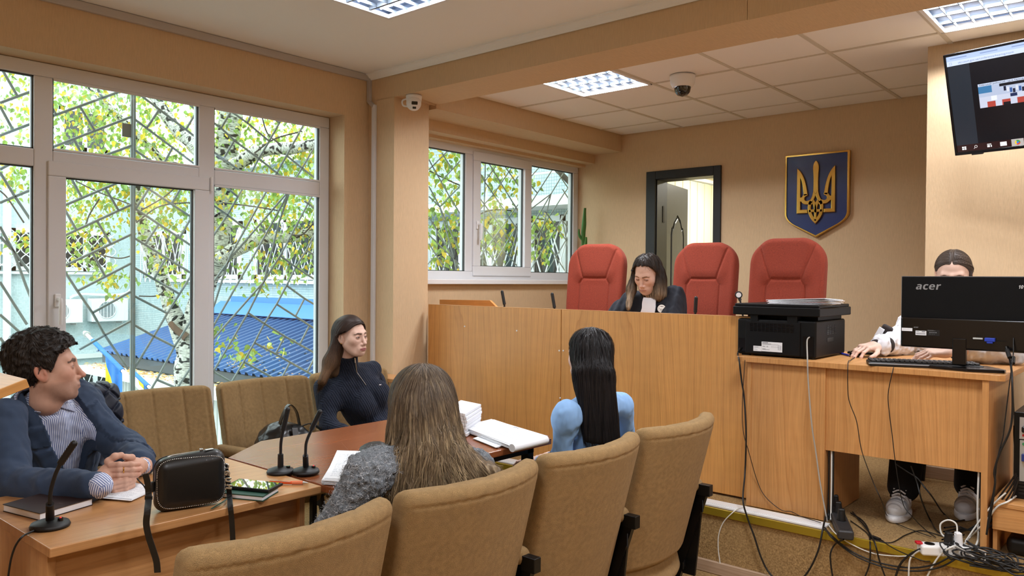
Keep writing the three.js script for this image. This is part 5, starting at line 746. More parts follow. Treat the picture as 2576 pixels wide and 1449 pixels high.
function handGeo(o, m, skin, mirror) {
  const f0 = handField(o), f = mirror ? (x, y, z) => f0(-x, y, z) : f0, g = sculpt(f, [-0.095, -0.075, -0.13], [0.095, 0.215, 0.04], 0.0028, (x, y, z) => { const k = 0.04 * n3(x * 90, y * 90, z * 90), tip = smooth(0.1, 0.17, y) * 0.25; return mix3(skin.map((v) => v * (1 + k)), [skin[0], skin[1] * 0.7, skin[2] * 0.65], tip); });
  return g.applyMatrix4(m);
}
function basisAt(o, y, z) { const Y = V(y).normalize(), Z = V(z); Z.addScaledVector(Y, -Z.dot(Y)).normalize(); return new THREE.Matrix4().makeBasis(Y.clone().cross(Z), Y, Z).setPosition(...o); }
const neckOf = (h, N) => ({ pts: [add3(N, [0, -0.02, 0]), V(0, -0.09, -0.03 + 1.2 * (h.neckz ?? 0)).applyMatrix4(headMatrix(h)).toArray()], r: [(h.neck ?? 0.05) - 0.004, (h.neck ?? 0.05) - 0.003], k: 0.03 });
const settle = (f, p, off = 0) => { for (let k = 0; k < 8; k++) { const c = f(...p), e = 0.003, g = [f(p[0] + e, p[1], p[2]) - c, f(p[0], p[1] + e, p[2]) - c, f(p[0], p[1], p[2] + e) - c], l = Math.hypot(...g) || 1; p = add3(p, g, (off - c) / l); } return p; };   // a point moved on to a surface
function person(label, base, geos) { const p = solid('person', merge(geos), skinMat, label, 'person'); const g = p.geometry; g.translate(-base[0], -base[1], -base[2]); p.position.set(...base); return p; }
function bodyUnder(t, limbs, skin, extra = []) { return dress(t, limbs, { fat: -0.004, cell: 0.012, colour: () => skin }).geo; }
const cloth = (color, more = {}) => phys(color, 0.9, { bumpMap: rep(fineNoise, 12), bumpScale: 0.0008, sheen: 0.2, sheenColor: new THREE.Color(0.4, 0.45, 0.55), ...more });
const capHair = (r = 0.013, top = 0) => (x, y, z) => sdEll(x, y, z, 0, 0.03 + top * 0.5, -0.014, 0.0745 + r, 0.082 + r + top, 0.092 + r);

// ----- the man in the suit -----
{
  const H = { c: [-3.1,1.109,-1.059], f: [0.36, -0.93], pitch: -0.08, roll: 0.0, s: 1.05, jaw: 0.05, nose: 1.02, neck: 0.054, neckz: 0.02, skin: [0.58, 0.34, 0.25], lip: [0.45, 0.2, 0.16], lipK: 0.6, brow: [0.05, 0.035, 0.03], browW: 1.3, stubble: 0.42, flush: 0.9, linerK: 0.35, look: [0.2, 0, 1], iris: [0.1, 0.06, 0.04] };
  const RS = [-3.03,.957,-.908], LS = [-3.17,.92,-1.206], RE = [-2.86,.765,-.876], RW = [-2.531,.8,-.993], LE = [-3.02,.793,-1.307], LW = [-2.735,.785,-1.237];
  const N = [-3.15,.979,-1.079], t = { p: [-3.42, 0.44, -1.17], n: N, lat: [LS[0] - RS[0], LS[1] - RS[1], LS[2] - RS[2]], w: 1.1, sh: [LS, RS] };
  const skin = H.skin, hip = (s) => [-3.38, 0.52, -1.17 + s * 0.09], knee = (s) => [-2.95, 0.53, -1.15 + s * 0.13], foot = (s) => [-2.93, 0.06, -1.12 + s * 0.13];
  const arms = [{ pts: [RS, RE, RW], r: [0.052, 0.044, 0.034] }, { pts: [LS, LE, LW], r: [0.052, 0.044, 0.034] }];
  // clasped hands: the fingers of either hand wrap over the other
  const CU = V(0.39, 0, -0.92), CW = V(0.92, 0, 0.39), cm = new THREE.Matrix4().makeBasis(CU, V(0, 1, 0), CW).setPosition(...[-2.589,.809,-1.104]), inv = cm.clone().invert();
  const rw = V(RW).applyMatrix4(inv).toArray(), lw = V(LW).applyMatrix4(inv).toArray();
  const clasp = sculpt((x, y, z) => {
    let d = smin(sdCap(x, y, z, rw, [-0.05, -0.012, -0.004], 0.027, 0.026), sdEll(x, y, z, -0.028, 0.002, -0.004, 0.036, 0.036, 0.026), 0.02); d = smin(d, smin(sdCap(x, y, z, lw, [0.045, 0.012, -0.03], 0.026, 0.026), sdEll(x, y, z, 0.026, 0.004, -0.018, 0.034, 0.036, 0.026), 0.02), 0.006);
    const fin = (p, r) => { let f = 1; for (let k = 0; k + 1 < p.length; k++) f = smin(f, sdCap(x, y, z, p[k], p[k + 1], r * (1.05 - 0.07 * k), r * (0.98 - 0.07 * k)), 0.002); for (let k = 1; k + 1 < p.length; k++) f = smin(f, Math.hypot(x - p[k][0], y - p[k][1], z - p[k][2]) - r * 1.07, 0.003); d = smin(d, f, 0.0032); };
    for (let i = 0; i < 4; i++) { const v = 0.034 - 0.0165 * i, L = [0.004, 0.009, 0.005, -0.006][i]; fin([[-0.03, v - 0.002, 0.014], [-0.006, v, 0.026], [0.026 + L * 0.5, v - 0.004, 0.022], [0.046 + L, v - 0.009, 0.004]], [0.009, 0.0092, 0.0088, 0.0078][i]); }
    for (let j = 0; j < 4; j++) { const v = -0.006 - 0.0135 * j, L = [0.003, 0.006, 0.003, -0.006][j]; if (j === 0) continue; fin([[0.034, v + 0.004, 0.006], [0.012, v, 0.030], [-0.022 - L * 0.5, v - 0.004, 0.036], [-0.043 - L, v - 0.008, 0.028]], [0.009, 0.0092, 0.0088, 0.0078][j]); }
    fin([[-0.034, 0.02, -0.002], [-0.036, 0.042, 0.004], [-0.018, 0.056, 0.006], [0.0, 0.058, 0.002]], 0.0118); fin([[0.034, 0.026, -0.02], [0.03, 0.044, -0.012], [0.012, 0.05, -0.004]], 0.0112);
    return d; }, [-0.13, -0.085, -0.12], [0.12, 0.085, 0.06], 0.0026, (x, y, z, n) => { const tip = Math.max(smooth(-0.04, -0.052, x) * smooth(0.0, -0.01, y), smooth(0.04, 0.052, x)) * smooth(0.0, 0.02, z) * 0.5, k = 0.04 * n3(x * 90, y * 90, z * 90); return mix3(skin.map((v) => v * (1.08 + k)), [skin[0] * 1.05, skin[1] * 0.78, skin[2] * 0.74], tip); }).applyMatrix4(cm);
  const man = person('man in navy suit jacket and striped shirt with clasped hands at the light table', [-3.2, 0.0, -1.15], [headGeo(H, 0.0024), bodyUnder(t, [...arms, neckOf(H, N)], skin), clasp]);
  eyesInto(man, H);
  const hair = (x, y, z) => { const thick = 0.013 + 0.012 * smooth(0.0, 0.09, y) + 0.006 * n3(x * 40, y * 40, z * 40), d = sdEll(x, y, z, 0, 0.034, -0.016, 0.0745 + thick * 0.75, 0.082 + thick, 0.092 + thick), line = z > 0.05 ? lerp(0.056, 0.072, smooth(0.05, 0.09, z)) : z > 0.012 ? lerp(-0.005, 0.056, smooth(0.018, 0.05, z)) : z > -0.03 ? lerp(0.004, 0.024, 1 - smooth(-0.03, 0.012, z)) * (z > -0.012 ? 1 : 0) + (z <= -0.012 ? lerp(-0.085, 0.0, smooth(-0.034, -0.012, z)) : 0) : -0.088; return smax(d, line - y, 0.012); };
  const dk = (p, t, id) => { const k = 0.45 + 1.1 * id; return [0.030 * k, 0.023 * k, 0.019 * k]; };
  hairInto(man, H.c, hair, { lo: [-0.12, -0.11, -0.15], hi: [0.12, 0.16, 0.13], cell: 0.004, colour: () => [0.016, 0.012, 0.01] },
    { seed: 3, n: 9000, len: 0.028, seg: 4, lift: 0.005, width: 0.0007, stick: 0.72, wob: 0.3, start: (R) => { const a = R() * 6.283, u = R() * 1.7 - 0.7, s = Math.sqrt(Math.max(0, 1 - u * u)); return [0.1 * s * Math.cos(a), 0.03 + 0.11 * u, 0.11 * s * Math.sin(a)]; }, ok: (p) => p[1] > -0.085, flow: (p) => p[2] > 0 && p[1] > 0.06 ? [p[0] * 2 - 0.35, 0.45, 0.55] : [p[0] * 1.5, -0.75, p[2] < -0.03 ? -0.25 : 0.35], colour: dk }, 'short thick dark brown hair', headMatrix(H));
  // shirt, jacket
  const stripe = dataTex(256, 8, (u) => { const s = (u * 16) % 1; return s < 0.34 ? [0.30, 0.37, 0.60] : [0.86, 0.89, 0.95]; }, { repeat: [10, 10] });
  const shirt = std(0xffffff, 0.8, { map: stripe });
  const sh = dress(t, [{ pts: [RS, RE, add3(RW, V(RW).sub(V(RE)).normalize().toArray(), 0.03)], r: [0.055, 0.05, 0.038] }, { pts: [LS, LE, LW], r: [0.055, 0.05, 0.034] }, { pts: [add3(N, [0, -0.05, 0]), add3(N, [0, -0.005, 0])], r: [0.075, 0.060], k: 0.03 }], { fat: 0.008, cell: 0.008, warp: folds(0.003, 22) });
  const Fm = sh.F, uvIn = (g) => { const q = g.clone().applyMatrix4(Fm.m.clone().invert()); boxUV(q.index ? q = q : q, 'y'); return g; };
  const shg = sh.geo.toNonIndexed(); { const loc = shg.clone().applyMatrix4(Fm.m.clone().invert()); const u = boxUV(loc, 'y'); shg.setAttribute('uv', u.attributes.uv); }
  part(man, 'shirt', shg, shirt, 'blue and white striped shirt');
  const nA = Fm.to(...N), nB = Fm.to(...V(0, -0.1, -0.03).applyMatrix4(headMatrix(H)).toArray());
  const col = (x, y, z) => { const q = Fm.to(x, y, z), k = (q[1] - nA[1]) / (nB[1] - nA[1]), qx = q[0] - lerp(nA[0], nB[0], k), qz = q[2] - lerp(nA[2], nB[2], k), hgt = q[1] - nA[1] + 0.006 + 0.22 * qz, r = Math.hypot(qx, qz / 1.05), want = 0.0635 + 0.34 * clamp(0.040 - hgt, 0, 0.07); let d = Math.abs(r - want) - 0.0032; d = Math.max(d, hgt - 0.042, -0.016 - hgt - 0.6 * Math.max(0, qz - 0.025)); if (qz > 0) d = Math.max(d, 0.010 + 0.22 * Math.max(0, 0.035 - hgt) - Math.abs(qx)); return d * 0.8; };
  const cg = boxUV(sculpt(col, ...boundsOf([N], 0.14), 0.004), 'y'); part(man, 'shirt_collar', cg, shirt);
  const jacketMat = cloth(0x2a3a52, { sheen: 0.25 });
  const V0 = (y) => 0.008 + 0.066 * smooth(0.2, 0.56, y);
  const jk = dress(t, [{ pts: [RS, RE, RW], r: [0.068, 0.06, 0.047], k: 0.06 }, { pts: [LS, LE, add3(LW, V(LW).sub(V(LE)).normalize().toArray(), -0.03)], r: [0.066, 0.06, 0.047], k: 0.06 }, { pts: [add3(N, [0, -0.06, 0]), add3(N, [-0.015, -0.01, 0])], r: [0.095, 0.078], k: 0.04 }], {
    fat: 0.026, cell: 0.008, warp: (q, w) => { const lap = q[2] > 0.02 && q[1] > 0.24 && q[1] < 0.56 ? smooth(0.062, 0.056, Math.abs(Math.abs(q[0]) - V0(q[1]) - 0.0)) * (Math.abs(q[0]) > V0(q[1]) ? 1 : 0) * (q[1] > 0.478 && q[1] < 0.49 ? 0 : 1) : 0; return folds(0.0055, 11)(q, w) + 0.007 * lap + 0.004 * n3(w[0] * 30, w[1] * 10, w[2] * 30) * smooth(0.3, 0.1, q[1]); },
    cut: (q, p, tv) => { const neck = 0.069 - Math.hypot(q[0] - nA[0], q[2] - nA[2]) , open = q[2] > 0.0 && q[1] > 0.1 && tv < 0.05 ? V0(q[1]) - Math.abs(q[0]) : -1; return Math.max(q[1] > 0.5 ? Math.min(neck, q[1] - 0.50 + 0.0) : -1, open); } });
  part(man, 'suit_jacket', boxUV(jk.geo, 'y'), jacketMat);
  const tr = dress({ ...t, n: add3(t.p, [0.1, 0.3, 0]), w: 1 }, [], { fat: 0 }).f, legs = (x, y, z) => { let d = sdEll(x, y, z, -3.40, 0.53, -1.17, 0.17, 0.12, 0.19); for (const s of [-1, 1]) d = smin(d, limb(x, y, z, [hip(s), knee(s), foot(s)], [0.09, 0.07, 0.055]), 0.04); return d * 0.9; };
  part(man, 'trousers', boxUV(sculpt(legs, [-3.62, 0.02, -1.42], [-2.82, 0.68, -0.92], 0.012), 'y'), cloth(0x1d2838));
  for (const s of [-1, 1]) part(man, 'shoe', sculpt((x, y, z) => sdBox(x, y, z, foot(s)[0] + 0.07, 0.045, foot(s)[2], 0.14, 0.042, 0.045, 0.038), [foot(s)[0] - 0.1, 0, foot(s)[2] - 0.07], [foot(s)[0] + 0.24, 0.11, foot(s)[2] + 0.07], 0.008), M.black);
  { const g = new THREE.TorusGeometry(0.0097, 0.0019, 8, 24); g.rotateY(Math.PI / 2 - 0.1); g.translate(0.008, 0.0155, 0.0245); part(man, 'wedding_ring', g.applyMatrix4(cm), M.gold); }
}
// seated legs in trousers (mostly behind the tables)
function legsOf(person, hips, knees, feet, mat, r = [0.085, 0.066, 0.048], shoeMat = M.black) {
  const all = [...hips, ...knees, ...feet], [lo, hi] = boundsOf(all, 0.12), f = (x, y, z) => { let d = sdCap(x, y, z, hips[0], hips[1], 0.1, 0.1); for (let i = 0; i < 2; i++) d = smin(d, limb(x, y, z, [hips[i], knees[i], feet[i]], r), 0.04); return d * 0.9; };
  part(person, 'trousers', boxUV(sculpt(f, lo, hi, 0.012), 'y'), mat);
}
function simpleShoes(person, feet, dir, mat, name = 'shoe') { for (const q of feet) { const m = new THREE.Matrix4().makeRotationY(Math.atan2(dir[0], dir[1])).setPosition(q[0], 0, q[2]); const y0 = q[1]; part(person, name, sculpt((x, y, z) => smin(sdEll(x, y, z, 0, 0.045, 0.1, 0.045, 0.045, 0.12), sdEll(x, y, z, 0, 0.06, 0.0, 0.042, 0.065, 0.055), 0.03), [-0.07, 0.0, -0.09], [0.07, 0.15, 0.25], 0.008).applyMatrix4(m).translate(0, y0 - 0.06, 0), mat); } }

// ----- the woman in the navy sweater -----
{
  const H = { c: [-3.6,1.109,-2.805], f: [0.985, -0.17], pitch: 0.0, roll: 0.03, s: 0.96, jaw: 0.039, nose: 0.92, neck: 0.044, chin: -0.099, skin: [0.74, 0.50, 0.40], lip: [0.42, 0.13, 0.13], brow: [0.07, 0.045, 0.035], browW: 0.9, flush: 0.2, linerK: 0.9, look: [0.25, -0.05, 1], iris: [0.1, 0.07, 0.05] };
  const N = [-3.67,.903,-2.833], RS = [-3.72,.817,-2.699], LS = [-3.72,.822,-3.086], RE = [-3.6,.613,-2.656], RW = [-3.36,.573,-2.705], LE = [-3.66,.614,-3.117], LW = [-3.4,.572,-2.82];
  const t = { p: [-3.60, 0.43, -3.07], n: N, lat: [LS[0] - RS[0], LS[1] - RS[1], LS[2] - RS[2]], w: 0.88, bust: 1.0, sh: [LS, RS] };
  const w = person('woman with long brown hair in a navy half-zip sweater, sitting by the window', [-3.6, 0, -3.07], [headGeo(H, 0.0024), bodyUnder(t, [{ pts: [RS, RE, RW], r: [0.04, 0.034, 0.026] }, { pts: [LS, LE, LW], r: [0.04, 0.034, 0.026] }, neckOf(H, N)], H.skin), handGeo({ curl: [[0.4, 0.5, 0.3], [0.4, 0.5, 0.3], [0.45, 0.5, 0.3], [0.5, 0.5, 0.3]] }, basisAt(RW, [0.7, -0.2, -0.6], [0.3, 0.9, 0.2]), H.skin, true), handGeo({ curl: [[0.4, 0.5, 0.3], [0.4, 0.5, 0.3], [0.45, 0.5, 0.3], [0.5, 0.5, 0.3]] }, basisAt(LW, [0.7, -0.3, 0.5], [0.3, 0.9, -0.2]), H.skin, false)]);
  eyesInto(w, H);
  const neckTop = V(0, -0.112, -0.03).applyMatrix4(headMatrix(H)).toArray(), nAx = V(neckTop).sub(V(N)).normalize().toArray();
  const knit = dataTex(256, 256, (u, v) => { const r = (u * 10) % 1, cab = Math.floor(u * 10) % 3 === 0 ? 0.5 + 0.5 * Math.sin(v * 63 + (r < 0.5 ? 0 : 3.14)) : 1; return clamp(Math.pow(Math.sin(r * Math.PI), 0.7) * (0.55 + 0.45 * cab)); }, { srgbMap: false, repeat: [7, 7] });
  const wool = phys(0x0c1527, 0.95, { bumpMap: knit, bumpScale: 0.004, sheen: 0.25, sheenColor: new THREE.Color(0.25, 0.3, 0.45) });
  const sw = dress(t, [{ pts: [RS, RE, RW], r: [0.054, 0.047, 0.035] }, { pts: [LS, LE, LW], r: [0.054, 0.047, 0.035] }, { pts: [add3(N, [0, -0.02, 0]), neckTop], r: [0.064, 0.0555], k: 0.03 }], { fat: 0.012, cell: 0.007, warp: folds(0.003, 13), cut: (q, p) => (p[0] - neckTop[0]) * nAx[0] + (p[1] - neckTop[1]) * nAx[1] + (p[2] - neckTop[2]) * nAx[2] - 0.004 });
  const lg = sw.geo.toNonIndexed(), loc = boxUV(lg.clone().applyMatrix4(sw.F.m.clone().invert()), 'y'); lg.setAttribute('uv', loc.attributes.uv); const body = part(w, 'sweater', lg, wool, 'navy ribbed half-zip sweater');
  const onF = (p) => settle(sw.f, p, 0.002);
  const zipA = add3(neckTop, [0.056, -0.008, -0.006]), zipB = sw.F.from(0.0, 0.56, 0.105), zipC = sw.F.from(0.0, 0.47, 0.125);
  part(w, 'zip', [cyl(onF(zipA), onF(zipB), 0.0028), cyl(onF(zipB), onF(zipC), 0.0018), cyl(onF(zipA), add3(onF(zipA), [0.004, -0.028, 0]), 0.004)], M.steel);
  part(w, 'chest_logo', [[-0.005, 0x9c1f2c], [0, 0xe8e8ee], [0.0, 0xe8e8ee]].slice(0, 1).map(() => { const q = onF(sw.F.from(0.075, 0.42, 0.14)), g = cbx(0.004, 0.006, 0.014); g.translate(...q); return g; }), std(0xd9d3d8, 0.6));
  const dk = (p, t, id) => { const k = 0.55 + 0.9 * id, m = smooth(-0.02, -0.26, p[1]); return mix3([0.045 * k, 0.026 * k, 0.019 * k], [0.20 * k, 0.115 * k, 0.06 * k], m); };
  const hair = (x, y, z) => {
    let d = capHair(0.012 - 0.008 * smooth(0.0, 0.08, z))(x, y, z); const line = z > 0.02 ? lerp(0.042, 0.082, smooth(0.03, 0.08, z)) - 0.2 * Math.max(0, Math.abs(x) - 0.045) : z > -0.03 ? lerp(0.024, 0.03, smooth(-0.03, 0.02, z)) : -0.3; d = smax(d, line - y, 0.005);
    d = smin(d, sdCap(x, y, z, [0.0, -0.0, -0.055], [-0.015, -0.2, -0.1], 0.062, 0.045), 0.03);
    d = smin(d, sdCap(x, y, z, [-0.052, -0.02, -0.045], [-0.085, -0.14, -0.075], 0.034, 0.038), 0.03); d = smin(d, sdCap(x, y, z, [-0.085, -0.14, -0.075], [-0.145, -0.235, -0.075], 0.036, 0.02), 0.03);
    d = smin(d, sdCap(x, y, z, [0.05, -0.04, -0.05], [0.05, -0.15, -0.03], 0.03, 0.022), 0.03); return d * 0.9; };
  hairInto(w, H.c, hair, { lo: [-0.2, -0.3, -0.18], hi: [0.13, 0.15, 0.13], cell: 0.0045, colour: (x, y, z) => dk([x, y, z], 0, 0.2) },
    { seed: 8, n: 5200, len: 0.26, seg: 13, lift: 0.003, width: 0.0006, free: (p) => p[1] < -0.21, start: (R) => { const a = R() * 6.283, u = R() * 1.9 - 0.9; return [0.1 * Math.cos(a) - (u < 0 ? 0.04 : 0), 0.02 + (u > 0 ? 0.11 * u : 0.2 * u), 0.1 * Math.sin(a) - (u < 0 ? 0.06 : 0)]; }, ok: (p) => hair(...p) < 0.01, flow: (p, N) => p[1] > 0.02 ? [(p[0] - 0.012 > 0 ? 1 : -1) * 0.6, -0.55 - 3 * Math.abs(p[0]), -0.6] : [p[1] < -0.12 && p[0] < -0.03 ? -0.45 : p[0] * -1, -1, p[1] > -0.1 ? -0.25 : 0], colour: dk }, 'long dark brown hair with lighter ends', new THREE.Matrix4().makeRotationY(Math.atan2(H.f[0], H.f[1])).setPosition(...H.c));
  part(w, 'ear_stud', [moved(new THREE.SphereGeometry(0.0035, 10, 8), V(-0.0815, -0.036, -0.006).applyMatrix4(headMatrix(H)).toArray())], M.gold);
  const knees = [[-3.13, 0.52, -2.95], [-3.13, 0.52, -3.17]]; legsOf(w, [[-3.6, 0.50, -2.98], [-3.6, 0.50, -3.16]], knees, knees.map((k) => [k[0] + 0.02, 0.08, k[2]]), cloth(0x10141c), [0.082, 0.062, 0.045]); simpleShoes(w, knees.map((k) => [k[0] + 0.02, 0.06, k[2]]), [1, 0], M.black);
  part(w, 'belt_buckle', moved(new THREE.TorusGeometry(0.016, 0.003, 6, 4), [-3.4,.591,-2.764], 1.0, 0, 0.78), M.steel);
}

// ----- the blonde woman seen from behind -----
{
  const H = { c: [-1.9,1.034,-1.777], f: [-0.97, -0.25], pitch: 0.12, s: 0.97, neck: 0.046, skin: [0.66, 0.42, 0.33], lip: [0.5, 0.2, 0.18], brow: [0.2, 0.13, 0.08] };
  const N = [-1.9,.891,-1.793], LS = [-1.86,.848,-1.503], RS = [-1.86,.784,-1.982], LE = [-1.94,.67,-1.445], RE = [-2,.555,-2.144], LW = [-2.13, 0.60, -1.62], RW = [-2.13, 0.60, -1.82];
  const t = { p: [-1.90, 0.43, -1.71], n: N, lat: [LS[0] - RS[0], LS[1] - RS[1], LS[2] - RS[2]], w: 0.9, sh: [LS, RS] };
  const arms = [{ pts: [LS, LE, LW], r: [0.062, 0.056, 0.042] }, { pts: [RS, RE, RW], r: [0.062, 0.056, 0.042] }];
  const w = person('woman with long blonde-brown hair and grey fuzzy sweater seen from behind', [-1.85, 0, -1.71], [headGeo(H, 0.004), bodyUnder(t, [...arms.map((a) => ({ pts: a.pts, r: [0.04, 0.034, 0.026] })), neckOf(H, N)], H.skin), handGeo({ curl: [[0.3, 0.4, 0.3], [0.3, 0.4, 0.3], [0.3, 0.4, 0.3], [0.3, 0.4, 0.3]] }, basisAt(LW, [-1, -0.05, -0.2], [0, 1, 0]), H.skin, true), handGeo({ curl: [[0.3, 0.4, 0.3], [0.3, 0.4, 0.3], [0.3, 0.4, 0.3], [0.3, 0.4, 0.3]] }, basisAt(RW, [-1, -0.05, 0.2], [0, 1, 0]), H.skin, false)]);
  const fuzzTex = dataTex(256, 256, (u, v) => { const a = tiled((x, y) => n2(x * 22, y * 22), u, v), b = tiled((x, y) => n2(x * 60, y * 30), u, v), k = clamp(0.5 + 0.32 * a + 0.25 * b + 0.2 * (rnd() - 0.5)); return mix3([0.27, 0.29, 0.31], [0.66, 0.68, 0.70], k); }, { repeat: [5, 5] });
  const fuzz = std(0xffffff, 1, { map: fuzzTex, bumpMap: rep(fineNoise, 6), bumpScale: 0.006 });
  const sw = dress(t, arms, { fat: 0.03, cell: 0.009, warp: (q, p) => 0.006 * n3(p[0] * 45, p[1] * 45, p[2] * 45) + 0.005 * n3(p[0] * 16, p[1] * 16, p[2] * 16), colour: undefined });
  part(w, 'sweater', boxUV(sw.geo, 'y'), fuzz, 'grey fuzzy knitted sweater');
  part(w, 'sweater_fuzz', strands(sw.f, { seed: 77, n: 2600, len: 0.022, seg: 3, lift: 0.006, width: 0.0004, stick: 0.3, wob: 1.2, start: (R) => add3(LS, [R() * 0.3 - 0.18, R() * 0.3 - 0.22, R() * 0.3 - 0.12]), flow: (p, N) => add3(N, [0.3, -0.2, 0.1]), colour: (p, t, id) => { const k = 0.25 + 0.45 * id; return [k, k * 1.02, k * 1.05]; } }), std(0xffffff, 1, { vertexColors: true }));
  const U = V(0.683, 0, -0.73), Wd = V(0.73, 0, 0.683), m = new THREE.Matrix4().makeBasis(U, V(0, 1, 0), Wd).setPosition(...H.c);   // axes of the hair: to the side, up, towards the nape
  const hair = (x, y, z) => {
    let d = sdEll(x, y, z, -0.004, 0.016, -0.008, 0.104, 0.108, 0.118); d = smin(d, sdEll(x, y, z, 0.004, -0.09, 0.05, 0.112, 0.15, 0.098), 0.05); d = smin(d, sdEll(x, y, z, 0.025, -0.185, 0.10, 0.145, 0.09, 0.075), 0.06);
    d = smin(d, sdEll(x, y, z, 0.145, -0.208, 0.09, 0.105, 0.036, 0.05), 0.05); d = smin(d, sdEll(x, y, z, -0.085, -0.235, 0.125, 0.058, 0.09, 0.04), 0.05); d = smin(d, sdEll(x, y, z, 0.03, -0.25, 0.135, 0.13, 0.05, 0.045), 0.04);
    const nk = smooth(0.06, -0.04, y); return (d - nk * (0.004 * n3(x * 55, y * 9, z * 55) + 0.006 * n3(x * 22, y * 4, z * 22))) * 0.85; };
  const tone = (p, t, id) => { const band = 0.5 + 0.5 * n3(p[0] * 42, p[1] * 3 + 7, p[2] * 42), m2 = smooth(0.07, -0.16, p[1]), k = 0.55 + 0.75 * id, hi = clamp(smooth(0.55, 0.85, band) * 0.75 + (id > 0.9 ? 0.5 : 0)); return mix3(mix3([0.105 * k, 0.072 * k, 0.045 * k], [0.215 * k, 0.148 * k, 0.083 * k], m2), [0.50 * k, 0.37 * k, 0.21 * k], hi * (0.25 + 0.6 * m2)); };
  hairInto(w, H.c, hair, { lo: [-0.2, -0.36, -0.15], hi: [0.29, 0.15, 0.24], cell: 0.0055, colour: (x, y, z) => tone([x, y, z], 0, 0.12) },
    [{ seed: 21, n: 8500, len: 0.27, seg: 13, lift: 0.005, width: 0.00055, wob: 0.14, start: (R) => { const a = R() * 6.283, u = R(), r = u < 0.5 ? 0.14 * Math.sqrt(u * 2) : 0.14; return [r * Math.cos(a), u < 0.5 ? 0.14 : 0.14 - 0.3 * (u - 0.5) * 2, 0.01 + r * Math.sin(a)]; }, flow: (p, N, id) => p[1] > 0.05 ? [p[0] * 6, -0.5, 0.5 * p[2] * 4 + 0.25] : [p[1] < -0.12 ? (p[0] > 0.04 ? 1.2 * smooth(-0.12, -0.21, p[1]) * smooth(0.03, 0.12, p[0]) : -0.12) : 0.1, -1, p[1] < -0.1 ? 0.15 : 0], colour: tone },
      { seed: 22, n: 420, len: 0.2, seg: 12, lift: 0.012, width: 0.0005, wob: 0.35, free: (p) => p[1] < -0.24, start: (R) => [R() * 0.3 - 0.14, -0.1 - 0.1 * R(), 0.17], flow: (p) => [p[0] > 0.06 ? 0.6 : -0.2, -1, 0.1], colour: tone }], 'long blonde-brown hair with fair streaks', m);
  const knees = [[-2.32, 0.5, -1.62], [-2.32, 0.5, -1.83]]; legsOf(w, [[-1.88, 0.50, -1.63], [-1.88, 0.50, -1.80]], knees, knees.map((k) => [k[0] + 0.05, 0.08, k[2]]), cloth(0x15171c), [0.085, 0.064, 0.046]); simpleShoes(w, knees.map((k) => [k[0] + 0.05, 0.06, k[2]]), [-1, 0], M.black);
}

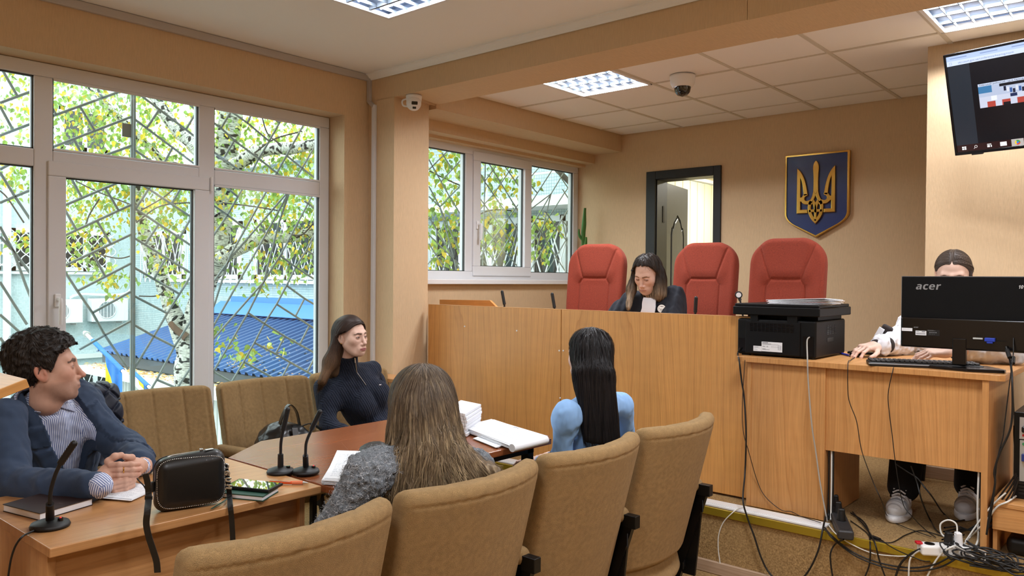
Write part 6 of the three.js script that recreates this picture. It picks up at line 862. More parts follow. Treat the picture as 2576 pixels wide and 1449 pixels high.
// ----- the black-haired woman seen from behind -----
{
  const H = { c: [-2.02,1.106,-2.882], f: [-0.985, -0.05], pitch: 0.1, s: 0.98, neck: 0.045, nose: 0.8, skin: [0.72, 0.50, 0.41], lip: [0.45, 0.18, 0.17], brow: [0.03, 0.02, 0.02], linerK: 1, lid: 0.0025 };
  const N = [-2.03,.913,-2.912], LS = [-2,.882,-2.699], RS = [-2,.85,-3.141], LE = [-2.06,.661,-2.737], RE = [-2.1,.603,-3.338], LW = [-2.25, 0.6, -2.84], RW = [-2.25, 0.6, -3.0];
  const t = { p: [-2.0, 0.43, -2.93], n: N, lat: [LS[0] - RS[0], LS[1] - RS[1], LS[2] - RS[2]], w: 0.82, sh: [LS, RS] };
  const arms = [{ pts: [LS, LE, LW], r: [0.046, 0.042, 0.031] }, { pts: [RS, RE, RW], r: [0.046, 0.042, 0.031] }], hc = { curl: [[0.3, 0.4, 0.3], [0.3, 0.4, 0.3], [0.3, 0.4, 0.3], [0.3, 0.4, 0.3]] };
  const w = person('woman with long straight black hair in a light blue top, seen from behind', [-1.95, 0, -2.93], [headGeo(H, 0.003), bodyUnder(t, [...arms.map((a) => ({ pts: a.pts, r: [0.034, 0.03, 0.024] })), neckOf(H, N)], H.skin), handGeo(hc, basisAt(LW, [-1, -0.05, -0.2], [0, 1, 0]), H.skin, true), handGeo(hc, basisAt(RW, [-1, -0.05, 0.2], [0, 1, 0]), H.skin, false)]);
  eyesInto(w, H);
  const top = dress(t, arms, { fat: 0.012, cell: 0.0075, warp: (q, p) => folds(0.003, 14)(q, p) + 0.004 * Math.sin(70 * (p[1] + 0.6 * p[2])) * smooth(0.09, 0.02, Math.hypot(p[0] - LS[0], p[1] - LS[1] + 0.09, p[2] - LS[2] + 0.04)) });
  part(w, 'top', boxUV(top.geo, 'y'), cloth(0x8fb9ea, { sheen: 0.1 }), 'light blue long-sleeved top');
  const U = V(0.819, 0, -0.574), Wd = V(0.574, 0, 0.819), m = new THREE.Matrix4().makeBasis(U, V(0, 1, 0), Wd).setPosition(...H.c);
  const hair = (x, y, z) => {
    let d = sdEll(x, y, z, 0.012, 0.025, -0.002, 0.095, 0.098, 0.103); const edge = -0.066 + 0.08 * smooth(0.02, 0.10, y) * -1; d = smax(d, -(x - (-0.062 - 0.9 * Math.max(0, y - 0.02))) - 0.9 * Math.max(0, z - 0.02), 0.012);
    d = smin(d, sdEll(x, y, z, 0.022, -0.08, 0.062, 0.088, 0.15, 0.066), 0.045);
    const s = clamp((-0.05 - y) / 0.32), cx = 0.022 + 0.042 * s, hw = 0.082 - 0.004 * s, sh = sdBox(x, y, z, cx, -0.20, 0.118 + 0.02 * s, hw, 0.172 - 0.012 * Math.abs(x - cx) / hw, 0.026 - 0.012 * s, 0.016); d = smin(d, sh, 0.04);
    return (d - 0.0025 * n3(x * 60, y * 3, z * 60)) * 0.85; };
  const tone = (p, t, id) => { const k = 0.4 + 1.0 * id; return [0.011 * k, 0.0085 * k, 0.009 * k]; };
  hairInto(w, H.c, hair, { lo: [-0.12, -0.40, -0.14], hi: [0.18, 0.14, 0.19], cell: 0.005, colour: (x, y, z) => [0.007, 0.006, 0.006] },
    [{ seed: 41, n: 5200, len: 0.36, seg: 11, lift: 0.003, width: 0.0006, wob: 0.03, free: (p) => p[1] < -0.34, start: (R) => { const a = R() * 6.283, u = R(); const r = u < 0.35 ? 0.13 * Math.sqrt(u / 0.35) : 0.13; return [0.02 + r * Math.cos(a), u < 0.35 ? 0.14 : 0.13 - 0.35 * (u - 0.35), 0.03 + r * Math.sin(a)]; }, flow: (p) => p[1] > 0.06 ? [(p[0] - 0.01) * 7, -0.6, p[2] * 5 + 0.3] : [0.09, -1, 0.05], colour: tone }, { seed: 42, n: 160, len: 0.3, seg: 14, lift: 0.01, width: 0.0008, wob: 0.05, free: (p) => p[1] < -0.2, start: (R) => [0.105 + 0.02 * R(), -0.08 - 0.06 * R(), 0.06], flow: (p) => [0.22, -1, 0.02], colour: tone }], 'long straight black hair', m);
  const knees = [[-2.36, 0.5, -2.83], [-2.36, 0.5, -3.03]]; legsOf(w, [[-1.95, 0.50, -2.86], [-1.95, 0.50, -3.02]], knees, knees.map((k) => [k[0] + 0.05, 0.08, k[2]]), cloth(0x1a1a1e), [0.08, 0.06, 0.044]); simpleShoes(w, knees.map((k) => [k[0] + 0.05, 0.06, k[2]]), [-1, 0], M.black);
}

// ----- the judge -----
{
  const H = { c: [-2.641,1.479,-4.42], f: [0.02, 1], pitch: 0.46, roll: -0.06, s: 0.99, jaw: 0.042, nose: 0.95, neck: 0.047, lid: 0.0022, skin: [0.66, 0.43, 0.34], lip: [0.52, 0.25, 0.22], lipK: 0.7, brow: [0.12, 0.075, 0.05], browW: 0.8, flush: 0.5, linerK: 0.9, look: [0, -0.5, 1] };
  const N = [-2.654,1.33,-4.5], RS = [-2.811,1.3,-4.5], LS = [-2.52,1.342,-4.54], RE = [RS[0] - 0.10, 1.11, -4.32], LE = [LS[0] + 0.10, 1.11, -4.32], RW = [-2.80, 1.11, -4.14], LW = [-2.48, 1.11, -4.14];
  const t = { p: [N[0], 0.76, -4.62], n: N, lat: [LS[0] - RS[0], LS[1] - RS[1], LS[2] - RS[2]], w: 0.98, bust: 0.9, sh: [LS, RS] }, hc = { curl: [[0.3, 0.4, 0.3], [0.3, 0.4, 0.3], [0.3, 0.4, 0.3], [0.3, 0.4, 0.3]] };
  const arms = [{ pts: [RS, RE, RW], r: [0.07, 0.075, 0.06] }, { pts: [LS, LE, LW], r: [0.07, 0.075, 0.06] }];
  const w = person('woman in black judge robe with white bib, reading with bowed head at the bench', [N[0], DAIS, -4.6], [headGeo(H, 0.0027), bodyUnder(t, [...arms.map((a) => ({ pts: a.pts, r: [0.04, 0.034, 0.026] })), neckOf(H, N)], H.skin), handGeo(hc, basisAt(RW, [0.4, -0.05, 0.9], [0, 1, 0]), H.skin, true), handGeo(hc, basisAt(LW, [-0.4, -0.05, 0.9], [0, 1, 0]), H.skin, false)]);
  eyesInto(w, H);
  const pleat = (q, p) => { const a = Math.abs(q[0]); return folds(0.004, 10)(q, p) + 0.006 * Math.sin(a * 130 + 14 * q[1]) * smooth(0.13, 0.18, a); };
  const robe = dress(t, arms, { fat: 0.028, cell: 0.0085, warp: pleat, cut: (q) => q[1] > 0.5 ? Math.min(0.058 - Math.hypot(q[0], q[2] - 0.008), q[1] - 0.53) : -1 });
  part(w, 'robe', boxUV(robe.geo, 'y'), cloth(0x0a0f1c, { sheen: 0.25 }), 'black judge robe');
  const bib = [[-2.607,1.35,-4.36],[-2.609,1.327,-4.36],[-2.609,1.302,-4.36],[-2.612,1.277,-4.36],[-2.614,1.251,-4.36],[-2.62,1.221,-4.36],[-2.625,1.185,-4.36]].map((p) => settle(robe.f, p, 0.005));
  part(w, 'bib', ribbon(bib, 0.092, 0.009, [1, 0.02, -0.12], 24), std(0xeceef6, 0.8), 'white jabot bib');
  const badgeTex = canvasTex(128, 128, (c) => { c.fillStyle = '#f4f1ea'; c.fillRect(0, 0, 128, 128); c.strokeStyle = '#2b2620'; c.lineWidth = 3; c.beginPath(); c.arc(64, 64, 50, 0, 7); c.stroke(); c.fillStyle = '#1d1a16'; c.beginPath(); c.ellipse(64, 34, 26, 9, 0, 3.14, 6.28); c.fill(); c.lineWidth = 2.5; for (let k = 0; k < 7; k++) { c.beginPath(); c.arc(34 + k * 10, 66 + (k % 3) * 7, 8, 0, 4); c.stroke(); } c.beginPath(); c.moveTo(40, 84); c.lineTo(66, 104); c.lineTo(72, 92); c.fill(); });
  const bp = settle(robe.f, [-2.52,1.272,-4.36], 0.006), bm = new THREE.Matrix4().makeRotationFromEuler(new THREE.Euler(-0.30, 0.30, 0)).setPosition(...bp), bg = new THREE.CylinderGeometry(0.0255, 0.0255, 0.006, 32); bg.rotateX(Math.PI / 2); bg.applyMatrix4(bm); part(w, 'badge', bg, std(0xf1eee6, 0.5), 'round white badge');
  const bd = new THREE.CircleGeometry(0.0235, 32); bd.translate(0, 0, 0.0035); bd.applyMatrix4(bm); part(w, 'badge_emblem', bd, std(0xffffff, 0.5, { map: badgeTex }));
  const tone = (p, t, id) => { const k = 0.5 + 0.95 * id, m = smooth(-0.01, -0.16, p[1]) * (0.6 + 0.4 * smooth(0.3, 0.8, id)); return mix3([0.032 * k, 0.022 * k, 0.017 * k], [0.33 * k, 0.235 * k, 0.15 * k], m); };
  const hair = (x, y, z) => {
    const c = Math.cos(H.pitch), s = Math.sin(H.pitch), hy = y * c + z * -s * -1 * -1, yy = y * c - z * s * -1, zz = z * c - y * s, Y = y * c + z * s, Z = z * c - y * s; let d = capHair(0.0135 - 0.009 * smooth(0.03, 0.09, Z), 0.004)(x, Y, Z); const line = Z > 0.0 ? lerp(0.030, 0.085, smooth(0.0, 0.06, Z)) - 0.5 * Math.max(0, Math.abs(x) - 0.045) : -0.2; d = smax(d, line - Y, 0.006);
    const part_ = 0.006 * Math.exp(-(x * x) / 0.00004) * (Y > 0.06 ? 1 : 0); d += part_;
    d = smin(d, sdCap(x, y, z, [0, 0, -0.06], [0, -0.11, -0.05], 0.07, 0.06), 0.03);
    d = smin(d, sdCap(x, y, z, [0.084, 0.02, -0.012], [0.094, -0.125, -0.002], 0.026, 0.034), 0.03); d = smin(d, sdCap(x, y, z, [0.07, -0.03, -0.03], [0.07, -0.125, -0.02], 0.04, 0.04), 0.03);
    d = smin(d, sdCap(x, y, z, [-0.086, 0.01, 0.0], [-0.108, -0.1, 0.015], 0.024, 0.028), 0.03); d = smin(d, sdCap(x, y, z, [-0.108, -0.1, 0.015], [-0.085, -0.215, 0.09], 0.028, 0.014), 0.03);
    return (d - 0.003 * n3(x * 40, y * 6, z * 40)) * 0.85; };
  hairInto(w, H.c, hair, { lo: [-0.16, -0.25, -0.16], hi: [0.15, 0.16, 0.17], cell: 0.0045, colour: (x, y, z) => tone([x, y, z], 0, 0.15) },
    { seed: 61, n: 3000, len: 0.20, seg: 14, lift: 0.004, width: 0.0009, start: (R) => { const a = R() * 6.283, u = R(); return [0.12 * Math.cos(a) * (u < 0.4 ? Math.sqrt(u / 0.4) : 1), 0.14 - 0.26 * u, (0.12 * Math.sin(a) - 0.02) * (u < 0.4 ? Math.sqrt(u / 0.4) : 1)]; }, ok: (p) => hair(...p) < 0.01 && !(p[2] > 0.03 && Math.abs(p[0]) < 0.075 && p[1] < 0.075), flow: (p) => p[1] > 0.05 ? [(p[0] > 0 ? 0.9 : -0.9), -0.5 - 5 * Math.abs(p[0]), 0.15] : [p[0] < -0.03 && p[1] < -0.1 ? 0.2 : 0, -1, p[0] < -0.03 && p[1] < -0.09 ? 0.45 : 0], colour: tone }, 'shoulder-length brown hair with fair ends', new THREE.Matrix4().makeRotationY(Math.atan2(H.f[0], H.f[1])).setPosition(...H.c));
  legsOf(w, [[N[0] - 0.09, 0.84, -4.58], [N[0] + 0.09, 0.84, -4.58]], [[N[0] - 0.1, 0.84, -4.2], [N[0] + 0.1, 0.84, -4.2]], [[N[0] - 0.1, 0.4, -4.2], [N[0] + 0.1, 0.4, -4.2]], M.dark); simpleShoes(w, [[N[0] - 0.1, 0.38, -4.2], [N[0] + 0.1, 0.38, -4.2]], [0, 1], M.black);
}

// ----- the clerk behind the monitor -----
{
  const H = { c: [-.908,1.483,-4.5], f: [0.12, 0.99], pitch: 0.36, s: 0.98, neck: 0.045, skin: [0.72, 0.49, 0.39], lip: [0.5, 0.22, 0.2], brow: [0.08, 0.05, 0.04], lid: 0.003 };
  const N = [-.927,1.319,-4.58], RS = [-1.066,1.274,-4.56], LS = [-.754,1.305,-4.56], RE = [-1.137,1.127,-4.42], RW = [-1.167,1.124,-4.22], LE = [-.615,1.133,-4.26], LW = [-.798,1.113,-4.16];
  const t = { p: [N[0], 0.78, -4.66], n: N, lat: [LS[0] - RS[0], 0, LS[2] - RS[2]], w: 0.95, bust: 0.8, sh: [LS, RS] };
  const rh = handGeo({ curl: [[0.35, 0.5, 0.35], [0.3, 0.45, 0.3], [0.35, 0.5, 0.3], [0.45, 0.5, 0.3]], spread: 0.1 }, basisAt([-1.181,1.123,-4.19], [-0.45, -0.1, 0.9], [0.05, 1, 0.1]), H.skin, true);
  const lh = handGeo({ curl: [[0.4, 0.6, 0.4], [0.4, 0.6, 0.4], [0.45, 0.6, 0.4], [0.5, 0.6, 0.4]], spread: 0.1 }, basisAt([-.839,1.12,-4.1], [-0.8, -0.08, 0.55], [0.1, 1, 0.2]), H.skin, false);
  const w = person('clerk in white sweatshirt with brown cuffs half hidden behind the black monitor', [N[0], DAIS, -4.6], [headGeo(H, 0.003), bodyUnder(t, [{ pts: [RS, RE, RW], r: [0.04, 0.034, 0.026] }, { pts: [LS, LE, LW], r: [0.04, 0.034, 0.026] }, neckOf(H, N)], H.skin), rh, lh]);
  eyesInto(w, H);
  const white = cloth(0xe4e5ea, { sheen: 0.1 }), brown = cloth(0x2a211f, { sheen: 0.1 });
  const sw = dress(t, [{ pts: [RS, RE, RW], r: [0.075, 0.066, 0.052] }, { pts: [LS, LE, LW], r: [0.075, 0.062, 0.05] }], { fat: 0.03, cell: 0.0085, warp: (q, p) => folds(0.007, 13)(q, p) + 0.004 * n3(p[0] * 30, p[1] * 30, p[2] * 30), cut: (q) => q[1] > 0.5 ? Math.min(0.06 - Math.hypot(q[0], q[2]), q[1] - 0.5) : -1 });
  part(w, 'sweatshirt', boxUV(sw.geo, 'y'), white, 'white sweatshirt');
  const cuff = (a, b) => { const A = V(a), D = V(b).sub(A).normalize(); return [A.clone().addScaledVector(D, -0.022).toArray(), A.clone().addScaledVector(D, 0.028).toArray()]; };
  const [a0, a1] = cuff(RW, [-1.181,1.123,-4.19]), [b0, b1] = cuff(LW, [-.839,1.12,-4.1]); part(w, 'cuff', sculpt((x, y, z) => sdCap(x, y, z, a0, a1, 0.047, 0.036) * 0.95, ...boundsOf([a0, a1], 0.06), 0.006), brown, 'dark brown cuff'); part(w, 'cuff', sculpt((x, y, z) => sdCap(x, y, z, b0, b1, 0.045, 0.036) * 0.95, ...boundsOf([b0, b1], 0.06), 0.006), brown, 'dark brown cuff');
  const pk = [-1.183,1.188,-4.345]; part(w, 'sleeve_patch', moved(new RoundedBoxGeometry(0.055, 0.06, 0.05, 3, 0.012), pk, 0.2, 0.1, -0.5), brown, 'dark sleeve patch'); const pt = [-1.205,1.18,-4.315];
  const patchTex = canvasTex(64, 96, (c) => { c.fillStyle = '#eceef2'; c.fillRect(0, 0, 64, 96); c.fillStyle = '#555'; c.fillRect(34, 14, 8, 22); c.fillRect(46, 14, 4, 22); c.beginPath(); c.arc(22, 66, 9, 0, 5); c.stroke(); });
  part(w, 'sleeve_tab', moved(cbx(0.03, 0.055, 0.006, 0.002), pt, -0.1, 0, -0.5), std(0xffffff, 0.7, { map: patchTex }));
  const tone = (p, t, id) => { const k = 0.55 + 0.9 * id; return [0.062 * k, 0.042 * k, 0.031 * k]; };
  const hair = (x, y, z) => { let d = capHair(0.0105 - 0.0085 * smooth(0.0, 0.075, z), 0.002)(x, y, z); const line = z > 0.0 ? lerp(0.030, 0.074, smooth(0.0, 0.065, z)) - 0.3 * Math.max(0, Math.abs(x) - 0.03) : z > -0.03 ? 0.025 : -0.06; d = smax(d, line - y, 0.004); d += 0.005 * Math.exp(-(x * x) / 0.000018) * (z > -0.05 ? 1 : 0); d = smin(d, sdEll(x, y, z, 0, 0.02, -0.115, 0.04, 0.04, 0.035), 0.02); d = smin(d, sdCap(x, y, z, [0.074, 0.03, -0.0], [0.072, -0.11, -0.02], 0.012, 0.016), 0.02); return d * 0.9; };
  hairInto(w, H.c, hair, { lo: [-0.12, -0.16, -0.17], hi: [0.12, 0.15, 0.13], cell: 0.004, colour: (x, y, z) => tone([x, y, z], 0, 0.3) },
    { seed: 71, n: 3600, len: 0.15, seg: 10, lift: 0.0015, width: 0.0006, wob: 0.03, start: (R) => [(R() < 0.5 ? -1 : 1) * (0.003 + 0.075 * R()), 0.12, 0.1 - 0.19 * R()], ok: (p) => hair(...p) < 0.008 && Math.abs(p[0]) > 0.002, flow: (p) => [(p[0] > 0 ? 1 : -1) * 1.0, -0.25 - 3 * Math.abs(p[0]), -0.55], colour: tone }, 'dark brown hair parted in the middle and tied back', headMatrix(H));
  const kneesC = [[-1.02, 0.80, -4.20], [-0.76, 0.80, -4.30]], feetC = [[-1.035, 0.42, -4.10], [-0.80, 0.42, -4.36]]; legsOf(w, [[N[0] - 0.09, 0.80, -4.64], [N[0] + 0.09, 0.80, -4.64]], kneesC, [[-1.035, 0.45, -4.13], [-0.80, 0.45, -4.40]], cloth(0x08080a, { sheen: 0.05 }), [0.09, 0.08, 0.072]);
  const shoeMat = std(0xd8d9dc, 0.7, { bumpMap: rep(fineNoise, 14), bumpScale: 0.002 }), soleMat = std(0xe6e6e8, 0.6), greyMat = std(0xa9abb0, 0.8);
  for (const [q, d] of [[[-1.035, DAIS, -4.10], [0.04, 1]], [[-0.80, DAIS, -4.36], [0.06, 1]]]) {
    const m = new THREE.Matrix4().makeRotationY(Math.atan2(...d)).setPosition(...q), s = new THREE.Group(); s.name = 'sneaker'; w.add(s);
    part(s, 'upper', sculpt((x, y, z) => { let k = sdEll(x, y, z, 0, 0.055, 0.085, 0.047, 0.045, 0.085); k = smin(k, sdCap(x, y, z, [0, 0.06, 0.0], [0, 0.13, -0.012], 0.044, 0.04), 0.03); k = smax(k, 0.02 - y, 0.005); return k - 0.002 * Math.sin(z * 260) * (y > 0.07 ? 1 : 0); }, [-0.07, 0.005, -0.08], [0.07, 0.19, 0.19], 0.006).applyMatrix4(m), shoeMat);
    part(s, 'sole', sculpt((x, y, z) => { let k = sdEll(x, y, z, 0, 0.02, 0.05, 0.052, 0.05, 0.132); return Math.max(k, Math.abs(y - 0.018) - 0.016); }, [-0.07, -0.005, -0.1], [0.07, 0.05, 0.2], 0.006).applyMatrix4(m), soleMat);
    part(s, 'laces', Array.from({ length: 5 }, (_, i) => tube([[-0.028, 0.093 + i * 0.012, 0.085 - i * 0.017], [0, 0.107 + i * 0.012, 0.085 - i * 0.017], [0.028, 0.093 + i * 0.012, 0.085 - i * 0.017]], 0.004, 8, 5).applyMatrix4(m)), soleMat);
    part(s, 'toe_panel', sculpt((x, y, z) => Math.max(sdEll(x, y, z, 0, 0.056, 0.088, 0.048, 0.0465, 0.086), 0.06 - z, 0.03 - y, Math.abs(z - 0.09) - 0.022), [-0.07, 0.0, 0.04], [0.07, 0.12, 0.19], 0.006).applyMatrix4(m), greyMat);
  }
  const ch = thing('office_chair', 'plain black visitor chair under the clerk behind the desk', 'chair', [-0.9, DAIS, -4.66]);
  for (const [x, z] of [[-1.16, -4.42], [-0.66, -4.44], [-1.13, -4.90], [-0.66, -4.90]]) part(ch, 'leg', cyl([x, DAIS, z], [x + (x < -0.9 ? 0.03 : -0.03), 0.74, z], 0.013), M.metal);
  part(ch, 'seat', bx(-1.13, 0.70, -4.88, -0.67, 0.75, -4.46, 0.02), M.black); part(ch, 'backrest', bx(-1.10, 0.95, -4.94, -0.70, 1.25, -4.90, 0.015), M.black); part(ch, 'back_tube', [cyl([-1.1, 0.72, -4.90], [-1.08, 1.0, -4.93], 0.012), cyl([-0.7, 0.72, -4.90], [-0.72, 1.0, -4.93], 0.012)], M.metal);
}

// ---------- things on the tables ----------
function gooseneck(label, base, pts, scale = 1, led = true) {       // pts: foot of the neck, bends, start of the head, tip
  const m = thing('microphone', label, 'microphone', base); const n = pts.length;
  lpart(m, 'microphone_base', lathe([[0, 0], [0.046, 0], [0.048, 0.006], [0.044, 0.014], [0.02, 0.022], [0, 0.023]].map(([r, y]) => [r * scale, y])), M.black);
  part(m, 'stem', cyl([base[0], base[1] + 0.015, base[2]], pts[0], 0.0105 * scale, 0.0098 * scale, 14), M.black);
  part(m, 'gooseneck', tube(pts.slice(0, n - 1), 0.0052 * scale, 30, 8), M.black);
  part(m, 'microphone_head', [cyl(pts[n - 2], pts[n - 1], 0.0088 * scale, 0.0088 * scale, 14), moved(new THREE.SphereGeometry(0.0088 * scale, 12, 8), pts[n - 1])], M.black);
  const lp = [base[0] + 0.02 * scale, base[1] + 0.022, base[2] - 0.018 * scale];
  part(m, 'talk_button', moved(new THREE.CylinderGeometry(0.007, 0.007, 0.008, 12), lp), M.blackGloss);
  if (led) part(m, 'button_light', moved(new THREE.SphereGeometry(0.0032, 10, 8), [lp[0], lp[1] + 0.003, lp[2]]), std(0xb0101c, 0.3, { emissive: 0xff1020, emissiveIntensity: 0.5 }));
  return m;
}
gooseneck('black gooseneck microphone beside the brown notebook on the light table', [-2.363,.75,-.818], [[-2.324,.824,-.804],[-2.323,.859,-.806],[-2.315,.902,-.814],[-2.305,.933,-.823],[-2.278,.987,-.847]], 1.05);
gooseneck('black gooseneck microphone on the tables nearer to the orange pen', [-2.423,.75,-1.581], [[-2.42,.818,-1.579],[-2.419,.86,-1.58],[-2.414,.902,-1.585],[-2.403,.975,-1.596]], 1.0, false);
gooseneck('black gooseneck microphone leaning right beside the printed papers', [-2.358,.75,-1.641], [[-2.336,.818,-1.624],[-2.334,.864,-1.626],[-2.321,.91,-1.638],[-2.3,.971,-1.657]], 1.0);
solid('microphone_cable', tube([...[[-2.351,.755,-.784],[-2.331,.755,-.753]], ...[[-2.292,.76,-.726],[-2.303,.739,-.716],[-2.311,.71,-.709],[-2.315,.679,-.705],[-2.319,.637,-.701]]], 0.0028, 40, 6), M.black, 'thin black cable running off the light table from the near microphone', 'cable');
// bench microphones
const benchMic = (label, x, top, bot, lean) => { const b = [bot[0], 1.075, bot[2]]; return gooseneck(label, b, [[b[0], 1.10, b[2]], [b[0], 1.16, b[2]], bot, top], 1.2, false); };
benchMic('short black microphone rising behind the bench before the slanted shelf', 0, [-3.603,1.353,-4.1], [-3.581,1.266,-4.1]);
benchMic('short black microphone rising behind the bench before the empty red chair', 0, [-3.166,1.345,-4.1], [-3.146,1.256,-4.1]);
benchMic('short black microphone rising behind the bench beside the judge', 0, [-2.131,1.341,-4.1], [-2.135,1.259,-4.1]);
{
  const b = [-1.80, 1.075, -4.05], tip = [-1.852,1.365,-4.05], m = gooseneck('microphone with white round lamp behind the bench, next to the printer', b, [[b[0] , 1.1, b[2]], [-1.833,1.288,-4.05], [-1.843,1.335,-4.05], tip], 1.0, false);
  part(m, 'ring_rim', moved(new THREE.TorusGeometry(0.0165, 0.0035, 10, 28), add3(tip, [0.004, 0, 0.008]), 0.4), M.black); part(m, 'ring_disc', moved(new THREE.CylinderGeometry(0.0155, 0.0155, 0.004, 24), add3(tip, [0.004, 0, 0.008]), 0.4, Math.PI / 2), std(0xf4f4f6, 0.4));
}
// notebook
{
  const c = [[-2.619,.75,-.781],[-2.442,.75,-.819],[-2.495,.75,-.981],[-2.679,.75,-.937]], n = thing('notebook', 'dark brown hardcover notebook lying on the light table by the near microphone', 'notebook', c[1]), up = (d) => c.map((q) => [q[0], q[1] + d, q[2]]), inset = (k, d) => { const m = [0, 1, 2].map((i) => c.reduce((a, q) => a + q[i], 0) / 4); return c.map((q) => [lerp(q[0], m[0], k), q[1] + d, lerp(q[2], m[2], k)]); };
  const cover = std(0x2a1a18, 0.45); part(n, 'cover', [slab(c, 0.0025), slab(up(0.0195), 0.0025, 0.0006)], cover); part(n, 'pages', slab(inset(0.02, 0.0025), 0.017), M.paper, 'white page block');
  const tex = canvasTex(256, 256, (g) => { g.fillStyle = '#2a1a18'; g.fillRect(0, 0, 256, 256); g.fillStyle = '#8b7d78'; g.font = '13px sans-serif'; g.fillText('2023', 188, 128); }); part(n, 'cover_print', sheet(up(0.0222), 0), std(0xffffff, 0.45, { map: tex }));
}
// papers under the clasped hands and in front of the blonde woman
function printed(seed, crest, dense = 26) { return canvasTex(256, 360, (g) => { const R = rngOf(seed); g.fillStyle = '#eef1f5'; g.fillRect(0, 0, 256, 360); g.fillStyle = '#8b93a3'; if (crest) { g.fillStyle = '#6a7386'; g.fillRect(118, 16, 4, 16); g.fillRect(126, 12, 4, 20); g.fillRect(134, 16, 4, 16); g.fillRect(116, 32, 24, 3); } for (let i = 0; i < dense; i++) { const y = 56 + i * 11, x0 = 26 + (R() < 0.15 ? 30 : 0), x1 = 230 - R() * 60 * (R() < 0.3 ? 2 : 0.2); g.fillStyle = ['#a0a7b4', '#8f97a6', '#b3b9c4'][Math.floor(R() * 3)]; for (let x = x0; x < x1;) { const w = 6 + R() * 22; g.fillRect(x, y, Math.min(w, x1 - x), 3); x += w + 4; } } }); }
function papers(label, corners, n, seed, crest, cat = 'papers', ht = 0.0016) {
  const p = thing(cat === 'folder' ? 'paper_folder' : 'paper_sheets', label, cat, corners[0]), R = rngOf(seed);
  for (let i = 0; i < n; i++) { const a = (R() - 0.5) * 0.07, dx = (R() - 0.5) * 0.012, m = corners.reduce((s, q) => [s[0] + q[0] / 4, s[1], s[2] + q[2] / 4], [0, 0, 0]), c = corners.map((q) => { const x = q[0] - m[0], z = q[2] - m[2]; return [m[0] + x * Math.cos(a) - z * Math.sin(a) + dx, q[1] + i * ht, m[2] + x * Math.sin(a) + z * Math.cos(a) + dx]; }); part(p, 'sheet', slab(c, ht * 0.86), M.paper); if (i === n - 1) part(p, 'printed_page', sheet(c, ht * 0.86 + 0.0004), std(0xffffff, 0.8, { map: printed(seed, crest) })); }
  return p;
}
papers('loose printed sheets under the clasped hands of the man', [[-2.583,.752,-1.002],[-2.442,.752,-1.071],[-2.518,.752,-1.186],[-2.708,.752,-1.148]], 4, 91, false);
papers('stack of printed sheets with a crest beside the grey sweater', [[-2.194,.748,-1.596],[-2.104,.748,-1.65],[-2.361,.748,-1.988],[-2.507,.748,-1.892]], 9, 92, true, 'papers', 0.0022);
papers('thick open file with printed top page lying across the dark table end', [[-2.504,.752,-2.574],[-2.059,.752,-2.416],[-2.072,.752,-2.661],[-2.521,.752,-2.803]], 9, 93, true, 'papers', 0.0021);
papers('flat paper folder lying under the thick open file', [[-2.338,.748,-2.478],[-2.14,.748,-2.411],[-2.162,.748,-2.562],[-2.376,.748,-2.649]], 3, 94, false);
{
  const p = thing('paper_stack', 'tall stack of bound white files behind the blonde woman', 'papers', [-2.558,.75,-2.63]), c = [[-2.551,.748,-2.52],[-2.404,.748,-2.497],[-2.535,.748,-2.735],[-2.689,.748,-2.764]], R = rngOf(4);
  for (let i = 0; i < 7; i++) { const d = (R() - 0.5) * 0.02; part(p, 'file', slab(c.map((q) => [q[0] + d, q[1] + i * 0.0145, q[2] + (R() - 0.5) * 0.006]), 0.0132, 0.002), M.paper); }
}
solid('page_roll', (() => { const a = [[-2.025,.772,-2.371],[-2.027,.772,-2.592]]; return [cyl(a[0], a[1], 0.016, 0.016, 18)]; })(), M.paper, 'rolled white page edge on the thick open file', 'papers');
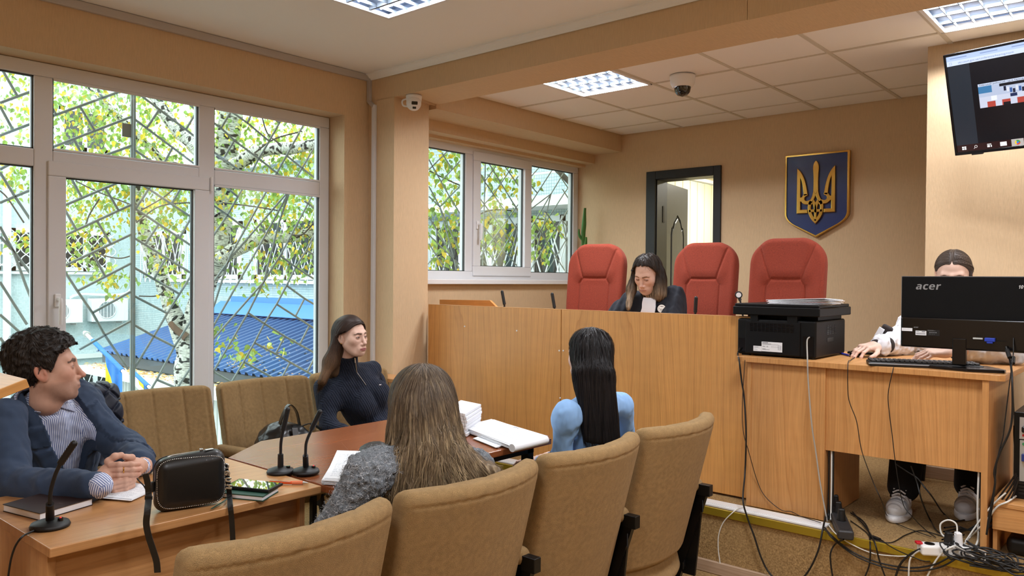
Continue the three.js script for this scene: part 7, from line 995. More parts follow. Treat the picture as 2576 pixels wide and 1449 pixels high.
// phone, green notebook, pen
{
  const c = [[-2.315,.768,-1.31],[-2.17,.768,-1.372],[-2.212,.768,-1.449],[-2.362,.768,-1.387]], p = thing('smartphone', 'black smartphone on a green booklet reflecting the window', 'phone', c[0]); part(p, 'phone_body', slab(c, 0.0095, 0.002), M.black);
  const m = [0, 1, 2].map((k) => c.reduce((a, q) => a + q[k] / 4, 0)); part(p, 'phone_screen', sheet(c.map((q) => [lerp(q[0], m[0], 0.05), q[1] + 0.0101, lerp(q[2], m[2], 0.05)])), phys(0x050608, 0.02, { clearcoat: 1, specularIntensity: 1, ior: 1.9 }));
  const g = [[-2.288,.75,-1.28],[-2.152,.75,-1.343],[-2.212,.75,-1.436],[-2.362,.75,-1.378]], b = thing('booklet', 'dark green booklet with white pages under the smartphone', 'notebook', g[0]); const gm = std(0x1f4a3b, 0.6);
  part(b, 'cover', [slab(g, 0.003), slab(g.map((q) => [q[0], q[1] + 0.0135, q[2]]), 0.003)], gm); part(b, 'pages', slab(g.map((q) => [q[0] - 0.003, q[1] + 0.003, q[2]]), 0.0105), M.paper); part(b, 'bookmark', ribbon([[-2.242,.757,-1.275],[-2.219,.757,-1.249],[-2.2,.757,-1.221],[-2.176,.757,-1.187]], 0.006, 0.0006, [0, 0, 1], 16), gm);
  const P = [[-2.318,.757,-1.471],[-2.258,.757,-1.518],[-2.232,.757,-1.542],[-2.215,.757,-1.551]], pen = thing('pen', 'orange ballpoint pen before the two microphones', 'pen', P[0]);
  part(pen, 'barrel', cyl(P[0], P[1], 0.0052, 0.0052, 12), std(0xe8561c, 0.35)); part(pen, 'grip', cyl(P[1], P[2], 0.0064, 0.0062, 12), std(0xe07a50, 0.6)); part(pen, 'tip', cyl(P[2], P[3], 0.0055, 0.0012, 12), M.steel); part(pen, 'clip', beam(add3(P[0], [0, 0.006, 0]), add3(P[1], [0, 0.006, 0.01], 0.6), 0.003, 0.001), M.steel);
}
// shoulder bag with studs
const font = await new FontLoader().loadAsync('fonts/droid/droid_sans_bold.typeface.json');
{
  const at = [-2.262, 0.751, -1.166], B = thing('handbag', 'small black leather shoulder bag with silver studs on the light table edge', 'bag', at); B.rotation.y = 1.30;
  const leather = phys(0x0a0a0b, 0.42, { bumpMap: rep(fineNoise, 14), bumpScale: 0.0004, clearcoat: 0.15 });
  const bagF = (x, y, z) => { const hw = 0.102 - 0.004 * y / 0.16, hh = 0.079 + 0.003 * Math.sin(x * 20 + 1); return sdBox(x, y - 0.005 * (x / 0.09), z, 0, 0.081, 0, hw, hh, 0.034 + 0.006 * (1 - (x / 0.095) ** 2) * (1 - ((y - 0.08) / 0.085) ** 2), 0.031) * 0.9; };
  lpart(B, 'bag_body', sculpt(bagF, [-0.11, -0.01, -0.055], [0.11, 0.18, 0.055], 0.004), leather);
  const loop = (zz, inset) => { const p = [], hw = 0.095 - inset, hh = 0.072 - inset, r = 0.03; for (let i = 0; i <= 120; i++) { const a = i / 120 * Math.PI * 2, c = Math.cos(a), s = Math.sin(a), q = [Math.sign(c) * Math.pow(Math.abs(c), 0.42) * hw, 0.081 + Math.sign(s) * Math.pow(Math.abs(s), 0.42) * hh, zz]; p.push(q); } return p; };
  const studs = []; { const path = new THREE.CatmullRomCurve3(loop(0.0335, 0).map((q) => V(q)), true), n = 118; for (let i = 0; i < n; i++) { const q = path.getPointAt(i / n); let z = 0.05; for (let k = 0; k < 14; k++) z -= Math.max(0, bagF(q.x, q.y, z)); const sgeo = new THREE.SphereGeometry(0.00185, 8, 6); sgeo.translate(q.x, q.y, z + 0.0006); studs.push(sgeo); } }
  const st = lpart(B, 'stud_trim', merge(studs), M.steel, 'row of silver studs'); st.userData.kind = 'stuff';
  lpart(B, 'zip', tube(Array.from({ length: 24 }, (_, i) => { const t = i / 23, x = lerp(-0.093, 0.088, t); return [x, 0.081 + 0.079 * (1 - Math.pow(Math.abs(lerp(-1, 1, t)), 7)) - (t === 0 ? 0.02 : 0) + 0.004 * (x / 0.09) + 0.0012, -0.006]; }), 0.0028, 60, 6), M.steel);
  lpart(B, 'zip_puller', [moved(cbx(0.026, 0.003, 0.009, 0.001), [0.052, 0.168, 0.008], 0.25, 0.1), moved(cbx(0.010, 0.006, 0.012, 0.002), [0.032, 0.168, -0.002])], M.steel);
  lpart(B, 'bag_edge', tube(loop(-0.03, -0.001).map((q) => q), 0.0022, 120, 6), leather);
  part(B, 'strap_loop', new THREE.BufferGeometry().copy(moved(cbx(0.008, 0.03, 0.014, 0.003), [-0.104, 0.075, 0.0])), leather); B.children[B.children.length - 1].position.set(0, 0, 0);
  const S1 = thing('bag_strap', 'black strap hanging from the left of the studded bag over the table edge', 'strap', [-2.272,.78,-1.048]);
  part(S1, 'strap_ribbon', ribbon([...[[-2.2,.89,-1.004],[-2.195,.864,-1.008],[-2.193,.831,-1.01]], ...[[-2.115,.81,-.971],[-2.117,.775,-.969],[-2.111,.741,-.973],[-2.102,.707,-.98],[-2.094,.675,-.986],[-2.092,.645,-.988]]], 0.017, 0.0025, [0.75, 0, -0.65], 50), leather); part(S1, 'strap_buckle', moved(cbx(0.021, 0.012, 0.006, 0.002), [-2.182,.826,-1.005], 0.7), M.black);
  const S2 = thing('bag_strap', 'black strap with silver letters hanging from the right of the studded bag', 'strap', [-2.112,.76,-1.205]); part(S2, 'strap_ribbon', ribbon([...[[-2.235,.866,-1.263],[-2.231,.839,-1.266],[-2.226,.8,-1.27],[-2.223,.766,-1.272]], ...[[-2.166,.753,-1.242],[-2.163,.723,-1.244],[-2.16,.674,-1.246],[-2.157,.611,-1.247]]], 0.0155, 0.0025, [0.75, 0, -0.65], 40), leather);
  const ring = [-2.223,.863,-1.26], m0 = new THREE.Matrix4(); part(S2, 'ring', moved(new THREE.TorusGeometry(0.0068, 0.0026, 8, 20), ring, 0.75), M.steel);
  [['G', 572, 1192], ['U', 574, 1206], ['H', 577, 1219]].forEach(([ch, px], i) => { const g = new TextGeometry(ch, { font, size: 0.0165, depth: 0.004, bevelEnabled: true, bevelSize: 0.0006, bevelThickness: 0.0006 }); g.center(); g.rotateZ(-Math.PI / 2 - 0.15); g.rotateY(0.75); g.translate(...[[-2.212,.844,-1.257], [-2.209,.824,-1.259], [-2.206,.803,-1.261]][i]); part(S2, 'letter', g, M.steel); });
  solid('thin_cord', tube([...[[-2.369,.839,-1.056],[-2.362,.828,-1.062],[-2.353,.817,-1.069],[-2.344,.795,-1.077]]], 0.0022, 20, 6), M.black, 'thin dark cord between the clasped hands and the studded bag', 'cord');
}
// backpack on the seat
{
  const at = [-3.62, 0.445, -2.44], B = thing('backpack', 'black leather backpack slumped on the window row seat', 'bag', at), lea = phys(0x0b0b0c, 0.33, { clearcoat: 0.25 });
  const f = (x, y, z) => { let d = sdEll(x, y, z, -0.06, 0.085, 0.03, 0.13, 0.14, 0.14); d = smin(d, sdEll(x, y, z, -0.03, 0.05, -0.12, 0.12, 0.075, 0.12), 0.1); d = Math.max(d, -y - 0.0); return (d - 0.006 * n3(x * 12, y * 20, z * 12) - 0.004 * Math.sin(40 * (z + 0.6 * y) + 8 * x)) * 0.8; };
  lpart(B, 'bag_body', sculpt(f, [-0.24, -0.01, -0.28], [0.12, 0.27, 0.2], 0.007), lea);
  lpart(B, 'handle', ribbon([[-0.03, 0.16, 0.08], [-0.02, 0.25, 0.06], [-0.02, 0.315, 0.015], [-0.025, 0.28, -0.03], [-0.03, 0.19, -0.06]], 0.03, 0.005, [1, 0, 0.2], 30), lea);
  lpart(B, 'shoulder_strap', [ribbon([[0.04, 0.20, 0.02], [0.075, 0.13, 0.03], [0.09, 0.05, 0.02], [0.09, 0.0, 0.0]], 0.034, 0.005, [0, 0, 1], 24), ribbon([[-0.02, 0.19, -0.06], [0.0, 0.20, -0.11], [0.02, 0.13, -0.2], [0.03, 0.03, -0.26]], 0.03, 0.005, [1, 0.2, 0], 24)], lea);
}
// quilted jacket over the seat back, brown bag beside it
{
  const J = thing('quilted_jacket', 'dark navy quilted jacket hung over the seat back behind the man', 'jacket', [-3.95, 0.35, -1.62]), mat = phys(0x141d2f, 0.5, { sheen: 0.3, sheenColor: new THREE.Color(0.3, 0.35, 0.5) });
  const f = (x, y, z) => { const w = 0.075 + 0.02 * n3(x * 6, y * 6, z * 6), a = (y + z) * 30, b = (y - z) * 30, q = 0.014 * Math.min(1, 2.2 * Math.abs(Math.sin(a)), 2.2 * Math.abs(Math.sin(b))); let d = sdBox(x + 0.24 * (y - 0.75), y, z, -3.99, 0.66, -1.53, w, 0.235, 0.16, 0.065); d = smin(d, sdEll(x, y, z, -4.0, 0.885, -1.57, 0.06, 0.035, 0.1), 0.03); return (d - q) * 0.75; };
  part(J, 'jacket_shell', sculpt(f, [-4.2, 0.36, -1.74], [-3.76, 0.96, -1.33], 0.007), mat);
  solid('brown_bag', sculpt((x, y, z) => (sdEll(x, y, z, -3.55, 0.50, -1.72, 0.11, 0.075, 0.08) - 0.006 * n3(x * 20, y * 20, z * 20)) * 0.9, [-3.7, 0.41, -1.84], [-3.4, 0.61, -1.6], 0.008), phys(0x4a2a1a, 0.4), 'brown leather bag on the row seat behind the studded bag', 'bag');
  solid('dark_pouch', sculpt((x, y, z) => (sdEll(x, y, z, 0, 0, 0, 0.05, 0.018, 0.09) - 0.003 * n3(x * 30, y * 30, z * 30)) * 0.9, [-0.08, -0.03, -0.12], [0.08, 0.04, 0.12], 0.006).rotateY(0.5).translate(-2.46, 0.764, -2.03), M.black, 'flat black pouch on the dark table beside the blonde hair', 'pouch');
}

// ---------- on and around the clerk's desk ----------
{
  const P = thing('printer', 'black multifunction printer seen from its back on the clerk desk', 'printer', [-1.53, 1.066, -4.05]), x0 = -1.742, x1 = -1.345, zf = -3.80, zb = -4.22, y0 = 1.066, bl = phys(0x070708, 0.5, { specularIntensity: 0.5 }), bl2 = phys(0x0b0b0d, 0.45, { specularIntensity: 0.5 });
  part(P, 'printer_body', bx(x0, y0 + 0.006, zb, x1, y0 + 0.185, zf, 0.01), bl); part(P, 'printer_foot', [bx(x0 + 0.02, y0, zf - 0.05, x0 + 0.06, y0 + 0.01, zf - 0.01), bx(x1 - 0.06, y0, zf - 0.05, x1 - 0.02, y0 + 0.01, zf - 0.01)], bl);
  part(P, 'scanner_lid', bx(x0 - 0.018, y0 + 0.205, zb - 0.02, x1 + 0.022, y0 + 0.248, zf + 0.018, 0.006), bl); part(P, 'lid_cover', bx(x0 - 0.012, y0 + 0.246, zb - 0.01, x1 + 0.016, y0 + 0.262, zf + 0.010, 0.006), bl2);
  part(P, 'hinge', [bx(x0 + 0.07, y0 + 0.17, zf - 0.06, x0 + 0.11, y0 + 0.21, zf + 0.006, 0.003), bx(x1 - 0.14, y0 + 0.17, zf - 0.06, x1 - 0.09, y0 + 0.21, zf + 0.006, 0.003), bx(x0 + 0.02, y0 + 0.18, zb, x1 - 0.02, y0 + 0.21, zf - 0.08)], bl);
  part(P, 'back_cover', bx(x0 + 0.045, y0 + 0.012, zf - 0.004, x1 - 0.075, y0 + 0.175, zf + 0.006, 0.004), bl2);
  for (let r = 0; r < 6; r++) part(P, 'vent_slot', Array.from({ length: 11 }, (_, k) => bx(x0 + 0.07 + k * 0.0205, y0 + 0.125 + r * 0.007, zf + 0.004, x0 + 0.086 + k * 0.0205, y0 + 0.1285 + r * 0.007, zf + 0.0072)), M.blackGloss);
  for (let r = 0; r < 6; r++) part(P, 'vent_slot', Array.from({ length: 4 }, (_, k) => bx(x1 - 0.002, y0 + 0.115 + r * 0.008, zf - 0.28 + k * 0.035, x1 + 0.0015, y0 + 0.119 + r * 0.008, zf - 0.252 + k * 0.035)), M.blackGloss);
  part(P, 'grip_recess', bx(x1 - 0.002, y0 + 0.078, zf - 0.24, x1 + 0.0012, y0 + 0.098, zf - 0.15), M.blackGloss); part(P, 'socket_recess', [bx(x0 + 0.008, y0 + 0.02, zf - 0.004, x0 + 0.05, y0 + 0.085, zf + 0.0015), bx(x1 - 0.062, y0 + 0.015, zf - 0.004, x1 - 0.012, y0 + 0.11, zf + 0.0015)], M.blackGloss);
  const label = (w, h, f) => canvasTex(w, h, (g) => { g.fillStyle = '#e4e6ea'; g.fillRect(0, 0, w, h); g.fillStyle = '#4c5058'; f(g); });
  const L1 = new THREE.PlaneGeometry(0.105, 0.048); L1.translate(x0 + 0.184, y0 + 0.05, zf + 0.0075); part(P, 'type_label', L1, std(0xffffff, 0.5, { map: label(256, 118, (g) => { g.fillRect(10, 8, 70, 7); g.fillRect(10, 22, 110, 4); g.fillRect(10, 30, 200, 3); g.font = 'bold 20px sans-serif'; g.fillText('EAC  CE', 12, 64); for (let k = 0; k < 4; k++) { g.beginPath(); g.arc(128 + k * 22, 58, 7, 0, 7); g.stroke(); } g.fillRect(10, 84, 40, 5); g.fillRect(10, 94, 90, 4); g.lineWidth = 3; g.strokeStyle = '#4c5058'; g.strokeRect(206, 42, 34, 46); g.beginPath(); g.arc(223, 65, 9, 0, 7); g.stroke(); }) }));
  const L2 = new THREE.PlaneGeometry(0.042, 0.026); L2.translate(x0 + 0.11, y0 + 0.038, zf + 0.0075); part(P, 'type_label', L2, std(0xffffff, 0.5, { map: label(96, 60, (g) => { g.fillRect(8, 10, 50, 3); g.fillRect(8, 20, 70, 2); g.fillRect(8, 40, 40, 3); }) }));
  const q = thing('paper_sheets', 'pile of white papers lying on the printer lid', 'papers', [-1.45, y0 + 0.262, -3.95]); for (let i = 0; i < 5; i++) { const c = moved(cbx(0.30, 0.0026, 0.21, 0), [-1.452 + 0.01 * (i % 2), y0 + 0.2645 + i * 0.0045, -3.93], 0.12 - 0.05 * i, -0.012 * i, 0.012 * i); part(q, 'sheet', c, M.paper); }
}
{
  const S = thing('monitor', 'black monitor seen from its back on the clerk desk', 'monitor', [-0.74, 1.066, -3.85]), zf = -3.862, bk = phys(0x050506, 0.6, { specularIntensity: 0.35, bumpMap: rep(fineNoise, 16), bumpScale: 0.0003 });
  part(S, 'monitor_shell', bx(-0.986, 1.150, zf - 0.024, -0.440, 1.467, zf, 0.004), bk); part(S, 'monitor_bulge', bx(-0.984, 1.152, zf - 0.004, -0.442, 1.286, zf + 0.018, 0.009), M.blackGloss); part(S, 'bezel_edge', [bx(-0.987, 1.466, zf - 0.026, -0.439, 1.4685, zf - 0.003), bx(-0.988, 1.150, zf - 0.026, -0.9862, 1.4675, zf - 0.003)], std(0x8f9093, 0.3, { metalness: 0.6 }));
  part(S, 'stand_neck', bx(-0.775, 1.085, zf - 0.008, -0.722, 1.20, zf + 0.024, 0.004), M.blackGloss);
  part(S, 'stand_foot', slab([[-0.862, 1.066, -3.80], [-0.70, 1.066, -3.762], [-0.575, 1.066, -3.80], [-0.575, 1.066, -3.83], [-0.66, 1.066, -3.95], [-0.80, 1.066, -3.95]], 0.014, 0.003), M.blackGloss);
  const txt = (s, size, x, y, z, mat, parent, name, sx = 1) => { const g = new TextGeometry(s, { font, size, depth: 0.0012, curveSegments: 6 }); g.scale(sx, 1, 1); const sk = new THREE.Matrix4().set(1, 0.18, 0, 0, 0, 1, 0, 0, 0, 0, 1, 0, 0, 0, 0, 1); g.applyMatrix4(sk); g.translate(x, y, z); part(S, name, g, mat); };
  const logo = std(0x9ea3a8, 0.35, { metalness: 0.5 }); txt('acer', 0.031, -0.930, 1.409, zf + 0.0002, logo, S, 'logo', 1.12); txt('acer', 0.006, -0.930, 1.238, zf + 0.0180, logo, S, 'logo', 1.1); txt('10140', 0.014, -0.478 - 0.06, 1.418, zf + 0.0002, std(0xd9d9d9, 0.6), S, 'handwritten_number', 0.8);
  const tag2 = (w, h, x, y, f) => { const g = new THREE.PlaneGeometry(w, h); g.translate(x, y, zf + 0.0185); part(S, 'type_label', g, std(0xffffff, 0.5, { map: canvasTex(192, 96, f) })); };
  tag2(0.044, 0.014, -0.957, 1.229, (g) => { g.fillStyle = '#e8e9ec'; g.fillRect(0, 0, 192, 96); g.fillStyle = '#aab'; g.fillRect(12, 20, 60, 6); g.fillRect(12, 50, 130, 4); }); tag2(0.044, 0.020, -0.900, 1.216, (g) => { g.fillStyle = '#dfe1e4'; g.fillRect(0, 0, 192, 96); g.fillStyle = '#556'; g.fillRect(12, 14, 50, 6); g.fillRect(110, 10, 60, 14); g.fillRect(12, 40, 150, 4); g.fillRect(12, 60, 160, 12); });
  tag2(0.05, 0.026, -0.85, 1.219, (g) => { g.fillStyle = '#0c0c0d'; g.fillRect(0, 0, 192, 96); g.fillStyle = '#7d8085'; g.fillRect(8, 6, 90, 3); g.fillRect(8, 14, 120, 3); g.font = '18px sans-serif'; g.fillText('EAC  CE  FC', 30, 76); for (let k = 0; k < 4; k++) g.fillRect(36 + k * 30, 36, 18, 14); });
  part(S, 'port_row', [bx(-0.70, 1.196, zf + 0.016, -0.575, 1.20, zf + 0.0185), bx(-0.685, 1.215, zf + 0.016, -0.668, 1.219, zf + 0.0185)], M.metal); part(S, 'video_port', bx(-0.697, 1.2, zf + 0.016, -0.660, 1.207, zf + 0.022, 0.001), std(0xb7bab6, 0.4)); 
  part(S, 'video_plug', [bx(-0.652, 1.193, zf + 0.016, -0.613, 1.209, zf + 0.036, 0.003), bx(-0.644, 1.185, zf + 0.02, -0.621, 1.196, zf + 0.034, 0.003)], std(0x1d3aa8, 0.5), 'blue video plug');
}
{
  const K = thing('keyboard', 'black keyboard before the clerk hands, half behind the monitor foot', 'keyboard', [-0.9, 1.066, -3.86]); K.rotation.y = 0.38; lpart(K, 'keyboard_body', bx(-0.22, 0, -0.068, 0.23, 0.018, 0.075, 0.005), M.black); lpart(K, 'keyboard_trim', bx(-0.222, 0.010, 0.066, 0.232, 0.014, 0.0765, 0.001), std(0x9a9ca0, 0.4));
  for (let r = 0; r < 6; r++) for (let c = 0; c < 21; c++) { if ((r === 5 && c > 3 && c < 9)) continue; lpart(K, 'key', sharedKey(), M.black).position.set(-0.205 + c * 0.0205 + (r % 2) * 0.004, 0.0215, -0.055 + r * 0.0212); }
}
function sharedKey() { return sharedKey.g ??= cbx(0.0172, 0.009, 0.0172, 0.003); }
{
  const m = thing('mouse', 'black computer mouse under the clerk hand beside the printer', 'mouse', [-1.262, 1.066, -4.14]); lpart(m, 'mouse_body', sculpt((x, y, z) => Math.max(sdEll(x, y, z, 0, 0.004, 0, 0.032, 0.032, 0.056), -y), [-0.04, -0.005, -0.065], [0.04, 0.042, 0.065], 0.004), M.blackGloss); lpart(m, 'mouse_wheel', moved(new THREE.CylinderGeometry(0.008, 0.008, 0.006, 14), [0, 0.031, 0.028], 0, 0, Math.PI / 2), M.metal);
  const ph = thing('smartphone', 'smartphone with grey case lying behind the printer on the desk', 'phone', [-1.33, 1.066, -4.29]); lpart(ph, 'phone_body', bx(-0.02, 0, -0.06, 0.14, 0.012, 0.02, 0.004), M.metal); lpart(ph, 'phone_screen', bx(-0.016, 0.0118, -0.056, 0.136, 0.0126, 0.016), M.blackGloss);
  const b = [[-1.367,1.072,-4.204],[-1.287,1.072,-4.103]], pen = thing('pen', 'blue pen between the printer and the mouse', 'pen', b[0]); part(pen, 'barrel', cyl(b[0], b[1], 0.005, 0.005, 10), std(0x2330a8, 0.4)); part(pen, 'tip', cyl(b[1], add3(b[1], [0.012, 0, 0.003]), 0.004, 0.001, 10), M.steel);
  solid('paper_sheet', moved(cbx(0.22, 0.002, 0.15), [-1.03, 1.0675, -4.06], 0.2), M.paper, 'white sheet lying behind the keyboard under the clerk hand', 'papers');
}
// computer tower on a wooden stand, grey power unit on top
{
  const T = thing('computer_tower', 'black computer tower seen from its back at the right picture edge', 'computer', [-0.43, 0.54, -4.1]); const px = -0.545, zf = -3.86;
  part(T, 'tower_case', bx(px, 0.545, zf - 0.42, px + 0.19, 0.905, zf, 0.003), M.metal);
  part(T, 'power_supply', [bx(px + 0.02, 0.795, zf - 0.002, px + 0.17, 0.885, zf + 0.003)], std(0xc9ccd0, 0.35, { metalness: 0.6 })); part(T, 'power_switch', bx(px + 0.05, 0.855, zf, px + 0.085, 0.875, zf + 0.009, 0.002), M.black); part(T, 'power_plug', [bx(px + 0.03, 0.825, zf, px + 0.075, 0.85, zf + 0.03, 0.006)], M.black); part(T, 'red_sticker', bx(px + 0.03, 0.806, zf, px + 0.10, 0.815, zf + 0.0042), std(0xc8202c, 0.5));
  part(T, 'port_plate', bx(px + 0.022, 0.62, zf, px + 0.062, 0.79, zf + 0.003), std(0xb9bcb8, 0.4, { metalness: 0.4 })); part(T, 'port', [bx(px + 0.03, 0.705, zf, px + 0.052, 0.735, zf + 0.02, 0.002)], std(0x23357a, 0.5)); part(T, 'port', [moved(new THREE.CylinderGeometry(0.006, 0.006, 0.004, 12), [px + 0.036, 0.775, zf + 0.004], 0, Math.PI / 2)], std(0x3d8f5a, 0.5)); part(T, 'port', [moved(new THREE.CylinderGeometry(0.006, 0.006, 0.004, 12), [px + 0.05, 0.775, zf + 0.004], 0, Math.PI / 2)], std(0x7a4a9a, 0.5)); part(T, 'status_light', moved(new THREE.SphereGeometry(0.0028, 8, 6), [px + 0.055, 0.652, zf + 0.004]), std(0xff8030, 0.4, { emissive: 0xff7020, emissiveIntensity: 1 }));
  for (let k = 0; k < 4; k++) part(T, 'slot_cover', bx(px + 0.02, 0.565 + k * 0.014, zf, px + 0.15, 0.575 + k * 0.014, zf + 0.004), M.black);
  const U = thing('power_unit', 'grey power unit standing on the computer tower', 'device', [-0.42, 0.905, -4.0]); part(U, 'unit_case', bx(-0.503, 0.925, -4.26, -0.37, 1.045, -3.868, 0.008), std(0xb3b5b2, 0.45)); part(U, 'unit_base', bx(-0.497, 0.905, -4.25, -0.376, 0.93, -3.874, 0.003), M.black); part(U, 'unit_socket', bx(-0.486, 0.985, -3.87, -0.44, 1.02, -3.862, 0.003), M.black); part(U, 'unit_label', [bx(-0.49, 0.943, -3.869, -0.45, 0.975, -3.8665), bx(-0.493, 0.91, -3.875, -0.455, 0.925, -3.872)], std(0xe0e0de, 0.6));
  const W = thing('wooden_stand', 'wood-veneer low stand carrying the computer tower beside the desk', 'stand', [-0.45, DAIS, -4.0]); part(W, 'stand_top', bx(-0.605, 0.525, -4.3, -0.2, 0.545, -3.74, 0.002, 'x'), M.desk); part(W, 'stand_front', bx(-0.600, 0.43, -3.765, -0.2, 0.525, -3.745, 0.002, 'x'), M.desk); part(W, 'stand_side', bx(-0.60, DAIS, -4.3, -0.585, 0.525, -3.765), M.desk); part(W, 'stand_back', bx(-0.585, DAIS, -4.3, -0.2, 0.525, -4.285), M.desk);
  solid('black_adapter', bx(-0.56, DAIS + 0.002, -3.95, -0.42, DAIS + 0.075, -3.80, 0.025), M.black, 'black adapter brick under the low wooden stand', 'adapter');
}
// cable channel on the platform edge
{
  const C = thing('cable_channel', 'white flat cable channel along the platform edge before the desk', 'cable channel', [-1.7, DAIS, -3.65]); part(C, 'channel_base', bx(-3.2, DAIS + 0.001, -3.70, -1.235, DAIS + 0.012, -3.612, 0.003, 'x'), M.white); part(C, 'channel_rib', [bx(-3.2, DAIS + 0.011, -3.64, -1.235, DAIS + 0.0145, -3.633), bx(-3.2, DAIS + 0.011, -3.625, -1.235, DAIS + 0.0145, -3.619)], M.white);
}
// power strips
function strip(label, a, b, mat, plugs) {
  const A = V(a), B = V(b), L = A.distanceTo(B), S = thing('power_strip', label, 'power strip', A.clone().add(B).multiplyScalar(0.5).toArray()); S.rotation.y = Math.atan2(B.x - A.x, B.z - A.z);
  lpart(S, 'strip_body', bx(-0.033, 0, -L / 2, 0.033, 0.042, L / 2, 0.01), mat); const n = 4; for (let i = 0; i < n; i++) { const z = lerp(-L / 2 + 0.04, L / 2 - 0.04, i / (n - 1)); lpart(S, 'socket', moved(new THREE.CylinderGeometry(0.02, 0.02, 0.004, 20), [0, 0.0415, z]), i % 2 ? mat : M.metal); }
  for (const [k, m] of plugs) { const z = lerp(-L / 2 + 0.04, L / 2 - 0.04, k / 3); lpart(S, 'plug', [cyl([0, 0.04, z], [0, 0.085, z], 0.019, 0.015, 14), bx(-0.014, 0.065, z - 0.012, 0.014, 0.095, z + 0.012, 0.006)], m); } return S;
}
strip('black power strip lying beside the left desk pedestal', [-1.293,.322,-3.926], [-1.11,.322,-3.527], std(0x2b2b2d, 0.5), [[0, M.black], [1, M.black], [2, M.black]]);
const ws = strip('white power strip with plugs in the cable tangle under the desk', [-.83,.322,-3.565], [-.671,.322,-3.67], std(0xe8e8e6, 0.5), [[2, M.black], [3, M.white]]);
lpart(ws, 'rocker_switch', bx(-0.012, 0.040, -0.11, 0.012, 0.050, -0.085, 0.003), std(0xc01828, 0.4));
// cables: [label, radius, material, points]
const cord = (label, r, mat, pts) => solid('cable', tube(pts, r, pts.length * 8, 7), mat, label, 'cable');
const wCab = std(0xdcdcd6, 0.5), gCab = std(0xa8a49c, 0.5), bCab = M.black, nCab = std(0x2a201c, 0.5);
cord('thick black cable looping from the printer to the floor and up to the strip', 0.0042, bCab, [...[[-1.719,1.102,-3.785],[-1.732,1.071,-3.785]], ...[[-1.688,1.05,-3.705],[-1.673,.943,-3.705],[-1.661,.877,-3.705]], ...[[-1.643,.751,-3.69],[-1.64,.642,-3.69],[-1.644,.496,-3.69]], ...[[-1.601,.397,-3.575],[-1.578,.316,-3.575],[-1.542,.231,-3.575],[-1.51,.146,-3.575],[-1.469,.081,-3.575]], ...[[-1.383,.046,-3.55],[-1.295,.115,-3.55],[-1.239,.234,-3.55]], ...[[-1.227,.336,-3.58]], ...[[-1.264,.35,-3.724],[-1.279,.35,-3.838]]]);
cord('thin brown cable down the pedestal front to the power strip', 0.0018, nCab, [...[[-1.655,1.051,-3.7],[-1.665,.865,-3.7],[-1.661,.708,-3.7],[-1.631,.604,-3.7]], ...[[-1.6,.456,-3.735],[-1.557,.386,-3.735]], ...[[-1.474,.34,-3.724],[-1.429,.34,-3.731],[-1.359,.34,-3.683],[-1.26,.34,-3.65]]]);
cord('pale grey cable hanging from the printer over the pedestal front', 0.0033, gCab, [...[[-1.371,1.175,-3.785]], ...[[-1.373,1.158,-3.76]], ...[[-1.35,1.074,-3.705],[-1.345,.972,-3.705],[-1.326,.77,-3.705]], ...[[-1.312,.649,-3.72],[-1.29,.505,-3.72],[-1.263,.37,-3.72],[-1.255,.331,-3.72]]]);
cord('thin black mouse cable hanging before the modesty panel', 0.0019, bCab, [...[[-1.24,1.07,-4.037],[-1.21,1.07,-3.879]], ...[[-1.168,1.067,-3.708],[-1.166,.934,-3.708],[-1.154,.881,-3.708],[-1.127,.811,-3.708],[-1.103,.681,-3.708]], ...[[-1.056,.546,-3.72],[-1.023,.476,-3.72]], ...[[-1.056,.33,-3.968],[-.973,.33,-3.882],[-.917,.33,-3.848],[-.84,.33,-3.807]]]);
cord('thin black keyboard cable hanging before the modesty panel', 0.0019, bCab, [...[[-1.032,1.075,-4.014],[-1.004,1.075,-3.843]], ...[[-.978,1.056,-3.708],[-.996,.951,-3.708],[-.99,.864,-3.708],[-.978,.775,-3.708],[-.96,.633,-3.708]], ...[[-.934,.479,-3.72],[-.895,.426,-3.72]], ...[[-.891,.33,-3.91],[-.822,.33,-3.81]]]);
cord('thick black video cable from the blue plug down past the tower', 0.0042, bCab, [...[[-.573,1.176,-3.83]], ...[[-.555,1.125,-3.8]], ...[[-.531,1.05,-3.7],[-.532,.874,-3.7],[-.57,.755,-3.7]], ...[[-.588,.676,-3.7],[-.585,.625,-3.7],[-.604,.489,-3.7],[-.612,.414,-3.7]]]);
solid('ferrite_bead', [cyl([-.567,1.165,-3.81], [-.552,1.135,-3.78], 0.0085, 0.0085, 12)], M.black, 'black bead on the thick video cable under the blue plug', 'cable bead'); solid('ferrite_bead', [cyl([-.541,1.138,-3.79], [-.539,1.114,-3.77], 0.0075, 0.0075, 12)], M.black, 'smaller black bead on the thin power cable beside the monitor', 'cable bead');
cord('thin black power cable of the monitor down the right desk side', 0.0022, bCab, [...[[-.549,1.213,-3.84]], ...[[-.543,1.15,-3.8]], ...[[-.532,1.123,-3.7],[-.554,.884,-3.7],[-.56,.819,-3.7],[-.579,.72,-3.7],[-.588,.573,-3.7],[-.606,.44,-3.7]]]);
cord('white cable from the tower down through the tangle to the floor', 0.0038, wCab, [...[[-.533,.556,-3.85]], ...[[-.546,.553,-3.74],[-.583,.525,-3.74],[-.615,.47,-3.74],[-.647,.422,-3.74]], ...[[-.697,.35,-3.84],[-.7,.35,-3.701]], ...[[-.711,.374,-3.575],[-.753,.332,-3.575],[-.783,.276,-3.575],[-.804,.222,-3.575]]]);
cord('white cable from the tower bundle to the white power strip', 0.0034, wCab, [...[[-.553,.588,-3.74],[-.588,.545,-3.74],[-.625,.489,-3.74],[-.664,.418,-3.74]], ...[[-.694,.36,-3.733]]]);
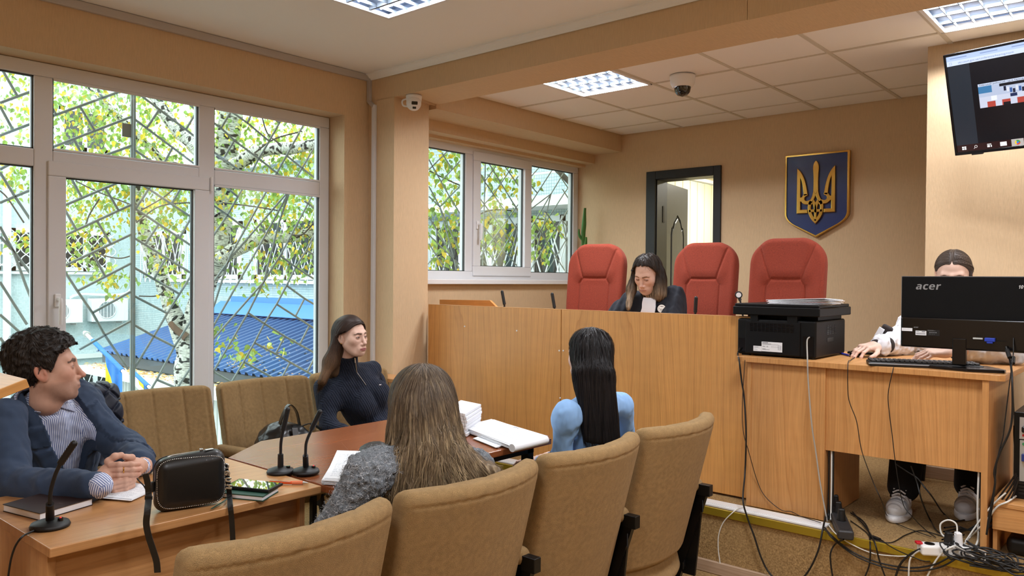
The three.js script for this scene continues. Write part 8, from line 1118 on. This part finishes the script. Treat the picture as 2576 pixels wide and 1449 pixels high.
for (const [i, l] of ['first', 'second', 'third', 'lowest'].entries()) { const d = i * 9; solid('cable', tube([...[[-.527,.662,-3.8],[-.549,.617,-3.8],[-.587,.549,-3.8],[-.632,.461,-3.8],[-.69,.399,-3.8]], ...[[-.757,.345,-3.878],[-.783,.345,-3.742]]].map((p, k) => [p[0] + 0.004 * i, p[1] - 0.02 * i * Math.sin(k * 0.7 + 0.3), p[2] + 0.006 * i]), 0.0034, 50, 7), bCab, l + ' black cable of the bundle from tower to white power strip', 'cable'); }
cord('black cable drooping under the modesty panel to the tangle', 0.0034, bCab, [...[[-.987,.628,-3.8],[-.941,.602,-3.8],[-.897,.579,-3.8],[-.868,.544,-3.8],[-.836,.507,-3.8]], ...[[-.885,.33,-4.241],[-.816,.33,-4.135],[-.767,.33,-4.221]]]);
cord('second black cable drooping lower from the desk leg to the white strip', 0.0034, bCab, [...[[-.923,.628,-3.8],[-.897,.557,-3.8],[-.878,.485,-3.8]], ...[[-.912,.33,-4.098],[-.832,.33,-3.902],[-.762,.33,-3.864],[-.737,.33,-3.936]]]);
cord('thin black cable crossing the carpet between the power strips', 0.0022, bCab, [...[[-1.184,.325,-3.825],[-1.089,.325,-3.714],[-1.029,.325,-3.623],[-.955,.325,-3.619],[-.933,.325,-3.781],[-.894,.325,-3.89],[-.791,.325,-3.857]]]);
cord('short black cable with a plug end lying on the platform carpet', 0.0022, bCab, [...[[-1.012,.325,-3.652],[-.94,.325,-3.565],[-.874,.325,-3.514],[-.797,.325,-3.472]], ...[[-.791,.296,-3.575]]]);
solid('usb_plug', moved(cbx(0.045, 0.01, 0.016, 0.002), [-1.019,.328,-3.633], -0.5), M.black, 'small black plug end lying on the platform carpet', 'plug');
cord('black cable sagging over the platform edge in a wide loop', 0.0036, bCab, [...[[-1.241,.33,-3.632],[-1.194,.33,-3.561]], ...[[-1.141,.286,-3.572],[-1.07,.256,-3.572],[-.973,.243,-3.572],[-.864,.252,-3.572],[-.775,.287,-3.572],[-.718,.333,-3.572]], ...[[-.709,.33,-3.688]]]);
cord('second black cable sagging over the platform edge just below', 0.0036, bCab, [...[[-1.23,.33,-3.619],[-1.169,.33,-3.512]], ...[[-1.128,.273,-3.568],[-1.061,.245,-3.568],[-.956,.231,-3.568],[-.848,.243,-3.568],[-.759,.279,-3.568],[-.702,.325,-3.568]], ...[[-.694,.33,-3.669]]]);
cord('thin white cable sagging along the yellow platform edge', 0.0024, wCab, [...[[-1.242,.33,-3.686],[-1.158,.33,-3.557]], ...[[-1.095,.294,-3.575],[-1.011,.277,-3.575],[-.919,.287,-3.575],[-.85,.305,-3.575]]]);
cord('black cable falling from the carpet over the edge near the black strip', 0.0034, bCab, [...[[-1.219,.33,-3.939],[-1.137,.33,-3.846],[-1.071,.33,-3.71]], ...[[-1.023,.312,-3.57],[-1.025,.227,-3.57],[-1.049,.153,-3.57]]]);
cord('black cable falling over the edge, curving right towards the floor', 0.0034, bCab, [...[[-1.216,.33,-3.959],[-1.086,.33,-3.734]], ...[[-1.005,.326,-3.57],[-.985,.254,-3.57],[-.956,.176,-3.57]]]);
cord('black cable curling from the end of the black power strip to the floor', 0.0036, bCab, [...[[-1.105,.34,-3.479]], ...[[-1.166,.286,-3.565],[-1.186,.243,-3.565],[-1.185,.19,-3.565],[-1.174,.122,-3.565]]]);
cord('thick black cable from the white strip sweeping down to the floor', 0.0045, bCab, [...[[-.786,.35,-3.671]], ...[[-.811,.351,-3.565],[-.863,.311,-3.565],[-.902,.258,-3.565],[-.923,.186,-3.565]]]);
cord('white cable from the white power strip down to the floor', 0.0036, wCab, [...[[-.823,.34,-3.546]], ...[[-.851,.312,-3.565],[-.866,.28,-3.565],[-.869,.2,-3.565]]]);
cord('white cable from the channel hanging down the platform riser', 0.0026, wCab, [...[[-1.636,.336,-3.668],[-1.645,.336,-3.615]], ...[[-1.659,.32,-3.585],[-1.704,.265,-3.585],[-1.728,.199,-3.585],[-1.73,.131,-3.585],[-1.72,.065,-3.585],[-1.718,.034,-3.585]]]);
cord('white loop of cable standing over the white power strip', 0.0034, wCab, [[-.71,.403,-3.66],[-.715,.446,-3.66],[-.744,.456,-3.66],[-.772,.434,-3.66],[-.77,.398,-3.66],[-.754,.381,-3.66]]);
{ const R = rngOf(99); for (let i = 0; i < 9; i++) { const c = add3([-0.60, 0.335, -3.60], [(R() - 0.5) * 0.16, 0, (R() - 0.5) * 0.08]), p = []; for (let k = 0; k < 9; k++) { const a = k * 0.95 + R(), r = 0.04 + 0.08 * R(); p.push([c[0] + r * 1.3 * Math.cos(a), 0.328 + 0.055 * R() * (0.4 + R()), c[2] + r * 0.7 * Math.sin(a)]); } const o = solid('cable', tube(p, 0.0026 + 0.0012 * R(), 80, 6), i === 4 ? gCab : bCab, 'curled cable in the tangle at the foot of the right desk leg', 'cable', 'curled cables in the tangle'); } }
{
  const A = [-1.268, 0.33, -3.77]; for (const [i, [dx, m, w]] of [[0, M.black, 'black'], [0.012, wCab, 'white'], [0.02, M.black, 'second black']].entries()) solid('cable', tube([[A[0] + dx, 0.70, A[2]], [A[0] + dx + 0.002, 0.5, A[2] + 0.003], [A[0] + dx, 0.36, A[2]], [A[0] + dx + 0.01, 0.335, A[2] + 0.03]], 0.0042, 24, 7), m, w + ' cable tied upright along the inner side of the left pedestal', 'cable');
  const Bq = [-0.655, 0.33, -3.775]; for (const [dx, m, w] of [[0, wCab, 'white'], [0.011, M.black, 'black']]) solid('cable', tube([[Bq[0] + dx, 0.70, Bq[2]], [Bq[0] + dx - 0.003, 0.5, Bq[2] + 0.003], [Bq[0] + dx, 0.37, Bq[2]], [Bq[0] + dx - 0.01, 0.335, Bq[2] + 0.04]], 0.0042, 24, 7), m, w + ' cable tied upright along the inner side of the right desk leg', 'cable');
}

scene.traverse((o) => { if (o.isMesh || o.isLight) o.castShadow = o.receiveShadow = true; });
renderer.render(scene, camera);
